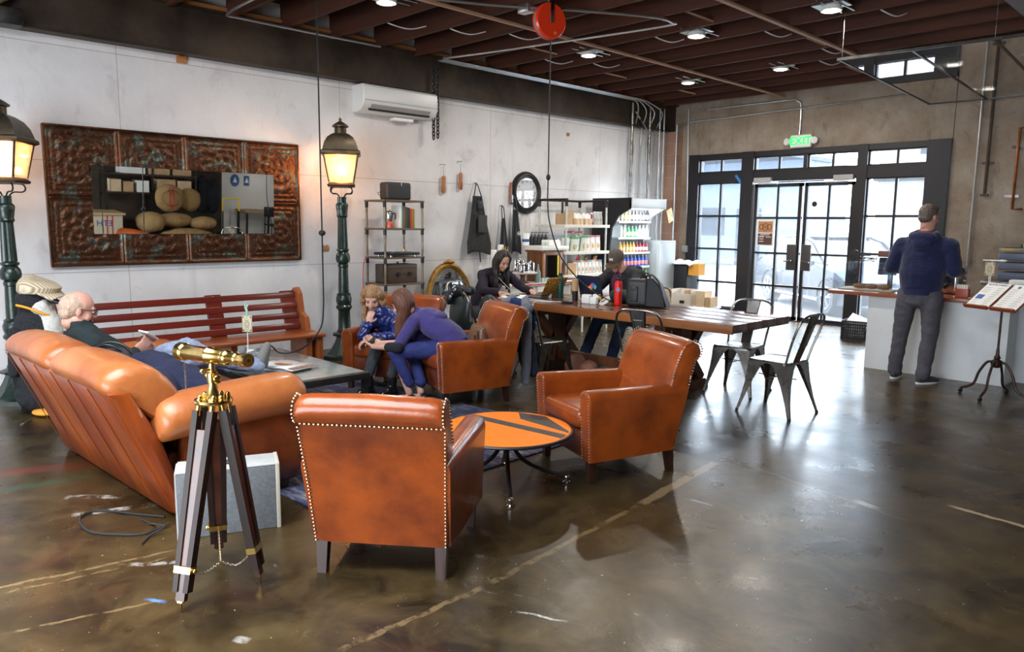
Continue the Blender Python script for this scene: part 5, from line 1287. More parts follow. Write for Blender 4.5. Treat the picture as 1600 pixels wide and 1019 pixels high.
# ------------------------------------------------------------------ white table with dispensing things
r = thing('enamel_side_table', 'cream table with a red edge along the wall under the steel canisters', 'table', (-7.38, 7.49, 0), 0)
MB().box((0, 0, .715), (.62, 1.24, .035), r=.006).build('table_top', M['white_enamel'], r)
MB().box((.312, 0, .722), (.008, 1.24, .018)).build('red_edge', M['red'], r, smooth=False)
MB().box((.26, 0, .62), (.03, 1.14, .15)).build('apron_board', M['white_enamel'], r, smooth=False)
d = MB().box((.285, .1, .62), (.02, .42, .13), r=.004).build('drawer', M['white_enamel'], r); b = MB(); b.ball((.30, .1, .62), .012); b.build('knob', M['chrome'], d)
for x in (-.27, .27):
    for y in (-.57, .57): MB().cyl((x, y, 0), (x, y, .70), .018, .024).build('leg', M['white_enamel'], r)
TZ = .733
r = thing('drawer_cabinet', 'narrow cream drawer table with a red edge in front of the pipe shelf', 'table', (-7.08, 8.44, 0), 0)
MB().box((0, 0, .715), (.34, .62, .035), r=.006).build('table_top', M['white_enamel'], r); MB().box((.172, 0, .722), (.008, .62, .018)).build('red_edge', M['red'], r, smooth=False)
MB().box((0, 0, .61), (.32, .60, .18)).build('carcass', M['white_enamel'], r, smooth=False); d = MB().box((.165, 0, .61), (.02, .5, .14), r=.004).build('drawer', M['white_enamel'], r); MB().ball((.182, -.15, .61), .012).build('knob', M['chrome'], d)
for x in (-.14, .14):
    for y in (-.28, .28): MB().cyl((x, y, 0), (x, y, .53), .014, .018).build('leg', M['white_enamel'], r)
r = thing('display_cabinet', 'small wooden cabinet with a glass door on the cream table', 'cabinet', (-7.32, 7.75, TZ), 0)
OW = wood('honey oak', (.40, .18, .07), (.25, .10, .035), axis=2)
b = MB(); b.box((-.13, 0, .21), (.02, .40, .42)); b.box((0, -.20, .21), (.28, .02, .42)); b.box((0, .20, .21), (.28, .02, .42)); b.box((0, 0, .01), (.28, .40, .02)); b.box((0, 0, .43), (.32, .46, .025)); b.build('carcass', wood('dark oak', (.20, .07, .025), (.11, .035, .012), axis=2), r, smooth=False)
b = MB(); b.box((.15, -.17, .21), (.02, .055, .40), r=.003); b.box((.15, .17, .21), (.02, .055, .40), r=.003); b.box((.15, 0, .395), (.02, .30, .04), r=.003); b.box((.15, 0, .03), (.02, .30, .05), r=.003); d = b.build('door_frame', OW, r)
MB().box((.15, 0, .21), (.004, .30, .34)).build('glass_pane', glassmat('cabinet glass', (.8, .85, .85), .15), d)
MB().box((.156, .12, .23), (.004, .02, .28)).build('yellow_strip', mat('yellow scale', (.85, .75, .02), rough=.5), d)
r = thing('white_tray', 'cream wooden tray on top of the small glass cabinet', 'tray', (-7.30, 7.78, TZ+.445), 0)
MB().box((0, 0, .03), (.34, .56, .06), r=.004).build('tray_body', M['white_enamel'], r)
tz = TZ+.507
r = thing('napkin_stack', 'stack of white napkins on the cream tray', 'napkins', (-7.25, 7.78, tz), 0); MB().box((0, 0, .04), (.16, .18, .08), r=.01).build('paper_stack', M['paper'], r); 
b = MB(); b.loft([[(cos(a)*q*.5, sin(a)*q, z) for a in [2*pi*i/10 for i in range(10)]] for z, q in ((0, .06), (.05, .05), (.09, .015))]); o = b.build('crumpled_napkin', M['paper']); o.location = (-7.25, 7.95, tz); tag(o, 'crumpled napkin standing right of the napkin stack', 'napkin')
for i in range(3):
    b = MB(); b.lathe([(.018, 0), (.02, .045), (.017, .045), (.015, .004), (.001, .004)], seg=12); o = b.build('small_glass', mat('greenish glass', (.45, .6, .55), rough=.1)); o.location = (-7.20, 7.60+.055*i, tz); tag(o, ('left', 'middle', 'right')[i]+' tiny green tinted glass on the cream tray', 'glass', 'tiny glasses on the tray')
for i, (y, c) in enumerate(((7.50, (.72, .70, .66)),)):
    r = thing('paper_cup_tower', 'white canister with a blue band behind the trays', 'canister', (-7.45, y, tz), 0); b = MB(); b.lathe([(.05, 0), (.05, .17), (.001, .17)], seg=20); b.build('body', M['paper'], r); b = MB(); b.lathe([(.051, .05), (.0515, .055), (.0515, .085), (.051, .09)], seg=20); b.build('blue_band', LOGO, r)
for i in range(5):
    r = thing('syrup_pump', 'black pump bottle, %s in the row above the wooden cabinet' % ORD[i], 'pump bottle', (-7.46, 7.62+.075*i, tz), 0, 'black pump bottles on the cabinet')
    b = MB(); b.lathe([(.025, 0), (.027, .01), (.027, .11), (.012, .13), (.012, .15)], seg=12); b.build('bottle_body', M['black'], r); b = MB(); b.tube([(0, 0, .15), (0, 0, .185), (.05, 0, .18)], .006, 6); b.build('pump', M['black'], r)
# cake stand with steel canisters
r = thing('cake_stand', 'round wooden pedestal stand carrying steel jugs', 'stand', (-7.22, 7.22, TZ), 0)
b = MB(); b.lathe([(.09, 0), (.10, .01), (.05, .03), (.03, .08), (.04, .11), (.06, .125)], seg=24); b.build('pedestal', wood('turned walnut', (.22, .09, .04), (.12, .05, .02), axis=2), r)
b = MB(); b.lathe([(.06, .125), (.19, .135), (.195, .15), (.19, .155), (.001, .155)], seg=32); b.build('plate', mat('marble plate', (.6, .55, .5), rough=.3), r)
for i, (dx, dy, rr, h) in enumerate(((.07, -.03, .06, .12), (.06, .09, .055, .13), (-.06, .0, .065, .16), (.10, -.12, .035, .09), (-.02, -.12, .04, .15))):
    rr_ = thing('steel_canister', '%s polished steel canister on the pedestal stand' % ('front', 'right front', 'tall back', 'small left', 'tall left')[i], 'canister', (-7.22+dx, 7.22+dy, TZ+.156), 0, 'steel canisters on the pedestal stand')
    b = MB(); b.lathe([(rr*.96, 0), (rr, .006), (rr, h*.85), (rr*.92, h*.9), (rr*.92, h)], seg=20); b.build('body', M['chrome'], rr_); b = MB(); b.lathe([(rr*.95, h), (rr*.6, h+.012), (.006, h+.016), (.010, h+.03), (.001, h+.034)], seg=20); b.build('lid', M['chrome'], rr_)
r = thing('utensil_jar', 'jar stuffed with wooden stir sticks left of the steel canisters', 'jar', (-7.40, 7.05, TZ+.26), 0); r.location.z = TZ
b = MB(); b.lathe([(.05, 0), (.055, .30), (.05, .30), (.045, .02), (.001, .02)], seg=16); b.build('jar_body', M['steel'], r); b = MB()
for k in range(9): a = k*2.4; b.tube([(cos(a)*.01, sin(a)*.01, .1), (cos(a)*.045, sin(a)*.045, .46+.02*(k % 3))], .005, 5)
b.build('stir_sticks', mat('birch sticks', (.55, .33, .13), rough=.6), r)
for i in range(2):
    r = thing('paper_cup_stack', 'stack of white paper cups behind the black haired woman, %s one' % ('shorter', 'taller')[i], 'cups', (-7.55, 6.98+.13*i, TZ), 0, 'paper cup stacks'); b = MB(); h = .45+.07*i
    b.lathe([(.03, 0), (.042, h-.10)]+[q for k in range(5) for q in ((.044, h-.09+.018*k), (.041, h-.085+.018*k))]+[(.04, h), (.001, h-.01)], seg=20); b.build('cups', M['paper'], r); 
r = thing('red_kettle', 'red kettle under the pedestal stand', 'kettle', (-7.28, 7.08, TZ), 0)
b = MB(); b.lathe([(.06, 0), (.08, .03), (.07, .08), (.03, .10), (.006, .11), (.01, .125), (.001, .13)], seg=20); b.build('body', M['red'], r); b = MB(); b.tube(bez([(0, -.06, .09), (0, 0, .17), (0, .06, .09)], 5), .007, 6); b.build('handle', M['black'], r)
r = thing('glass_bottle', 'clear glass water bottle beside the wooden cabinet', 'bottle', (-7.16, 7.46, TZ), 0)
b = MB(); b.lathe([(.001, 0), (.036, 0), (.038, .02), (.036, .14), (.014, .20), (.012, .25), (.015, .26), (.001, .262)], seg=20); b.build('bottle_body', mat('pale green glass', (.45, .62, .58), rough=.06, trans=.6), r)
for i in range(3):
    b = MB(); b.lathe([(.022, 0), (.026, .065), (.023, .065), (.02, .005), (.001, .005)], seg=14); o = b.build('drinking_glass', MC['greenish glass']); o.location = (-7.15, 7.54+.05*i, TZ); tag(o, ORD[i]+' small drinking glass at the foot of the wooden cabinet', 'glass', 'drinking glasses by the cabinet')

# ------------------------------------------------------------------ service counter
CW = mat('counter white panel', (.72, .74, .75), (.62, .64, .66), scale=1.5, rough=.35)
r = thing('service_counter', 'white panelled service counter with a reddish wooden top on the right', 'counter', (-2.45, 8.5, 0), 0)
b = MB(); b.box((0, .35, .40), (1.33, .7, .80)); b.build('front_panel', CW, r, smooth=False)
b = MB(); b.box((1.55, .70, .40), (1.8, .7, .80)); b.build('side_panel', mat('counter grey panel', (.5, .52, .54), rough=.45), r, smooth=False)
CT = wood('reddish counter top', (.30, .10, .045), (.18, .05, .02), axis=0, rough=.3)
MB().box((-.20, .37, .82), (1.80, .84, .04), r=.004).build('counter_top', CT, r); MB().box((1.55, .70, .822), (1.8, .8, .04), r=.004).build('counter_top', CT, r)
CZ = .842
r = thing('pastry_case', 'clear acrylic pastry case on the left end of the counter', 'display case', (-3.22, 8.78, CZ), 0)
AC = glassmat('clear acrylic', (.93, .97, 1), .10)
b = MB()
for c_, s_ in (((0, -.20, .16), (.66, .006, .32)), ((0, .20, .16), (.66, .006, .32)), ((-.33, 0, .16), (.006, .4, .32)), ((.33, 0, .16), (.006, .4, .32)), ((0, 0, .323), (.67, .41, .006))): b.box(c_, s_)
b.build('acrylic_box', AC, r, smooth=False)
MB().box((0, 0, .008), (.60, .34, .014), r=.003).build('pastry_board', mat('pale board', (.6, .48, .32), rough=.6), r)
s = thing('counter_sign', 'small dark cut-out sign with a round logo on top of the pastry case', 'sign', (-3.28, 8.62, CZ+.327), 0)
b = MB(); b.lathe([(.022, -.006), (.06, -.006), (.06, .006), (.022, .006)], seg=28, M=FR((-.07, 0, .065), (1, 0, 0), (0, 0, 1))); b.build('round_logo', M['blackmetal'], s)
text('sign_text', 'BLUE', .05, FR((.055, 0, .075), (1, 0, 0), (0, 0, 1)), M['blackmetal'], s, .006, bold=.002); text('sign_text', 'BUTTERFLY', .036, FR((.085, 0, .03), (1, 0, 0), (0, 0, 1)), M['blackmetal'], s, .006, bold=.002)
b = MB(); b.box((.03, 0, .006), (.24, .02, .012)); b.build('sign_base', M['blackmetal'], s, smooth=False)
BRD = mat('baked crust', (.30, .13, .05), (.18, .07, .03), scale=14, rough=.7, bump=.3)
for i, (dx, rz_) in enumerate(((-.08, 15), (.04, -10), (.17, 5))):
    b = MB(); b.loft([[(x, cos(a)*rr_, .03+sin(a)*rr_*.75) for a in [2*pi*k/12 for k in range(12)]] for x, rr_ in ((-.075, .01), (-.06, .03), (0, .04), (.06, .032), (.075, .01))]); o = b.build('pastry', BRD); o.location = (-3.22+dx, 8.72, CZ+.016); o.rotation_euler = (0, 0, rad(rz_)); tag(o, '%s brown loaf in the pastry case' % ORD[i], 'pastry', 'pastries in the case')
r = thing('card_register', 'dark point of sale screen on a stand behind the pastry case', 'screen', (-3.10, 9.08, CZ), 10)
b = MB(); b.cyl((0, 0, 0), (0, 0, .2), .02); b.box((0, 0, .005), (.16, .14, .01)); b.build('stand', M['steel'], r)
MB().box((0, 0, .26), (.28, .02, .2), r=.005, rot=(-12, 0, 0)).build('screen', mat('screen dark', (.06, .07, .09), rough=.15), r); MB().box((-.02, -.01, .40), (.26, .06, .07), r=.006).build('brown_box_top', mat('red brown box', (.14, .05, .035), rough=.5), r)
r = thing('espresso_machine', 'steel coffee machine on the counter behind the standing man', 'coffee machine', (-2.62, 9.08, CZ-.87), 0)
MB().box((0, 0, 1.02), (.5, .34, .30), r=.03).build('body', M['chrome'], r)
b = MB()
for x in (-.15, .15): b.cyl((x, -.16, .98), (x, -.24, .95), .02); b.ball((x, -.16, 1.06), .03)
b.build('group_head', M['black'], r)
r = thing('napkin_holder', 'red brown holder full of napkins on the counter next to the man', 'napkin holder', (-2.24, 8.62, CZ), 0)
MB().box((0, 0, .045), (.12, .08, .09), r=.006).build('holder', mat('terracotta plastic', (.32, .07, .04), rough=.4), r)
b = MB()
for k in range(5): b.box((-.04+.02*k, 0, .10), (.014, .06, .06), rot=(0, k*4-8, 0))
b.build('napkins', M['paper'], r, smooth=False)
number_sign((-2.03, 8.66, CZ), 0, 'gold patterned sign on a white T stand on the counter', .36, gold=1)
b = MB(); b.lathe([(.06, 0), (.06, .012), (.02, .02), (.012, .06), (.006, .10)], seg=20); b.cyl((0, 0, .1), (0, 0, .38), .006); b.box((0, 0, .385), (.16, .03, .012), r=.004); b.ball((.09, 0, .385), (.04, .015, .012)); o = b.build('sign_stand', M['white_enamel']); o.location = (-2.03, 8.72, CZ); tag(o, 'white T shaped metal stand behind the gold patterned sign', 'stand')
o = MB().box((0, 0, .005), (.22, .16, .01), r=.002).build('wood_tray', mat('pink tray', (.55, .34, .26), rough=.5)); o.location = (-2.06, 8.63, CZ-.001); o['kind'] = 'structure'; del o['kind']; tag(o, 'thin pinkish tray under the gold patterned sign', 'tray')
r = thing('sugar_caddy', 'pale grey box topped with white cups on the counter behind the menus', 'box', (-1.80, 8.66, CZ), 0)
MB().box((0, 0, .075), (.22, .2, .15), r=.004).build('grey_box', mat('caddy grey', (.42, .44, .43), rough=.5), r)
b = MB(); b.box((.03, 0, .18), (.15, .12, .05), r=.008); b.box((.10, 0, .225), (.04, .04, .05), r=.008); b.build('white_packets', M['paper'], r)
# grinder
r = thing('coffee_grinder', 'black coffee grinder with a clear hopper of beans on the counter', 'grinder', (-1.66, 9.02, CZ), 0)
b = MB(); b.box((.03, 0, .17), (.24, .3, .34), r=.02); b.box((.02, 0, .36), (.28, .3, .06), r=.02); b.build('body', M['black'], r)
MB().box((-.02, -.155, .2), (.10, .01, .20), r=.004).build('front_mesh', M['blackmetal'], r)
b = MB(); b.lathe([(.035, .39), (.045, .41), (.10, .52), (.135, .62), (.138, .68)], seg=28); b.build('hopper', glassmat('hopper plastic', (.8, .82, .85), .15), r)
b = MB(); b.lathe([(.03, .39), (.045, .42), (.09, .51), (.118, .58), (.001, .585)], seg=24); b.build('coffee_beans', mat('coffee beans', (.05, .025, .015), (.02, .01, .006), scale=60, rough=.4, bump=.6), r); b = MB(); b.lathe([(.001, .70), (.14, .70), (.14, .68), (.001, .68)], seg=28); b.build('hopper_lid', M['black'], r)
mug((-1.50, 8.95, CZ), 180, 'cream mug at the right edge of the photo beside the grinder', 1.45, mat('cream glaze', (.62, .58, .42), rough=.25))
o = MB(); 
for k in range(3): o.tube([(.02*k, 0, 0), (.02*k+.05, .02, .10)], .004, 6)
o = o.build('tongs', M['chrome']); o.location = (-1.70, 8.80, CZ); tag(o, 'bundle of shiny spoons leaning beside the grey box', 'spoon')
# back counter with equipment
r = thing('back_counter', 'stainless back counter with a black undershelf behind the coffee bar', 'counter', (-1.9, 11.2, 0), 0)
b = MB(); b.box((0, 0, .86), (1.5, .6, .05), r=.004); b.box((0, -.02, .70), (1.5, .55, .08)); b.build('steel_top', M['steel'], r); b = MB(); b.box((0, .05, .32), (1.5, .5, .62)); b.build('dark_cabinet', M['black'], r, smooth=False)
BZ_ = .887
r = thing('tray_stack', 'stack of grey blue plastic trays on the back counter', 'trays', (-2.28, 11.15, BZ_), 0)
for k, (z, m_) in enumerate(((.05, mat('grey blue tray', (.14, .17, .25), rough=.35)), (.17, MC['grey blue tray']), (.29, MC['grey blue tray']))): MB().box((0, 0, z+.02), (.42, .4, .09), r=.015).build('tray', m_, r)
MB().box((0, -.03, .40), (.42, .34, .03), r=.004).build('folder_layer', mat('blue yellow papers', (.05, .16, .45), (.65, .5, .1), scale=5, rough=.5), r)
o = MB().box((0, 0, .03), (.16, .2, .06), r=.01).build('folded_cloth', mat('pale green cloth', (.42, .48, .28), rough=.9)); o.location = (-2.17, 11.12, BZ_+.42); tag(o, 'folded pale green cloth on the stacked trays', 'cloth')
o = MB().box((0, 0, .02), (.2, .2, .04), r=.015).build('folded_cloth', mat('brownish cloth', (.25, .2, .17), rough=.9)); o.location = (-2.37, 11.12, BZ_+.42); tag(o, 'folded brown cloth on the stacked trays', 'cloth')
r = thing('bread_box', 'brown woven box with an arched lid against the far wall', 'box', (-1.86, 11.25, BZ_), 0)
MB().box((0, 0, .24), (.42, .4, .48), r=.006).build('box_body', mat('brown weave', (.26, .10, .03), (.15, .055, .018), scale=40, rough=.6, bump=.3), r)
b = MB(); b.prism([(cos(a)*.24, sin(a)*.17) for a in [pi*i/16 for i in range(17)]], .03, M=FR((.0, .12, .48), (1, 0, 0), (0, 0, 1))); b.build('arched_lid', mat('pale arched board', (.45, .30, .18), (.36, .22, .12), scale=6, rough=.6), r, smooth=False)
# wall pieces on the far right
b = MB(); b.tube([(-3.03, YF-.04, 1.0), (-3.03, YF-.04, 3.6)], .014, 8); tag(b.build('pipe', M['conduit']), 'thin silver pipe on the far wall right of the shop front', 'pipe')
b = MB(); b.tube([(-2.90, YF-.05, 2.0), (-2.90, YF-.05, 3.6)], .02, 8); b.box((-2.90, YF-.03, 2.42), (.14, .03, .03)); b.box((-2.90, YF-.05, 1.99), (.09, .05, .03)); tag(b.build('pipe', mat('rusty black pipe', (.09, .05, .03), (.04, .03, .025), scale=15, rough=.5)), 'rusty black pipe stub ending halfway down the far wall', 'pipe')
r = thing('electrical_panel', 'copper pipe frame around a white control box at the right edge', 'electrical panel', (-2.36, YF-.07, 2.25), 0)
b = MB(); b.tube([(.25, 0, .60), (-.20, 0, .60), (-.20, 0, -.45), (-.08, 0, -.45)], .018, 8); b.build('copper_pipe', mat('aged copper', (.30, .09, .03), (.14, .05, .02), scale=10, rough=.35, metal=.7), r)
MB().box((-.20, .02, .36), (.14, .03, .035)).build('pipe_clamp', M['chrome'], r); MB().box((-.22, .02, -.28), (.16, .03, .035)).build('pipe_clamp', M['chrome'], r)
b = MB(); b.box((.10, .02, .08), (.36, .08, .62), r=.008); o = b.build('control_box', mat('ivory casing', (.62, .58, .52), rough=.4), r)
b = MB()
for k in range(4): b.box((-.03+.07*k, -.022, -.08), (.03, .006, .11))
b.build('switch_row', M['black'], o, smooth=False); MB().box((.0, -.022, .02), (.07, .004, .015)).build('blue_label', LOGO, o)
MB().box((-.02, .0, -.36), (.09, .05, .18), r=.006).build('yellow_valve_box', mat('safety yellow', (.75, .42, .02), rough=.4), r); MB().ball((-.02, -.02, -.22), .03).build('gauge', M['brass'], r)

# ------------------------------------------------------------------ menu stand
r = thing('menu_stand', 'cast iron pedestal music stand holding two menus in front of the counter', 'stand', (-1.72, 7.88, 0), -28)
IR = mat('rust brown cast iron', (.07, .035, .025), (.03, .018, .014), scale=16, rough=.45, metal=.6)
b = MB(); b.cyl((0, 0, .33), (0, 0, .84), .010); b.lathe([(.02, .28), (.045, .30), (.05, .34), (.02, .36), (.03, .37), (.016, .40), (.012, .46)], seg=16); b.build('post', IR, r)
for k in range(4):
    a = rad(20+90*k); u = Vector((cos(a), sin(a), 0))
    b = MB(); b.tube(bez([u*.03+Vector((0, 0, .33)), u*.08+Vector((0, 0, .32)), u*.14+Vector((0, 0, .22)), u*.18+Vector((0, 0, .10)), u*.28+Vector((0, 0, .045))], 6), .012, 8, radii=None); l_ = b.build('leg', IR, r)
    b = MB(); b.cyl(u*.285+Vector((-.008, 0, .02)), u*.285+Vector((.008, 0, .02)), .02, seg=14); b.cyl(u*.28+Vector((0, 0, .02)), u*.28+Vector((0, 0, .05)), .008); b.build('caster', M['black'], l_)
MW = mat('red stained ledge', (.26, .055, .02), rough=.4)
for i, (x, lab) in enumerate(((-.135, 'BLUE BUTTERFLY'), (.135, 'Drinks'))):
    Tm = Matrix.Translation((x, -.02, .93)) @ Euler((rad(38), 0, 0)).to_matrix().to_4x4()
    b = MB(); b.box((0, 0, 0), (.245, .34, .012), M=Tm); o = b.build('menu_board', MW, r)
    b = MB(); b.box((0, -.17, .012), (.245, .016, .035), M=Tm); b.build('ledge', MW, o)
    b = MB(); b.box((0, .005, .008), (.235, .33, .003), M=Tm); p = b.build('menu_sheet', M['paper'], o)
    TX = mat('menu ink', (.05, .08, .20), rough=.7); TG = mat('menu grey ink', (.45, .42, .45), rough=.7)
    if i == 0:
        text('menu_title', lab, .026, Tm @ Matrix.Translation((0, .145, .0105)), TX, p, .0004, bold=.0006)
        MB().box((-.06, -.03, .0105), (.07, .06, .001), M=Tm).build('blue_picture', mat('menu blue', (.06, .16, .42), rough=.6), p)
    else:
        b = MB(); b.lathe([(.001, 0), (.016, 0), (.016, .001), (.001, .001)], seg=18, M=Tm @ Matrix.Translation((-.05, .135, .0098))); b.build('round_logo', LOGO, p)
        text('menu_title', 'BLUE', .018, Tm @ Matrix.Translation((.05, .135, .0105)), TX, p, .0004)
    for cx in (-.06, .06):
        b = MB()
        for k in range(9):
            y = .105-.03*k
            if i == 0 and cx < 0 and k in (3, 4, 5): continue
            b.box((cx-random.uniform(0, .012), y, .0102), (.08-random.uniform(0, .03), .004, .0006), M=Tm); b.box((cx-.01, y-.009, .0102), (.06-random.uniform(0, .03), .0025, .0006), M=Tm)
        b.build('menu_lines', TG, p, smooth=False)
# crate near the door
r = thing('milk_crate', 'black plastic milk crate with white papers behind the counter end', 'crate', (-4.02, 10.62, 0), 8)
b = MB()
for s_ in (-1, 1):
    for ax in (0, 1):
        for k in range(12):
            o_ = -.165+.03*k
            b.box(((o_, s_*.165, .13) if ax == 0 else (s_*.165, o_, .13)), ((.010, .008, .26) if ax == 0 else (.008, .010, .26)))
        for z in (.012, .05, .09, .13, .17, .215, .25): b.box(((0, s_*.165, z) if ax == 0 else (s_*.165, 0, z)), ((.34, .010, .012 if .02 < z < .2 else .026) if ax == 0 else (.010, .34, .012 if .02 < z < .2 else .026)))
b.box((0, 0, .01), (.33, .33, .012)); b.build('crate_lattice', M['black'], r, smooth=False)
o = MB().box((0, 0, 0), (.28, .26, .02), rot=(25, 20, 10)).build('paper_sheets', M['paper']); o.location = (-4.0, 10.62, .24); tag(o, 'white papers sticking out of the black milk crate', 'paper')
o = MB().box((0, 0, .13), (.26, .26, .2)).build('packed_goods', mat('grey packets', (.5, .5, .5), (.1, .1, .1), scale=14, rough=.6)); o.parent = r
# poster on the door
r = thing('door_poster', 'two part orange banknote style notice taped inside the left glass door', 'poster', (-6.07, YF+.035, 1.46), 0)
r.location = (-6.06, YF+.0, 1.44)
MB().box((0, 0, 0), (.30, .004, .44)).build('white_backing', M['paper'], r, smooth=False)
OP = mat('banknote orange', (.62, .30, .13), (.5, .22, .09), scale=60, rough=.6); DKI = mat('poster ink', (.10, .05, .035), rough=.6)
MB().box((0, -.004, .09), (.25, .004, .18)).build('top_card', OP, r, smooth=False); MB().box((0, -.004, -.11), (.25, .004, .19)).build('lower_card', DKI, r, smooth=False)
b = MB()
for x, rr in ((-.07, .045), (0, .06), (.07, .045)):
    for q in (1, .75): b.tube([(x+cos(a)*rr*q*.9, -.007, .09+sin(a)*rr*q*1.1) for a in [2*pi*i/20 for i in range(20)]], .003, 4, closed=True)
b.box((0, -.007, .09), (.02, .002, .05)); b.tube([(-.118, -.007, .005), (.118, -.007, .005), (.118, -.007, .175), (-.118, -.007, .175)], .002, 4, closed=True)
b.build('printed_rosettes', DKI, r); b = MB()
for x, z, w_, h_ in ((0, -.018, .2, .012), (0, -.04, .16, .012), (-.06, -.07, .09, .02), (-.06, -.11, .07, .015), (-.06, -.15, .08, .015), (.06, -.075, .09, .015)): b.box((x, -.007, z), (w_, .002, h_))
b.build('printed_lines', mat('poster pale print', (.7, .62, .6), rough=.6), r, smooth=False)
# small round decal and blue tape
o = MB().lathe([(.028, 0), (.042, 0), (.042, .002), (.028, .002)], seg=20, M=FR((0, 0, 0), (1, 0, 0), (0, 0, 1))).build('round_decal', M['black']); o.location = (-5.27, YF+.035, 1.90); tag(o, 'small round black and white sticker on the right glass door', 'sticker')
TP = mat('blue tape', (.04, .20, .55), rough=.6)
for x, z, rz_, t in ((-7.44, 2.36, 8, 'short blue tape strip on the far left of the dark door frame'), (-6.58, 2.33, -52, 'slanted blue tape strip above the left shop window')):
    o = MB().box((0, 0, 0), (.17, .003, .045), rot=(0, -rz_, 0)).build('tape_strip', TP, smooth=False); o.location = (x, YF-.042, z); tag(o, t, 'tape')

# ------------------------------------------------------------------ things on the long table
LZ = .751
def laptop(loc, rz, label, lidm, w_=.33, d_=.23, ang=110, art=None):
    r = thing('laptop', label, 'laptop', loc, rz)
    MB().box((0, 0, .009), (w_, d_, .016), r=.005).build('base', mat('laptop base', (.12, .12, .13), rough=.4), r)
    MB().box((0, -.01, .0175), (w_*.9, d_*.55, .002)).build('keyboard', M['black'], r)
    Tm = Matrix.Translation((0, d_/2, .018)) @ Euler((rad(ang-90), 0, 0)).to_matrix().to_4x4().inverted()
    b = MB(); b.box((0, 0, d_/2), (w_, .007, d_), r=.003, M=Tm); lid = b.build('lid', lidm, r); b = MB(); b.box((0, -.004, d_/2), (w_*.94, .001, d_*.88), M=Tm); b.build('screen', mat('screen glow', (.45, .5, .55), em=.5, rough=.2), lid)
    return r, lid, Tm
LP_ = bpy.data.materials.new('leopard pattern cover'); LP_.use_nodes = True; MC['leopard'] = LP_
n = LP_.node_tree.nodes; L = LP_.node_tree.links; vo = n.new('ShaderNodeTexVoronoi'); vo.inputs['Scale'].default_value = 55; tc = n.new('ShaderNodeTexCoord'); L.new(tc.outputs['Object'], vo.inputs[0])
cr = n.new('ShaderNodeValToRGB'); cr.color_ramp.interpolation = 'CONSTANT'; cr.color_ramp.elements[0].color = (.012, .016, .035, 1); cr.color_ramp.elements[1].position = .42; cr.color_ramp.elements[1].color = (.50, .26, .03, 1)
L.new(vo.outputs['Distance'], cr.inputs[0]); L.new(cr.outputs[0], n['Principled BSDF'].inputs['Base Color'])
laptop((-5.62, 5.93, LZ), -88, 'laptop with a navy and gold leopard print lid in front of the black haired woman', LP_, ang=118)
r, lid, Tm = laptop((-5.02, 6.20, LZ), 172, 'dark blue laptop with a rainbow sticker in front of the man in the cap', mat('dark navy lid', (.012, .018, .045), rough=.3), w_=.36, d_=.25, ang=104)
for k, c in enumerate(((.1, .7, .2), (.02, .35, .8), (.5, .05, .7), (.85, .1, .3), (.9, .3, .05), (.9, .7, .1))):
    b = MB(); b.box((-.085+.018*k, .0045, .13+.02*sin(k*.9)), (.024, .001, .05), M=Tm, rot=(0, k*18-40, 0)); b.build('rainbow_sticker', mat('rainbow %d' % k, c, rough=.4), lid, smooth=False)
def flask(loc, label, m_, h=.27, rr=.036, band=None):
    r = thing('water_bottle', label, 'bottle', loc, 0)
    b = MB(); b.lathe([(rr*.95, 0), (rr, .006), (rr, h*.74), (rr*.9, h*.80), (rr*.62, h*.85), (rr*.60, h*.87)], seg=24); b.build('bottle_body', m_, r)
    b = MB(); b.lathe([(rr*.60, h*.87), (rr*.66, h*.88), (rr*.66, h*.94), (rr*.6, h*.95)], seg=20)
    b.build('cap', M['black'], r); return r
rb = flask((-4.58, 5.93, LZ), 'bright red metal water bottle with a round butterfly badge on the long table', mat('red powder coat', (.75, .015, .012), rough=.35), .28, .038)
b = MB(); b.tube(bez([(-.02, 0, .265), (-.024, 0, .29), (0, 0, .305), (.024, 0, .29), (.02, 0, .265)], 4), .005, 6); b.build('carry_loop', M['black'], rb)
def badge(rb, rr, z, s=.02):
    u = Vector((.6, -.8, 0)).normalized(); q = FR(u*(rr+.0005)+Vector((0, 0, z)), (u.y*-1, u.x, 0), (0, 0, 1))
    b = MB(); b.prism([(cos(2*pi*i/20)*s, sin(2*pi*i/20)*s) for i in range(20)], .001, M=q); d = b.build('round_badge', M['white'], rb); b = MB(); b.prism([(cos(2*pi*i/20)*s*.88, sin(2*pi*i/20)*s*.88) for i in range(20)], .001, M=q @ Matrix.Translation((0, 0, .0008))); b.build('blue_disc', LOGO, d)
    b = MB(); b.prism(butterfly(s*.7), .001, M=q @ Matrix.Translation((0, 0, .0016))); b.build('butterfly_mark', M['white'], d)
badge(rb, .038, .155)
flask((-5.44, 6.02, LZ), 'dark green metal bottle in the middle of the long table', mat('forest green coat', (.01, .06, .045), rough=.4), .28, .036)
r = thing('plastic_cup', 'empty frosted plastic cup beside the green bottle', 'cup', (-5.52, 5.93, LZ), 0)
b = MB(); b.lathe([(.028, 0), (.038, .11), (.040, .112), (.036, .11), (.026, .004), (.001, .004)], seg=24); b.build('cup_body', mat('frosted plastic', (.75, .8, .85), rough=.2), r)
r = thing('travel_tumbler', 'black tumbler with a tan upper half left of the navy laptop', 'tumbler', (-5.14, 5.92, LZ), 0)
b = MB(); b.lathe([(.030, 0), (.032, .10)], seg=20); b.build('lower_body', M['black'], r); b = MB(); b.lathe([(.032, .10), (.034, .22), (.001, .22)], seg=20); b.build('upper_sleeve', mat('tan bamboo', (.50, .30, .14), rough=.5), r)
r = thing('power_adapter', 'white power strip block with plugs on the long table', 'power strip', (-4.83, 5.80, LZ), 15)
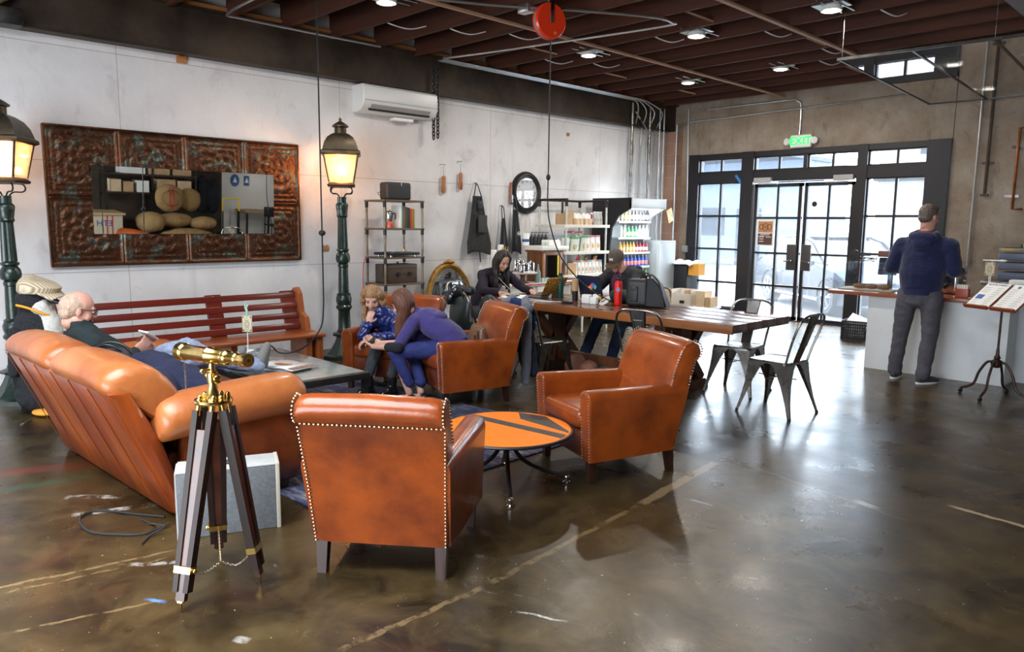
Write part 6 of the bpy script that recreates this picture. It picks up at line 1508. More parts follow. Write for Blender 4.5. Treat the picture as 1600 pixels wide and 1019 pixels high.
MB().box((-.04, 0, .045), (.09, .07, .09), r=.008).build('block', M['white'], r); MB().box((.055, -.03, .035), (.07, .06, .07), r=.006).build('plug_cube', M['white'], r); MB().box((.05, .04, .07), (.07, .05, .05), r=.01).build('plug', M['white_enamel'], r); MB().ball((.10, .02, .06), (.012, .012, .02)).build('yellow_plug', mat('safety yellow', (.75, .42, .02)), r)
b = MB()
for k in range(4): b.tube([(-4.67+cos(a)*(.06-.004*k), 5.83+sin(a)*.035, LZ+.05+sin(a+.6)*.035+.006*k-.02) for a in [2*pi*i/20 for i in range(20)]], .006, 6, closed=True)
tag(b.build('coiled_cable', M['white_enamel']), 'coiled white cable beside the red bottle', 'cable')
MB()
b = MB(); b.box((-4.98, 5.62, LZ+.012), (.12, .05, .024), r=.006); tag(b.build('charger_brick', M['black']), 'flat black charger brick near the front table edge', 'charger')
b = MB(); b.tube(bez([(-5.04, 5.62, LZ+.01), (-5.2, 5.60, LZ+.006), (-5.5, 5.62, LZ+.006), (-5.75, 5.66, LZ+.006), (-5.78, 5.80, LZ+.006), (-5.70, 5.86, LZ+.006)], 8), .004, 6); tag(b.build('white_cable', M['white']), 'white charging cable lying across the front of the table', 'cable')
b = MB(); b.tube(bez([(-5.08, 5.62, LZ+.01), (-5.2, 5.52, LZ+.006), (-5.25, 5.43, LZ+.01), (-5.25, 5.385, LZ-.04), (-5.32, 5.37, LZ-.07), (-5.42, 5.385, LZ-.05), (-5.42, 5.43, LZ+.008), (-5.32, 5.52, LZ+.006), (-5.2, 5.58, LZ+.006)], 8), .004, 6); tag(b.build('white_cable', M['white']), 'white cable loop hanging over the front table edge', 'cable')
b = MB(); b.tube(bez([(-5.50, 6.08, LZ+.006), (-5.40, 6.10, LZ+.006), (-5.15, 5.98, LZ+.006), (-5.0, 5.90, LZ+.006), (-4.88, 5.84, LZ+.006)], 8), .004, 6); tag(b.build('white_cable', M['white']), 'white cable running past the green bottle to the plug block', 'cable')
for x, y, rz_, w_, t, mm in ((-5.72, 5.58, -60, .2, 'white paper booklet with a red corner at the left of the long table', 'paper'), (-5.86, 5.72, -50, .16, 'pale notebook under the black haired womans hand', 'paper')):
    o = MB().box((0, 0, .006), (w_, .28, .010), r=.002).build('notebook', M[mm]); o.location = (x, y, LZ); o.rotation_euler = (0, 0, rad(rz_)); tag(o, t, 'notebook')
    if w_ == .2: q = MB().box((.08, -.11, .0125), (.035, .05, .002)).build('red_corner', M['red'], o)
o = MB().box((0, 0, .004), (.07, .14, .008), r=.003).build('phone', M['black']); o.location = (-5.80, 5.65, LZ+.013); o.rotation_euler = (0, 0, rad(-55)); tag(o, 'black phone on the notebook at the left table end', 'phone')
# black backpack on the table
def blob(name, balls, m_, parent=None, vox=.012, smooth_it=6, disp=0, tex=.15):
    b = MB()
    for q in balls:
        if len(q) == 2: b.ball(q[0], q[1], 16, 12)
        elif len(q) == 3: b.ball(q[0], q[1], 16, 12, rot=q[2])
        else: cap(b, *q)
    o = b.build(name, m_, parent)
    addmod(o, 'REMESH', mode='VOXEL', voxel_size=vox, use_smooth_shade=True)
    addmod(o, 'SMOOTH', iterations=smooth_it, factor=.5)
    if disp:
        t = bpy.data.textures.get('folds%g' % tex) or bpy.data.textures.new('folds%g' % tex, 'CLOUDS'); t.noise_scale = tex
        addmod(o, 'DISPLACE', texture=t, strength=disp, mid_level=.5, texture_coords='GLOBAL')
    return o
def cap(b, a, c, ra, rc, n=None):
    """tapered capsule"""
    a, c = Vector(a), Vector(c); b.cyl(a, c, ra, rc, 14); b.ball(a, ra, 14, 10); b.ball(c, rc, 14, 10)
r = thing('backpack', 'bulky black backpack sitting on the long table beside the red bottle', 'backpack', (-4.30, 6.0, LZ), 20); r.scale = (.88, .9, .92)
BN = mat('black nylon', (.012, .012, .014), (.022, .022, .024), scale=30, rough=.45, bump=.15); BG = mat('glossy black', (.008, .008, .01), rough=.5, spec=.3)
b = MB(); b.box((-.07, 0, .15), (.26, .22, .30), r=.05, seg=5); o = b.build('main_pocket', BN, r); addmod(o, 'SUBSURF', levels=1, render_levels=1)
b = MB(); b.loft([[(x, -.11, .01), (x, .11, .01), (x, .09, h), (x, -.09, h)] for x, h in ((.03, .30), (.10, .31), (.17, .24), (.24, .08), (.26, .02))]); o = b.build('side_wing', BG, r); addmod(o, 'BEVEL', width=.03, segments=3)
b = MB(); b.box((-.10, -.115, .14), (.09, .02, .16), r=.008); b.box((-.10, -.128, .20), (.05, .008, .05), r=.003); b.build('front_pocket', BN, r)
b = MB(); b.tube(bez([(.0, 0, .29), (.03, -.05, .34), (.10, -.06, .335), (.17, -.08, .26), (.22, -.10, .12), (.24, -.10, .02)], 5), .010, 6); b.tube(bez([(-.06, 0, .30), (-.03, 0, .35), (.03, 0, .35), (.05, 0, .30)], 5), .009, 6); b.build('strap', BN, r)
o = blob('dark_jacket', [((-4.72, 6.12, LZ+.07), (.10, .09, .07)), ((-4.62, 6.14, LZ+.05), (.08, .08, .05)), ((-4.76, 6.20, LZ+.04), (.09, .08, .04))], mat('dark teal cloth', (.008, .03, .035), rough=.85), disp=.03); tag(o, 'crumpled dark teal cloth between the navy laptop and the red bottle', 'jacket')

# ------------------------------------------------------------------ bags, jackets and cushions around
DE = mat('navy denim cloth', (.010, .030, .095), (.018, .045, .12), scale=60, rough=.9); GM = mat('heather grey fleece', (.20, .21, .24), (.13, .14, .17), scale=90, rough=.95)
r = thing('draped_jacket', 'navy jacket with heather grey sleeves hanging over a cafe chair back', 'jacket', (-4.85, 5.14, 0), -8)
def dr(u, v):     # over the chair hoop: v 0 front .. 1 low behind
    x = -.20+.40*u; s_ = v
    if s_ < .25: y, z = -.255+.0*s_, .60+.26*(s_/.25)
    else: y, z = -.335-.02*sin(u*12)*(s_-.25), .875-.50*((s_-.25)/.75)
    k = 1-.12*abs(s_-.3)
    return (x*k, y-.015*sin(u*9+s_*3)*s_, z-.05*abs(u-.5)**2*4*(1 if s_ > .2 else .6))
b = MB(); b.grid(dr, 24, 24); o = b.build('jacket_body', DE, r); solid(o, .018); subs(o)
for sx, zz in ((-1, .42), (1, .12)):
    o = blob('sleeve', [((sx*.17, -.34, .80), (sx*.215, -.37, .60), .055, .052), ((sx*.215, -.37, .60), (sx*.21, -.37, zz), .052, .045)], GM, r, disp=.02, tex=.08)
    o = blob('shoulder_panel', [((sx*.10, -.30, .845), (sx*.19, -.34, .78), .045, .055)], GM, r, disp=.015, tex=.08)
blob('hanging_lining', [((.14, -.30, .62), (.20, -.27, .20), .05, .05), ((.05, -.31, .6), (.10, -.28, .25), .06, .06)], mat('dark navy lining', (.012, .014, .035), rough=.8), r, disp=.02, tex=.1)
r = thing('leather_tote', 'dark green grey leather tote bag leaning behind the armchairs', 'bag', (-5.86, 4.95, 0), -12)
TG_ = mat('dark green leather', (.022, .038, .034), (.012, .02, .018), scale=5, rough=.35, coat=.2)
b = MB(); b.loft([[(cos(a)*w_, sin(a)*d_, z) for a in [2*pi*i/20 for i in range(20)]] for z, w_, d_ in ((.42, .15, .05), (.46, .19, .08), (.62, .20, .075), (.78, .19, .04), (.80, .185, .03))]); o = b.build('bag_body', TG_, r)
b = MB(); b.tube(bez([(-.12, -.03, .78), (-.10, -.05, .88), (.0, -.06, .92), (.10, -.05, .88), (.12, -.03, .78)], 5), .008, 6); b.build('handle', TG_, r)
b = MB(); b.cyl((0, 0, .0), (0, 0, .42), .15, .15, 24); o = b.build('stool_drum', mat('dark stool', (.03, .028, .025), rough=.6)); o.location = (-5.86, 4.95, 0); tag(o, 'low dark drum stool carrying the green leather tote', 'stool')
FLM = bpy.data.materials.new('black floral cloth'); FLM.use_nodes = True; n = FLM.node_tree.nodes; L = FLM.node_tree.links; vo = n.new('ShaderNodeTexVoronoi'); vo.inputs['Scale'].default_value = 14; tc = n.new('ShaderNodeTexCoord'); L.new(tc.outputs['Object'], vo.inputs[0])
cr = n.new('ShaderNodeValToRGB'); cr.color_ramp.elements[0].position = .14; cr.color_ramp.elements[0].color = (.55, .58, .6, 1); cr.color_ramp.elements[1].position = .24; cr.color_ramp.elements[1].color = (.008, .008, .014, 1); L.new(vo.outputs[0], cr.inputs[0]); L.new(cr.outputs[0], n['Principled BSDF'].inputs['Base Color'])
o = blob('floral_scarf', [((-6.02, 4.93, .80), (-5.86, 4.93, .86), .05, .06), ((-5.86, 4.93, .86), (-5.72, 4.97, .86), .06, .05), ((-5.98, 4.90, .76), (.06, .05, .06))], FLM, disp=.03, tex=.08); tag(o, 'black scarf with white flowers over the top of the green tote', 'scarf')
o = blob('floral_bag', [((-5.50, 5.02, .72), (.12, .07, .12)), ((-5.48, 5.02, .55), (.13, .08, .13)), ((-5.47, 5.03, .42), (.12, .07, .08))], FLM, disp=.03, tex=.1); tag(o, 'black bag with pale flowers hanging on the chair behind the armchairs', 'bag')
CK = bpy.data.materials.new('brown checked canvas'); CK.use_nodes = True; n = CK.node_tree.nodes; L = CK.node_tree.links; ck = n.new('ShaderNodeTexChecker'); ck.inputs['Scale'].default_value = 55; tc = n.new('ShaderNodeTexCoord'); mp = n.new('ShaderNodeMapping'); mp.inputs['Rotation'].default_value = (.3, .6, .785); L.new(tc.outputs['Object'], mp.inputs[0]); L.new(mp.outputs[0], ck.inputs[0]); ck.inputs[1].default_value = (.10, .045, .022, 1); ck.inputs[2].default_value = (.17, .09, .045, 1); L.new(ck.outputs[0], n['Principled BSDF'].inputs['Base Color']); n['Principled BSDF'].inputs['Roughness'].default_value = .5
r = thing('handbag', 'brown checked canvas handbag resting on the armchair seat', 'handbag', (-4.80, 4.26, .435), -24)
b = MB(); b.loft([[(cos(a)*w_, sin(a)*d_, z) for a in [2*pi*i/20 for i in range(20)]] for z, w_, d_ in ((0, .10, .05), (.015, .15, .08), (.12, .155, .085), (.22, .14, .045), (.235, .12, .03))]); b.build('bag_body', CK, r)
b = MB(); b.tube(bez([(.13, -.05, .20), (.17, -.06, .10), (.16, -.07, .02), (.12, -.08, .03), (.12, -.07, .17)], 5), .007, 6); b.build('leather_strap', mat('dark brown strap', (.06, .025, .015), rough=.4), r); MB().tube([(-.12, 0, .236), (.12, 0, .236)], .004, 6).build('zip', M['brass'], r)
o = blob('paper_bag_pile', [((-4.86, 5.62, .13), (.10, .12, .13)), ((-4.72, 5.68, .10), (.10, .10, .10))], mat('tan shopping bag', (.20, .15, .10), (.35, .1, .06), scale=9, rough=.7), disp=.03); o.name = 'tote_bag'; tag(o, 'tan cloth bag on the floor under the jacket chair', 'bag')

# ------------------------------------------------------------------ sofa companions
o = blob('round_cushion', [((-5.62, 1.80, .60), (.09, .10, .13))], mat('rust brown plush', (.12, .04, .015), (.07, .022, .01), scale=70, rough=.95), disp=.012, tex=.1); tag(o, 'rust brown plush cushion beyond the mans hands on the sofa', 'cushion')
o = blob('navy_jacket', [((-5.02, 1.60, .60), (-4.72, 1.64, .58), .12, .13), ((-4.72, 1.64, .58), (-4.42, 1.78, .53), .13, .09), ((-4.42, 1.78, .53), (-4.15, 1.92, .54), .08, .05), ((-4.60, 1.50, .55), (.20, .14, .12)), ((-4.95, 1.62, .50), (.15, .14, .08))], mat('navy wool', (.013, .017, .045), (.022, .026, .06), scale=90, rough=.95), disp=.05, tex=.13); tag(o, 'navy jacket heaped on the right seat of the sofa', 'jacket')
r = thing('messenger_bag', 'grey black messenger bag lying between the man and the navy jacket', 'bag', (-5.12, 1.40, .60), 0)
blob('bag_body', [((0, .02, 0), (.10, .13, .14)), ((.04, .06, .04), (.09, .10, .10))], mat('charcoal nylon', (.045, .045, .055), rough=.5), r, disp=.02, tex=.09)
b = MB(); b.tube(bez([(-.05, -.08, .12), (.0, .0, .175), (.06, .08, .16), (.10, .14, .08)], 5), .008, 6); b.tube(bez([(-.02, -.10, .12), (.06, -.02, .17), (.10, .06, .13)], 5), .007, 6); b.build('strap', M['black'], r)
b = MB(); b.box((.10, .0, .09), (.01, .03, .02), rot=(0, 40, 20)); b.box((.105, .05, .08), (.01, .03, .02), rot=(0, 40, 20)); b.build('buckle', M['chrome'], r)
# penguin plush
r = thing('plush_penguin', 'big black and white plush penguin at the left end of the bench', 'plush toy', (-6.86, 1.38, .0), 25); r.scale = (1.08, 1.08, 1.10)
FU = mat('black fur', (.012, .013, .016), (.03, .032, .038), scale=80, rough=.95, bump=.8); FWt = mat('white fur', (.70, .68, .64), (.58, .56, .52), scale=60, rough=.95, bump=.6)
blob('body', [((0, 0, .30), (.19, .17, .30)), ((0, 0, .58), (.165, .15, .22)), ((0, 0, .82), (.125, .12, .13)), ((0, 0, .15), (.18, .17, .15))], FU, r, disp=.02, tex=.04)
blob('white_belly', [((.045, .02, .32), (.165, .13, .28)), ((.05, .02, .58), (.14, .11, .22)), ((.05, .0, .78), (.10, .09, .08))], FWt, r, disp=.02, tex=.04)
for s_ in (-1, 1): blob('flipper', [((-.02, s_*.15, .60), (.0, s_*.20, .32), .05, .035)], FU, r)
blob('beak', [((.10, .02, .84), (.22, .06, .80), .035, .01)], M['black'], r, vox=.008)
b = MB(); b.tube(bez([(.0, -.14, .80), (.08, -.11, .78), (.14, -.03, .73), (.13, .06, .72)], 5), .009, 6); b.build('orange_strap', mat('orange strap', (.80, .33, .02), rough=.6), r)
for s_ in (-1, 1): blob('foot', [((.12, s_*.09, .025), (.10, .06, .025))], mat('orange foot', (.7, .3, .04), rough=.8), r)
HM = bpy.data.materials.new('striped cream tweed'); HM.use_nodes = True; n = HM.node_tree.nodes; L = HM.node_tree.links; wv = n.new('ShaderNodeTexWave'); wv.inputs['Scale'].default_value = 18; wv.inputs['Distortion'].default_value = .4; wv.inputs['Detail'].default_value = 0; wv.bands_direction = 'Y'; tc = n.new('ShaderNodeTexCoord'); L.new(tc.outputs['Object'], wv.inputs[0]); cr = n.new('ShaderNodeValToRGB'); cr.color_ramp.elements[0].color = (.28, .20, .12, 1); cr.color_ramp.elements[1].color = (.62, .54, .40, 1); L.new(wv.outputs[0], cr.inputs[0]); L.new(cr.outputs[0], n['Principled BSDF'].inputs['Base Color']); n['Principled BSDF'].inputs['Roughness'].default_value = .9
h = thing('flat_cap', 'cream striped tweed flat cap on the penguins head', 'cap', (-6.83, 1.40, .985), 35)
b = MB()
lo = []
for z, sx_, sy_, dx in ((-.02, .135, .125, 0), (.0, .15, .135, .0), (.04, .155, .135, .01), (.075, .12, .11, 0), (.10, .07, .07, -.02), (.108, .01, .01, -.03)):
    lo.append([(dx+cos(a)*sx_*(1.18 if cos(a) > 0 else 1), sin(a)*sy_, z-(.02*cos(a) if z > .0 else 0)) for a in [2*pi*i/28 for i in range(28)]])
b.loft(lo); b.build('crown', HM, h); b = MB(); b.grid(lambda u, v: (.10+.13*v*(1-.25*(2*u-1)**2), (u-.5)*.24*(1-.3*v), -.01-.03*v-.03*(2*u-1)**2*v), 14, 6); o = b.build('peak', HM, h); solid(o, .012)

# ------------------------------------------------------------------ storage corner across the room (seen in the wall mirror)
JU = mat('jute burlap', (.40, .26, .11), (.30, .18, .07), scale=50, rough=.95, bump=.4)
def sack(loc, rz, size, label, mark=True):
    r = thing('coffee_sack', label, 'sack', loc, rz, 'burlap coffee sacks in the storage corner')
    a, c, h_ = size
    blob('sack_body', [((0, 0, h_/2), (a/2, c/2, h_/2)), ((a*.22, 0, h_/2), (a*.28, c*.42, h_*.42)), ((-a*.22, 0, h_/2), (a*.28, c*.42, h_*.42))], JU, r, vox=.02, disp=.04, tex=.2)
    return r
r = sack((1.55, 6.25, .72), 90, (.62, .30, .62), 'upright burlap sack with red stripes and an oval stamp, reflected in the wall mirror')
b = MB(); b.tube([(cos(a)*.2, .155, .32+sin(a)*.17) for a in [2*pi*i/24 for i in range(24)]], .006, 5, closed=True); b.build('oval_stamp', DKI, r)
b = MB(); b.box((-.04, .150, .32), (.02, .01, .5)); b.box((.04, .150, .32), (.02, .01, .5)); b.build('red_stripe', M['red'], r, smooth=False)
sack((1.7, 6.75, .72), 90, (.5, .3, .55), 'second upright sack behind the striped one in the mirror')
sack((1.4, 6.3, .40), 80, (.85, .5, .32), 'fat sack lying in the pile below the striped sack'); sack((1.3, 5.75, .30), 120, (.6, .5, .45), 'open topped sack at the left of the sack pile'); sack((1.3, 6.9, .36), 95, (.6, .4, .3), 'sack lying at the right of the sack pile'); sack((1.2, 6.5, .02), 90, (1.2, .6, .38), 'bottom sack of the burlap pile')
r = thing('storage_rack', 'black storage rack full of cartons behind the sacks', 'shelf', (2.05, 6.0, 0), 0)
b = MB()
for y in (-.95, .0, .95):
    for x in (-.2, .2): b.box((x, y, 1.0), (.04, .04, 2.0))
b.build('upright', M['blackmetal'], r, smooth=False)
for z in (.5, 1.1, 1.5): MB().box((0, 0, z), (.5, 1.95, .03)).build('shelf_board', M['darkwood'], r, smooth=False)
for i, (y, z, w_, h_, mm) in enumerate(((5.25, 1.12, .2, .26, 'cardlight'), (5.5, 1.12, .2, .22, 'card'), (5.6, 1.52, .5, .2, 'white'), (6.15, 1.52, .45, .4, 'card'), (6.65, 1.52, .4, .22, 'card'), (6.6, 1.76, .45, .16, 'card'), (5.8, 1.12, .25, .25, 'white'), (6.3, 1.12, .4, .3, 'card'), (6.7, 1.12, .3, .28, 'cardlight'))):
    o = MB().box((0, 0, h_/2), (.35, w_, h_)).build('storage_box', M[mm], smooth=False); o.location = (2.02, y, z); tag(o, '%s carton on the storage rack reflected in the wall mirror' % ORD[i], 'box', 'cartons on the storage rack')
r = thing('wooden_crate', 'canvas covered crate with a plywood lid in the left of the mirror', 'crate', (1.5, 4.75, 0), 0)
MB().box((0, 0, .34), (.7, .8, .68)).build('canvas_side', mat('canvas', (.55, .48, .36), rough=.9), r, smooth=False); MB().box((0, 0, .70), (.78, .9, .04)).build('plywood_lid', mat('plywood', (.55, .38, .2), rough=.6), r, smooth=False)
b = MB(); b.box((-.352, .1, .34), (.006, .02, .66)); b.box((-.352, .2, .34), (.006, .02, .66)); b.build('red_stripe', M['red'], r, smooth=False)
text('stencil_letters', 'ETH', .17, FR((-.353, .05, .5), (0, -1, 0), (0, 0, 1)), mat('stencil blue', (.05, .08, .3), rough=.8), r)
r = thing('hanging_jackets', 'dark jackets hanging on a rail at the dark wall in the mirror', 'jackets', (2.2, 7.35, 0), 0)
blob('jacket', [((0, -.1, 1.1), (.12, .18, .45)), ((-.02, .15, 1.05), (.12, .16, .42))], mat('black coat', (.01, .012, .02), rough=.8), r, vox=.02, disp=.05)
r = thing('yellow_trolley', 'hand truck with a bright yellow handle before the white wall in the mirror', 'hand truck', (1.75, 7.75, 0), 90)
YM = mat('trolley yellow', (.85, .60, .02), rough=.35)
b = MB(); b.tube(bez([(-.2, 0, .75), (-.2, 0, .98), (-.14, 0, 1.04), (.14, 0, 1.04), (.2, 0, .98), (.2, 0, .75)], 5), .018, 8); b.build('handle', YM, r); b = MB(); b.tube([(-.2, 0, .1), (-.2, 0, .75)], .017, 8); b.tube([(.2, 0, .1), (.2, 0, .75)], .017, 8); b.box((0, .08, .03), (.45, .2, .02)); b.build('frame', M['blackmetal'], r)
for s_ in (-1, 1): MB().cyl((s_*.24, -.06, .12), (s_*.29, -.06, .12), .12, seg=20).build('wheel', M['rubber'], r)
r = thing('desk', 'wooden desk with a pendant lamp by the white wall in the mirror', 'desk', (2.0, 8.55, 0), 0)
MB().box((0, 0, .74), (.6, .9, .04)).build('desk_top', M['oak'], r, smooth=False)
for x in (-.25, .25):
    for y in (-.4, .4): MB().box((x, y, .36), (.04, .04, .72)).build('leg', M['blackmetal'], r, smooth=False)
r = thing('pendant_lamp', 'brass teardrop pendant lamp above the desk in the mirror', 'lamp', (1.9, 8.72, 1.72), 0)
b = MB(); b.lathe([(.01, .22), (.02, .18), (.07, .10), (.10, .03), (.085, -.02), (.07, -.03)], seg=20); b.build('lamp_shade', M['brass'], r); MB().ball((0, 0, -.03), (.05, .05, .03)).build('bulb', mat('lit lens', (1, .97, .9)), r); MB().cyl((0, 0, .2), (0, 0, 2.1), .004).build('cord', M['black'], r)
for y, t, s_ in ((8.12, 'round blue and white wall plaque in the mirror', 1), (8.42, 'small blue poster beside the round plaque in the mirror', 0)):
    b = MB()
    if s_: b.prism([(cos(2*pi*i/24)*.11, sin(2*pi*i/24)*.15) for i in range(24)], .01, M=FR((0, 0, 0), (0, -1, 0), (0, 0, 1)))
    else: b.box((0, 0, 0), (.01, .13, .24))
    o = b.build('wall_plaque', LOGO); o.location = (2.385, y, 1.45); tag(o, t, 'sign')
    b = MB(); b.prism([(0, .08), (-.05, -.05), (.05, -.05)], .004, M=FR((-.012, 0, 0), (0, -1, 0), (0, 0, 1))); b.build('white_mark', M['white'], o, smooth=False)
r = thing('desk_chair', 'black wooden chair by the desk in the mirror', 'chair', (1.5, 8.75, 0), 90)
MB().box((0, 0, .45), (.4, .4, .03), r=.005).build('seat', M['black'], r); MB().box((0, -.2, .75), (.38, .02, .25), r=.005).build('backrest', M['black'], r)
for x in (-.17, .17):
    for y in (-.18, .18): MB().cyl((x, y, 0), (x, y, .62 if y < 0 else .45), .014).build('leg', M['black'], r)

# ------------------------------------------------------------------ people
V = Vector
SKIN = {}
def skin(k, c): return mat('skin '+k, c, tuple(x*.86 for x in c), scale=7, rough=.5, sheen=.1)
def lin(a, c, t): return a+(c-a)*t
def headframe(c, fwd, up=(0, 0, 1)):
    f = V(fwd).normalized(); u = V(up); x = f.cross(u).normalized(); u = x.cross(f).normalized()
    return Matrix.Translation(c) @ Matrix((x, f, u)).transposed().to_4x4()
def eball(b, Mx, c, r): b.ball((0, 0, 0), r, 16, 12, M=Mx @ Matrix.Translation(c))
def capM(b, Mx, a, c, ra, rc): cap(b, Mx @ V(a), Mx @ V(c), ra, rc)
def torso(b, pts, infl=0):
    """pts: (center, lateral axis, half width, half depth) from pelvis to shoulders"""
    n = 5
    for (c0, a0, w0, d0), (c1, a1, w1, d1) in zip(pts, pts[1:]):
        for k in range(n):
            t = k/n; c = V(c0).lerp(V(c1), t); ax = V(a0).lerp(V(a1), t).normalized(); sp = (V(c1)-V(c0)).normalized(); y = sp.cross(ax).normalized(); ax = y.cross(sp)
            R = Matrix((ax, y, sp)).transposed().to_4x4()
            b.ball(c, (w0+(w1-w0)*t+infl, d0+(d1-d0)*t+infl, .075+infl), 18, 12, rot=R)
    c, ax, w_, d_ = pts[-1]; b.ball(c, (w_+infl, d_+infl, .06+infl), 18, 12)
def hand(b, wrist, d, nrm, side=1, curl=.5, sc=1, spread=.0):
    """palm + five fingers; d = towards fingers, nrm = palm side"""
    d = V(d).normalized(); nrm = V(nrm); nrm = (nrm-d*nrm.dot(d)).normalized(); s_ = d.cross(nrm)*side
    w_ = V(wrist); p = w_+d*.05*sc
    R = Matrix((s_, d, nrm)).transposed(); 
    if R.determinant() < 0: R = Matrix((-s_, d, nrm)).transposed()
    b.ball(p, (.040*sc, .050*sc, .016*sc), 14, 10, rot=R.to_4x4())
    for k, (o_, l_) in enumerate(((-.030, .9), (-.010, 1.03), (.011, .96), (.030, .76))):
        q = w_+d*.088*sc+s_*o_*sc; dd = (d+s_*(o_*6*spread)).normalized(); ang = 0; rr = .0092*sc
        for seg_, (L_, r1) in enumerate(((.042, .0086), (.027, .0078), (.020, .0068))):
            ang += curl*(.75 if seg_ else .55); v = dd*cos(ang)+nrm*sin(ang); q2 = q+v*L_*l_*sc; cap(b, q, q2, rr, r1*sc); q, rr = q2, r1*sc
    q = w_+d*.02*sc-s_*.024*sc; v1 = (d*.55-s_*.75+nrm*.35).normalized(); q2 = q+v1*.045*sc; cap(b, q, q2, .014*sc, .0105*sc); v2 = (d*.85-s_*.3+nrm*.45).normalized(); cap(b, q2, q2+v2*.032*sc, .0105*sc, .0085*sc)
def add_head(b, H, sc=1, fem=0, beard=0):
    T_ = H @ Matrix.Diagonal((sc, sc, sc, 1))
    e = lambda c, r: eball(b, T_, c, r)
    e((0, -.012, .030), (.073, .093, .086)); e((0, .020, -.025), (.060, .066, .082)); e((0, .045, -.085), (.036, .034, .028)); e((0, .062, -.098), (.018, .016, .014))
    for s_ in (-1, 1):
        e((s_*.034, .048, -.035), (.026, .028, .030)); e((s_*.028, .072, .022), (.022, .012, .009)); e((s_*.045, .0, -.065), (.022, .04, .025))
        e((s_*.075, -.008, -.012), (.009, .018, .030)); e((s_*.079, -.014, .002), (.006, .012, .014)); e((s_*.013, .094, -.030), (.008, .009, .007))
    capM(b, T_, (0, .083, .010), (0, .103, -.026), .008*sc, .0115*sc)
    e((0, .082, -.052), (.020, .010, .0055)); e((0, .081, -.063), (.018, .010, .006))
    capM(b, T_, (0, -.025, -.04), (0, -.03, -.085), .050*sc*(.88 if fem else 1.02), .050*sc*(.86 if fem else 1.04))
def face_parts(r, H, sc=1, brow=(.08, .05, .03), lip=(.42, .16, .13), iris=(.06, .04, .02), closed=0):
    T_ = H @ Matrix.Diagonal((sc, sc, sc, 1))
    for s_ in (-1, 1):
        b = MB(); b.ball((0, 0, 0), (.0115, .0085, .0050 if not closed else .0016), 12, 8, M=T_ @ Matrix.Translation((s_*.029, .0785, .004))); e_ = b.build('eye', mat('eye white', (.6, .57, .54), rough=.3) if not closed else mat('lash line', (.05, .03, .025), rough=.7), r)
        if closed: pass
        b = MB(); b.ball((0, 0, 0), (.0048, .003, .0048 if not closed else .001), 10, 8, M=T_ @ Matrix.Translation((s_*.029, .0855, .0025))); b.build('iris', mat('iris', iris, rough=.1), e_)
        b = MB(); b.tube([T_ @ V((s_*q, y, z)) for q, y, z in ((.014, .089, .024), (.03, .087, .030), (.045, .074, .024))], .0028, 6); b.build('eyebrow', mat('brow %s' % str(brow), brow, rough=.9), r)
    b = MB(); b.ball((0, 0, 0), (.021, .008, .008), 12, 8, M=T_ @ Matrix.Translation((0, .0865, -.0575))); b.build('lips', mat('lip %s' % str(lip), lip, rough=.4), r)
def body(r, parts, m_, vox=.0065, it=4, name='body'):
    b = MB(); parts(b); o = b.build(name, m_, r)
    addmod(o, 'REMESH', mode='VOXEL', voxel_size=vox, use_smooth_shade=True); addmod(o, 'SMOOTH', iterations=it, factor=.5); return o
def garment(r, name, parts, m_, vox=.010, it=5, disp=.014, tex=.10):
    b = MB(); parts(b); o = b.build(name, m_, r)
    addmod(o, 'REMESH', mode='VOXEL', voxel_size=vox, use_smooth_shade=True); addmod(o, 'SMOOTH', iterations=it, factor=.5)
    if disp:
        t = bpy.data.textures.get('folds%g' % tex) or bpy.data.textures.new('folds%g' % tex, 'CLOUDS'); t.noise_scale = tex; t.noise_depth = 2
        addmod(o, 'DISPLACE', texture=t, strength=disp, mid_level=.5, texture_coords='GLOBAL')
    return o
def limb(b, a, c, e, r0, r1, r2): cap(b, a, c, r0, r1); cap(b, c, e, r1*.96, r2)
def yoke(b, nk, shs, r0=.07, r1=.07):
    for q in shs: cap(b, V(nk), V(q), r0, r1)
def shoe(r, ankle, d, m_, sole=None, L_=.26, boot=0, gz=0):
    d = V(d); d.z = 0; d.normalize(); s_ = V((-d.y, d.x, 0)); a = V(ankle); a.z = gz
    R = Matrix((s_, d, V((0, 0, 1)))).transposed().to_4x4()
    def f(b):
        b.ball(a+d*.02+V((0, 0, .055)), (.042, .07, .045), 14, 10, rot=R); b.ball(a+d*.10+V((0, 0, .042)), (.045, .085, .032), 14, 10, rot=R); b.ball(a+d*.15+V((0, 0, .034)), (.042, .055, .026), 14, 10, rot=R)
        b.ball(a-d*.035+V((0, 0, .045)), (.035, .04, .04), 14, 10, rot=R)
        if boot: cap(b, a+V((0, 0, .06)), a+V((0, 0, .06+boot)), .042, .046)
        else: cap(b, a+V((0, 0, .05)), a+V((0, 0, .085)), .040, .040)
    o = garment(r, 'boot' if boot else 'shoe', f, m_, vox=.008, disp=0)
    b = MB(); b.loft([[a+d*(.055+cos(t)*.135)+s_*sin(t)*.047+V((0, 0, z)) for t in [2*pi*i/20 for i in range(20)]] for z in (.002, .02)]); b.build('sole', sole or M['rubber'], o); return o
def hairmat(n_, c1, c2): return mat(n_, c1, c2, scale=30, rough=.42, bump=.6, bscale=60, stretch=(3, 3, .35), coat=.15)
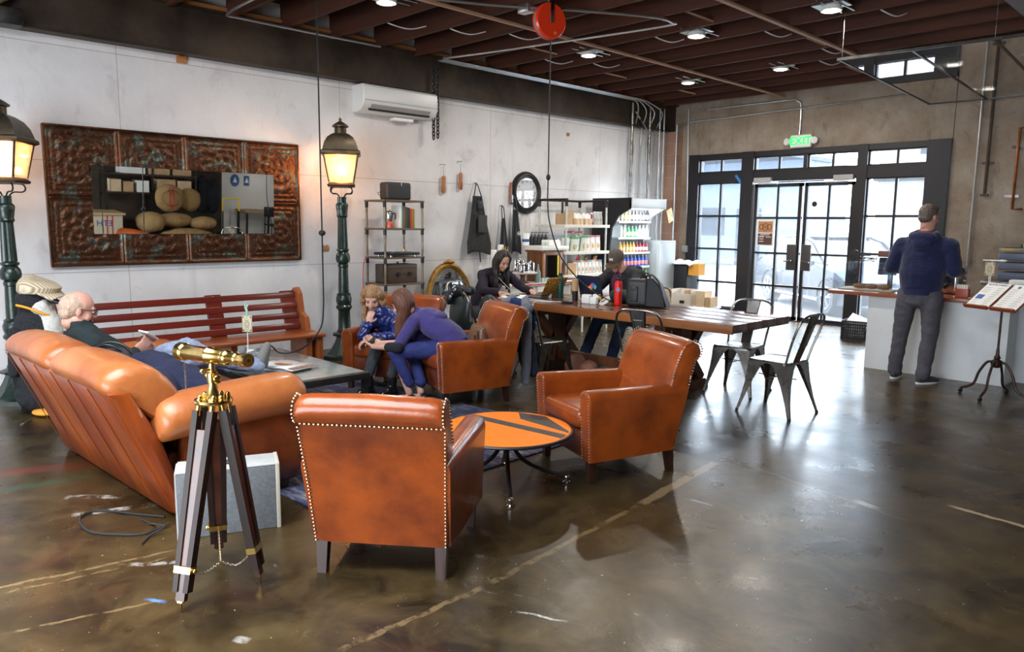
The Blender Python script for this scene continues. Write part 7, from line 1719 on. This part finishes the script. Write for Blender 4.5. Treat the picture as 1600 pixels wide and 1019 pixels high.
def strands(r, name, curves, m_, rad_=.012, vox=.006, wav=0):
    def f(b):
        for pts, r0, r1 in curves:
            P = bez(pts, 5); n = len(P)
            for i in range(n): 
                t = i/(n-1)
                if wav: P[i] = P[i]+V((sin(i*1.3+pts[0][0]*90), cos(i*1.7), 0))*wav*t
            b.tube(P, r0, 7, radii=[r0+(r1-r0)*i/(n-1) for i in range(n)])
    return garment(r, name, f, m_, vox=vox, it=1, disp=0)

# --- the standing man at the counter
r = thing('person', 'standing person seen from behind in a navy hooded sweatshirt and grey trousers at the counter', 'person')
ax = V((1, 0, 0)); H3 = headframe((-2.47, 8.15, 1.655), (.42, .9, -.05))
hipL, hipR = V((-2.60, 8.13, .90)), V((-2.38, 8.13, .90)); kL, kR = V((-2.64, 8.13, .50)), V((-2.36, 8.10, .50)); aL, aR = V((-2.665, 8.12, .09)), V((-2.37, 8.03, .09))
shL, shR = V((-2.69, 8.13, 1.395)), V((-2.26, 8.13, 1.395)); eL, eR = V((-2.78, 8.12, 1.15)), V((-2.20, 8.13, 1.13)); wL, wR = V((-2.66, 8.36, 1.10)), V((-2.22, 8.37, 1.12))
tor = [((-2.49, 8.13, .88), ax, .155, .11), ((-2.49, 8.13, 1.05), ax, .165, .125), ((-2.48, 8.13, 1.28), ax, .17, .12), ((-2.475, 8.13, 1.42), ax, .15, .095), ((-2.475, 8.13, 1.48), ax, .09, .07)]
S3 = skin('fair', (.52, .27, .19))
def f(b):
    torso(b, tor, -.01); add_head(b, H3, 1.02); cap(b, (-2.475, 8.13, 1.44), (-2.47, 8.14, 1.58), .066, .06)
    for sh, e_, w_ in ((shL, eL, wL), (shR, eR, wR)): limb(b, sh, e_, w_, .048, .038, .026)
    for h_, k_, a_ in ((hipL, kL, aL), (hipR, kR, aR)): limb(b, h_, k_, a_, .075, .052, .038)
    hand(b, wL, (.3, .9, .2), (.6, -.2, -.6), -1, .6); hand(b, wR, (-.15, .9, .35), (-.6, -.2, -.5), 1, .5)
    for a_ in (aL, aR): b.ball(a_+V((0, .06, -.05)), (.035, .09, .025), 12, 8)
body(r, f, S3); face_parts(r, H3, 1.02, brow=(.12, .09, .07))
NV = mat('navy hoodie', (.005, .008, .042), (.009, .013, .055), scale=120, rough=.95, bump=.15, sheen=.2)
def f(b):
    torso(b, [((-2.49, 8.13, .96), ax, .195, .14), ((-2.49, 8.13, 1.10), ax, .215, .16), ((-2.48, 8.13, 1.28), ax, .22, .155), ((-2.475, 8.13, 1.40), ax, .205, .125), ((-2.475, 8.13, 1.46), ax, .13, .10)], 0)
    yoke(b, (-2.475, 8.13, 1.46), (shL+V((.03, 0, -.03)), shR+V((-.03, 0, -.03))), .078, .080); yoke(b, (-2.48, 8.13, 1.32), (shL+V((0, 0, -.07)), shR+V((0, 0, -.07))), .12, .085)
    for sh, e_, w_ in ((shL, eL, wL), (shR, eR, wR)): limb(b, sh+V((0, 0, -.03)), e_, w_, .085, .070, .044)
g = garment(r, 'hooded_sweatshirt', f, NV, disp=.022, tex=.12)
def f(b):
    b.ball((-2.475, 8.02, 1.455), (.135, .055, .055), 16, 10); b.ball((-2.475, 7.995, 1.40), (.10, .035, .065), 16, 10); cap(b, (-2.58, 8.06, 1.47), (-2.55, 8.16, 1.50), .04, .03); cap(b, (-2.37, 8.06, 1.47), (-2.40, 8.16, 1.50), .04, .03)
garment(g, 'hood', f, NV, vox=.008, disp=.012, tex=.07)
def f(b): torso(b, [((-2.49, 8.13, .925), ax, .178, .13), ((-2.49, 8.13, .955), ax, .178, .13)], 0)
b = MB(); b.loft([[( -2.49+cos(a)*.185, 8.13+sin(a)*.135, z) for a in [2*pi*i/32 for i in range(32)]] for z in (.885, .90, .93, .945)]); b.build('hem_band', NV, g)
b = MB(); b.tube([(-2.475+cos(a)*.068, 8.13+sin(a)*.062, 1.515+.01*sin(a)) for a in [2*pi*i/24 for i in range(24)]], .012, 8, closed=True); b.build('red_collar', mat('wine red knit', (.22, .025, .035), rough=.9), r)
GT = mat('grey trousers', (.085, .08, .095), (.06, .057, .07), scale=100, rough=.9)
def f(b):
    torso(b, [((-2.49, 8.125, .82), ax, .155, .125), ((-2.49, 8.125, .92), ax, .17, .125)], 0)
    for h_, k_, a_ in ((hipL, kL, aL), (hipR, kR, aR)): limb(b, h_+V((0, -.005, -.03)), k_, a_+V((0, 0, .0)), .105, .078, .068)
garment(r, 'trousers', f, GT, disp=.024, tex=.09)
SW = mat('white rubber sole', (.7, .7, .68), rough=.5)
shoe(r, aL, (-.1, 1, 0), mat('dark grey trainer', (.03, .035, .04), rough=.7), SW); shoe(r, aR, (.45, .9, 0), MC['dark grey trainer'], SW)
def f(b):
    e = lambda c, q: eball(b, H3, c, q)
    e((0, -.022, .040), (.080, .094, .088)); e((0, -.055, -.015), (.068, .055, .055)); e((0, .03, .085), (.058, .06, .035))
garment(r, 'hair', f, hairmat('short brown grey hair', (.05, .032, .025), (.16, .12, .10)), vox=.006, disp=.006, tex=.02)

# --- the man on the sofa
r = thing('person', 'balding bearded person with glasses and dark top slouched on the sofa', 'person')
H1 = headframe((-5.40, 1.33, .965), (.12, 1, -.28)); S1 = skin('rosy', (.56, .28, .21)); ax = V((1, 0.05, 0))
sh = {-1: V((-5.60, 1.33, .745)), 1: V((-5.22, 1.36, .745))}; el = {-1: V((-5.62, 1.48, .53)), 1: V((-5.16, 1.50, .55))}; wr = {-1: V((-5.46, 1.68, .63)), 1: V((-5.30, 1.62, .66))}
hp = {-1: V((-5.50, 1.66, .52)), 1: V((-5.30, 1.66, .52))}; kn = {-1: V((-5.55, 2.06, .62)), 1: V((-5.22, 2.06, .60))}; an = {-1: V((-5.45, 2.36, .44)), 1: V((-5.13, 2.40, .50))}
tor = [((-5.40, 1.62, .53), ax, .15, .11), ((-5.40, 1.50, .60), ax, .155, .12), ((-5.40, 1.38, .71), ax, .165, .11), ((-5.40, 1.34, .80), ax, .10, .075)]
def f(b):
    torso(b, tor, -.01); add_head(b, H1, 1.02); cap(b, (-5.40, 1.33, .78), (-5.40, 1.32, .90), .06, .055)
    for s_ in (-1, 1): limb(b, sh[s_], el[s_], wr[s_], .045, .037, .026); limb(b, hp[s_], kn[s_], an[s_], .07, .05, .036)
    hand(b, wr[1], (-.15, .75, .55), (-.9, 0, .2), 1, .75, 1.05); hand(b, wr[-1], (.4, .6, .4), (.8, 0, .3), -1, .7)
body(r, f, S1); face_parts(r, H1, 1.02, brow=(.30, .22, .18))
DG = mat('dark green black fleece', (.008, .016, .017), (.014, .024, .025), scale=60, rough=.9)
def f(b):
    torso(b, tor, .022); cap(b, (-5.40, 1.335, .80), (-5.40, 1.325, .872), .082, .076); yoke(b, (-5.40, 1.335, .80), (sh[-1], sh[1]), .075, .07)
    for s_ in (-1, 1): limb(b, sh[s_], el[s_], wr[s_], .068, .056, .042)
garment(r, 'zip_jacket', f, DG, disp=.02)
LJ = mat('pale blue jeans', (.36, .42, .58), (.24, .29, .44), scale=40, rough=.9)
def f(b):
    torso(b, [((-5.40, 1.66, .52), ax, .155, .11), ((-5.40, 1.60, .54), ax, .155, .11)], .01)
    for s_ in (-1, 1): limb(b, hp[s_], kn[s_], an[s_], .092, .072, .058)
garment(r, 'jeans', f, LJ, disp=.03, tex=.07)
for s_ in (-1, 1):
    q = an[s_]
    def f(b): cap(b, q+V((0, .01, .0)), q+V((0, .06, .10)), .045, .036); cap(b, q+V((0, .05, .0)), q+V((0, .08, .14)), .03, .028)
    garment(r, 'shoe', f, mat('grey suede', (.2, .19, .18), rough=.9), vox=.008, disp=0)
def f(b):
    e = lambda c, q: eball(b, H1, c, q)
    e((0, -.032, .020), (.083, .088, .082)); e((0, -.060, -.03), (.068, .050, .055)); e((0, -.040, .052), (.068, .062, .058))
garment(r, 'hair', f, hairmat('thin blond grey hair', (.36, .25, .18), (.50, .36, .27)), vox=.006, disp=.006, tex=.02)
def f(b):
    e = lambda c, q: eball(b, H1, c, q)
    e((0, .052, -.088), (.038, .034, .026)); e((.040, .025, -.068), (.022, .03, .022)); e((-.040, .025, -.068), (.022, .03, .022)); e((0, .072, -.094), (.022, .018, .018))
garment(r, 'beard', f, hairmat('grey stubble', (.50, .38, .30), (.60, .50, .42)), vox=.006, disp=.004, tex=.015)
b = MB()
for s_ in (-1, 1):
    b.tube([H1 @ V((s_*.030+cos(a)*.022, .100, .004+sin(a)*.015)) for a in [2*pi*i/18 for i in range(18)]], .0018, 5, closed=True); b.tube([H1 @ V(p) for p in ((s_*.052, .098, .010), (s_*.078, .06, .012), (s_*.082, -.01, .008))], .0022, 5)
b.tube([H1 @ V((-.008, .102, .006)), H1 @ V((.008, .102, .006))], .0018, 5); b.build('glasses', M['black'], r)
o = MB().box((0, 0, 0), (.075, .012, .14), r=.004, rot=(62, 10, 35)).build('phone', M['white']); o.location = (-5.36, 1.735, .765); tag(o, 'white phone in the hands of the person on the sofa', 'phone')
q = MB().box((0, .0, .0), (.06, .002, .10), rot=(62, 10, 35)).build('screen', mat('blue white screen', (.25, .4, .75), em=.4)); q.parent = o; q.location = (0, -.004, .006)

# --- girl in the navy puffer
r = thing('person', 'long curly haired person in a blue puffer jacket sitting with chin on hand', 'person')
H = headframe((-5.84, 3.87, .845), (.62, -.62, -.44)); S_ = skin('light', (.68, .38, .29)); ax = V((.80, .42, 0)).normalized()
shR, shL = V((-5.98, 3.90, .655)), V((-5.74, 4.06, .655)); eR, eL = V((-5.75, 3.70, .52)), V((-5.56, 3.93, .52)); wR, wL = V((-5.735, 3.75, .635)), V((-5.68, 3.72, .50))
hp = {-1: V((-5.90, 4.10, .46)), 1: V((-5.72, 4.18, .46))}; kn = {-1: V((-5.55, 3.72, .45)), 1: V((-5.40, 3.88, .45))}; an = {-1: V((-5.57, 3.64, .10)), 1: V((-5.39, 3.76, .10))}
tor = [((-5.82, 4.16, .49), ax, .13, .10), ((-5.85, 4.08, .57), ax, .125, .10), ((-5.86, 3.98, .65), ax, .13, .095), ((-5.85, 3.95, .70), ax, .08, .06)]
def f(b):
    torso(b, tor, -.015); add_head(b, H, 1.0, 1); cap(b, (-5.855, 3.96, .69), (-5.85, 3.90, .78), .047, .045)
    limb(b, shR, eR, wR, .038, .032, .022); limb(b, shL, eL, wL, .038, .032, .022)
    hand(b, wR, (.02, .35, 1), (-.6, .6, .2), 1, .9, .85); hand(b, wL, (-.3, -.6, -.35), (0, .3, -1), -1, .8, .85)
    for s_ in (-1, 1): limb(b, hp[s_], kn[s_], an[s_], .065, .045, .034)
body(r, f, S_, vox=.0055); face_parts(r, H, 1.0, brow=(.20, .11, .06), closed=1)
PF = mat('navy puffer', (.010, .018, .11), (.02, .035, .17), scale=8, rough=.3, coat=.3)
def f(b):
    torso(b, tor, .03); yoke(b, (-5.85, 3.95, .70), (shR, shL), .062, .055)
    for a_, c_ in ((shR, eR), (eR, wR.lerp(eR, .25)), (shL, eL), (eL, wL.lerp(eL, .2))):
        for k in range(5): b.ball(a_.lerp(c_, k/4.), .050 if k % 2 == 0 else .044, 14, 10)
garment(r, 'puffer_jacket', f, PF, vox=.007, it=2, disp=.025, tex=.04)
BJ = mat('charcoal jeans', (.035, .037, .045), (.06, .062, .07), scale=30, rough=.9)
def f(b):
    torso(b, [(hp[-1].lerp(hp[1], .5), ax, .14, .10), (hp[-1].lerp(hp[1], .5)+V((0, .03, .05)), ax, .13, .10)], 0)
    for s_ in (-1, 1): limb(b, hp[s_], kn[s_], an[s_]+V((0, 0, .11)), .083, .062, .050)
garment(r, 'jeans', f, BJ, disp=.02, tex=.06)
for s_ in (-1, 1): shoe(r, an[s_], (.35, -.9, 0), mat('black boot leather', (.008, .008, .009), rough=.25, coat=.4), boot=.10, gz=.012)
HC = hairmat('honey curly hair', (.23, .11, .045), (.42, .24, .11)); cs = []
for k in range(20):
    a = rad(-122+244*k/19); x, y = sin(a), -cos(a)
    L_ = .30+.05*sin(k*2.1); sd_ = 1 if x > 0 else -1
    p0 = V((x*.03, -.01+y*.02, .108)); p1 = V((x*.074, y*.075-.012, .06)); p2 = V((x*.098, y*.08-.03, -.05)); 
    cs.append(([H @ p0, H @ p1, H @ p2, (H @ p2)+V((x*.06-.01, -.01, -L_*.45)), (H @ p2)+V((x*.07-.02, -.01, -L_*.85))], .025, .016))
strands(r, 'hair', cs, HC, vox=.005, wav=.026)
b = MB(); eball(b, H, (0, -.012, .052), (.079, .090, .074)); o = b.build('hair_cap', HC, r)

# --- woman leaning over the phone
r = thing('person', 'long straight haired person in a purple blue top and trousers leaning over a phone', 'person')
H = headframe((-5.26, 3.79, .855), (-.72, -.45, -.52)); ax = V((-.28, .95, 0)).normalized()
shN, shF = V((-5.14, 3.82, .70)), V((-5.20, 4.12, .68)); eN, eF = V((-5.11, 3.62, .50)), V((-5.26, 3.86, .50)); wN, wF = V((-5.36, 3.55, .485)), V((-5.40, 3.66, .50))
hp = {-1: V((-4.90, 4.04, .47)), 1: V((-4.96, 4.24, .47))}; kn = {-1: V((-5.17, 3.64, .46)), 1: V((-5.30, 3.90, .46))}; an = {-1: V((-5.09, 3.73, .10)), 1: V((-5.06, 3.83, .10))}
tor = [((-4.92, 4.14, .48), ax, .14, .105), ((-4.98, 4.08, .58), ax, .12, .10), ((-5.09, 4.00, .67), ax, .135, .10), ((-5.17, 3.96, .735), ax, .12, .08), ((-5.19, 3.93, .75), ax, .06, .05)]
def f(b):
    torso(b, tor, -.015); add_head(b, H, .95, 1); cap(b, (-5.19, 3.94, .74), (-5.235, 3.86, .79), .045, .043)
    limb(b, shN, eN, wN, .038, .034, .022); limb(b, shF, eF, wF, .038, .034, .022)
    hand(b, wN, (-.85, -.15, .25), (-.1, .5, .7), -1, .55, .9); hand(b, wF, (-.8, -.4, .2), (.2, -.4, .7), 1, .55, .9)
    for s_ in (-1, 1): limb(b, hp[s_], kn[s_], an[s_], .065, .045, .030)
    for s_ in (-1, 1): b.ball(an[s_]+V((-.03, -.06, -.045)), (.03, .08, .03), 12, 8, rot=(0, 0, -25))
body(r, f, S_, vox=.0055); face_parts(r, H, .95, brow=(.12, .06, .035))
PT = mat('violet blue jersey', (.045, .032, .155), (.06, .045, .19), scale=120, rough=.9, sheen=.2)
def f(b):
    torso(b, tor[:-1], .014)
    yoke(b, (-5.19, 3.94, .735), (shN, shF), .066, .060); cap(b, (-5.19, 3.94, .735), (-5.215, 3.90, .775), .06, .052)
    for s_, e_ in ((shN, eN), (shF, eF)): cap(b, s_, e_, .060, .046)
g = garment(r, 'hooded_top', f, PT, vox=.008, disp=.016, tex=.09)
def f(b): b.ball((-5.10, 3.99, .765), (.09, .10, .035), 16, 10, rot=(0, 20, 0)); b.ball((-5.03, 4.02, .75), (.05, .08, .03), 16, 10, rot=(0, 25, 0))
garment(g, 'hood', f, PT, vox=.007, disp=.012, tex=.05)
def f(b):
    for e_, w_ in ((eN, wN), (eF, wF)): cap(b, e_.lerp(w_, -.05), e_.lerp(w_, .33), .050, .043)
garment(r, 'black_cuff', f, mat('black rib knit', (.012, .014, .018), rough=.9), vox=.007, disp=0)
NT = mat('royal navy trousers', (.022, .030, .14), (.03, .04, .17), scale=120, rough=.85)
def f(b):
    torso(b, [(hp[-1].lerp(hp[1], .5), ax, .155, .12), (hp[-1].lerp(hp[1], .5)+V((-.02, -.02, .07)), ax, .135, .11)], 0)
    for s_ in (-1, 1): limb(b, hp[s_], kn[s_], an[s_]+V((0, 0, .08)), .090, .066, .046)
garment(r, 'trousers', f, NT, disp=.016, tex=.07)
MB().ball((-4.98, 3.965, .60), (.006, .006, .006)).build('waist_button', M['white'], r)
for s_ in (-1, 1):
    def f(b): b.ball(an[s_]+V((-.03, -.06, -.06)), (.036, .11, .022), 14, 8, rot=(0, 0, -25)); b.ball(an[s_]+V((.01, .03, -.05)), (.034, .035, .03), 12, 8)
    garment(r, 'shoe', f, M['black'], vox=.007, disp=0)
HB = hairmat('auburn brown hair', (.075, .025, .014), (.17, .06, .03)); cs = []
for k in range(18):
    a = rad(-135+270*k/17); x, y = sin(a), -cos(a)
    p0 = H @ V((x*.02, -.01+y*.02, .108)); p1 = H @ V((x*.076, y*.078-.012, .06)); p2 = H @ V((x*.090, y*.075-.01, -.04)); 
    cs.append(([p0, p1, p2, p2+V((-.02, -.01, -.14)), p2+V((-.01, -.01, -.27-.03*sin(k)))], .020, .010))
strands(r, 'hair', cs, HB, vox=.006, wav=.003); b = MB(); eball(b, H, (0, -.025, .045), (.079, .087, .078)); b.build('hair_cap', HB, r)
o = MB().box((0, 0, 0), (.07, .14, .009), r=.003, rot=(18, -28, 35)).build('phone', M['black']); o.location = (-5.465, 3.60, .525); tag(o, 'black phone in the hands of the person in purple blue', 'phone')

# --- man with the grey cap at the long table
r = thing('person', 'person in a grey brown baseball cap and black parka typing at the long table', 'person')
H = headframe((-5.10, 6.55, 1.15), (.10, -.90, -.42)); S_ = skin('warm', (.55, .27, .19)); ax = V((1, -.1, 0)).normalized()
sh = {-1: V((-5.28, 6.68, .985)), 1: V((-4.86, 6.64, .985))}; el = {-1: V((-5.36, 6.46, .79)), 1: V((-4.76, 6.40, .81))}; wr = {-1: V((-5.20, 6.30, .805)), 1: V((-4.90, 6.26, .80))}
hp = {-1: V((-5.06, 6.82, .52)), 1: V((-4.84, 6.82, .52))}; kn = {-1: V((-5.20, 6.40, .52)), 1: V((-4.90, 6.42, .52))}; an = {-1: V((-5.20, 6.16, .10)), 1: V((-4.97, 6.36, .10))}
tor = [((-4.95, 6.84, .55), ax, .15, .115), ((-4.97, 6.80, .72), ax, .16, .125), ((-5.04, 6.70, .93), ax, .17, .115), ((-5.07, 6.66, 1.00), ax, .10, .075)]
def f(b):
    torso(b, tor, -.01); add_head(b, H, 1.0); cap(b, (-5.07, 6.67, .99), (-5.07, 6.61, 1.08), .055, .052)
    for s_ in (-1, 1): limb(b, sh[s_], el[s_], wr[s_], .045, .037, .026); limb(b, hp[s_], kn[s_], an[s_], .07, .05, .036)
    hand(b, wr[-1], (.5, -.6, 0), (0, 0, -1), 1, .4); hand(b, wr[1], (-.5, -.6, 0), (0, 0, -1), -1, .4)
body(r, f, S_); face_parts(r, H, 1.0, brow=(.06, .03, .02), closed=1)
PK = mat('black parka', (.010, .010, .013), (.02, .019, .024), scale=40, rough=.8)
def f(b):
    torso(b, tor[:-1], .045); yoke(b, (-5.07, 6.68, 1.0), (sh[-1], sh[1]), .09, .085)
    for s_ in (-1, 1): limb(b, sh[s_], el[s_], wr[s_].lerp(el[s_], .15), .080, .068, .05)
g = garment(r, 'parka', f, PK, disp=.03)
def f(b):
    for s_ in (-1, 1): cap(b, (-5.07+s_*.11, 6.66, 1.02), (-5.07+s_*.14, 6.74, 1.04), .045, .04)
    cap(b, (-5.20, 6.76, 1.04), (-4.94, 6.74, 1.05), .05, .05)
garment(g, 'hood', f, PK, disp=.02, tex=.06)
def f(b): b.ball((-5.10, 6.55, .90), (.055, .04, .10), 14, 10); b.ball((-5.10, 6.60, .98), (.065, .04, .05), 14, 10)
garment(r, 'purple_shirt', f, mat('plum scarf', (.14, .02, .05), (.06, .03, .09), scale=30, rough=.9), vox=.008, disp=.012, tex=.05)
JB = mat('dark blue denim', (.010, .020, .05), (.02, .035, .075), scale=60, rough=.9)
def f(b):
    torso(b, [((-4.95, 6.83, .52), ax, .16, .12), ((-4.95, 6.84, .58), ax, .15, .12)], 0)
    for s_ in (-1, 1): limb(b, hp[s_], kn[s_], an[s_]+V((0, 0, .02)), .092, .070, .062)
garment(r, 'jeans', f, JB, disp=.02, tex=.08)
for s_ in (-1, 1): shoe(r, an[s_], (-.55, -.8, 0), mat('black trainer', (.012, .013, .015), rough=.6), mat('white grey sole', (.30, .30, .30), rough=.6))
CP = mat('grey brown cap cloth', (.085, .065, .05), (.11, .085, .07), scale=150, rough=.95)
b = MB(); lo = []
for z, s_ in ((.012, 1.0), (.04, 1.02), (.08, .93), (.11, .70), (.128, .35), (.132, .05)): lo.append([H @ V((cos(a)*.086*s_, -.012+sin(a)*.100*s_, z)) for a in [2*pi*i/28 for i in range(28)]])
b.loft(lo); cpo = b.build('baseball_cap', CP, r)
b = MB(); b.grid(lambda u, v: H @ V(((u-.5)*.155*(1-.12*v*v), .070+.085*v*(1-.35*(2*u-1)**2)+.022*(1-(2*u-1)**2), .018-.018*v-.012*(2*u-1)**2)), 14, 6); o = b.build('cap_brim', mat('brown brim', (.10, .055, .025), rough=.9), cpo); solid(o, .005)
b = MB()
q = H @ FR((0, .0895, .062), (1, 0, 0), (0, -.25, 1))
for x in (-.014, .014): b.box((x, 0, .001), (.014, .026, .003), M=q)
b.box((0, 0, .001), (.010, .008, .003), M=q); b.build('white_patch', M['white'], cpo, smooth=False)

# --- black haired woman at the table end
r = thing('person', 'black haired person in a dark cardigan working at the left end of the long table', 'person')
H = headframe((-6.26, 5.93, 1.115), (.85, -.18, -.50)); S_ = skin('tan', (.56, .30, .20)); ax = V((.1, 1, 0)).normalized()
sh = {-1: V((-6.42, 5.76, .955)), 1: V((-6.40, 6.10, .955))}; el = {-1: V((-6.22, 5.60, .79)), 1: V((-6.16, 6.18, .79))}; wr = {-1: V((-5.98, 5.62, .79)), 1: V((-5.92, 6.06, .79))}
hp = {-1: V((-6.56, 5.78, .51)), 1: V((-6.56, 5.98, .51))}; kn = {-1: V((-6.16, 5.74, .52)), 1: V((-6.16, 5.98, .52))}; an = {-1: V((-6.14, 5.74, .10)), 1: V((-6.14, 5.98, .10))}
tor = [((-6.58, 5.88, .54), ax, .14, .105), ((-6.53, 5.88, .70), ax, .125, .10), ((-6.43, 5.92, .90), ax, .14, .10), ((-6.39, 5.93, .98), ax, .08, .06)]
def f(b):
    torso(b, tor, -.012); add_head(b, H, .95, 1); cap(b, (-6.38, 5.93, .97), (-6.32, 5.93, 1.06), .045, .043)
    for s_ in (-1, 1): limb(b, sh[s_], el[s_], wr[s_], .04, .034, .023); limb(b, hp[s_], kn[s_], an[s_], .065, .045, .034)
    hand(b, wr[-1], (.85, .15, -.05), (0, 0, -1), 1, .3, .92); hand(b, wr[1], (.7, -.5, 0), (0, 0, -1), -1, .35, .92)
body(r, f, S_, vox=.006); face_parts(r, H, .95, brow=(.015, .01, .01), closed=1)
CG = mat('dark plum cardigan', (.014, .010, .020), (.022, .017, .03), scale=120, rough=.95)
def f(b):
    torso(b, tor[:-1], .024); yoke(b, (-6.395, 5.93, .975), (sh[-1], sh[1]), .068, .062)
    for s_ in (-1, 1): limb(b, sh[s_], el[s_], wr[s_].lerp(el[s_], .1), .062, .052, .038)
garment(r, 'cardigan', f, CG, disp=.018)
def f(b): b.ball((-6.33, 5.92, .88), (.035, .07, .12), 14, 10)
garment(r, 'grey_shirt', f, mat('grey tee', (.22, .22, .23), rough=.9), vox=.008, disp=.008)
def f(b):
    torso(b, [((-6.56, 5.88, .52), ax, .15, .11), ((-6.57, 5.88, .57), ax, .14, .11)], 0)
    for s_ in (-1, 1): limb(b, hp[s_], kn[s_], an[s_]+V((0, 0, .03)), .086, .064, .048)
garment(r, 'trousers', f, BJ, disp=.016)
for s_ in (-1, 1): shoe(r, an[s_], (1, 0, 0), MC['black trainer'])
HK = hairmat('black hair', (.008, .006, .006), (.025, .016, .013)); cs = []
for k in range(18):
    a = rad(-128+256*k/17); x, y = sin(a), -cos(a)
    p0 = H @ V((x*.02, -.01+y*.02, .108)); p1 = H @ V((x*.078, y*.080-.012, .06)); p2 = H @ V((x*.094, y*.085-.02, -.05)); 
    cs.append(([p0, p1, p2, p2+V((.0, 0, -.15)), p2+V((.015, 0, -.30-.02*sin(k*2)))], .022, .013))
strands(r, 'hair', cs, HK, vox=.007, wav=.004); b = MB(); eball(b, H, (0, -.025, .045), (.080, .088, .079)); b.build('hair_cap', HK, r)
b = MB(); b.tube(bez([H @ V((.078, 0, -.01)), H @ V((.07, .05, -.14)), V((-6.20, 5.85, .90)), V((-6.0, 5.82, .80)), V((-5.85, 5.80, .76))], 8), .0018, 5); b.build('earphone_wire', M['white'], r)
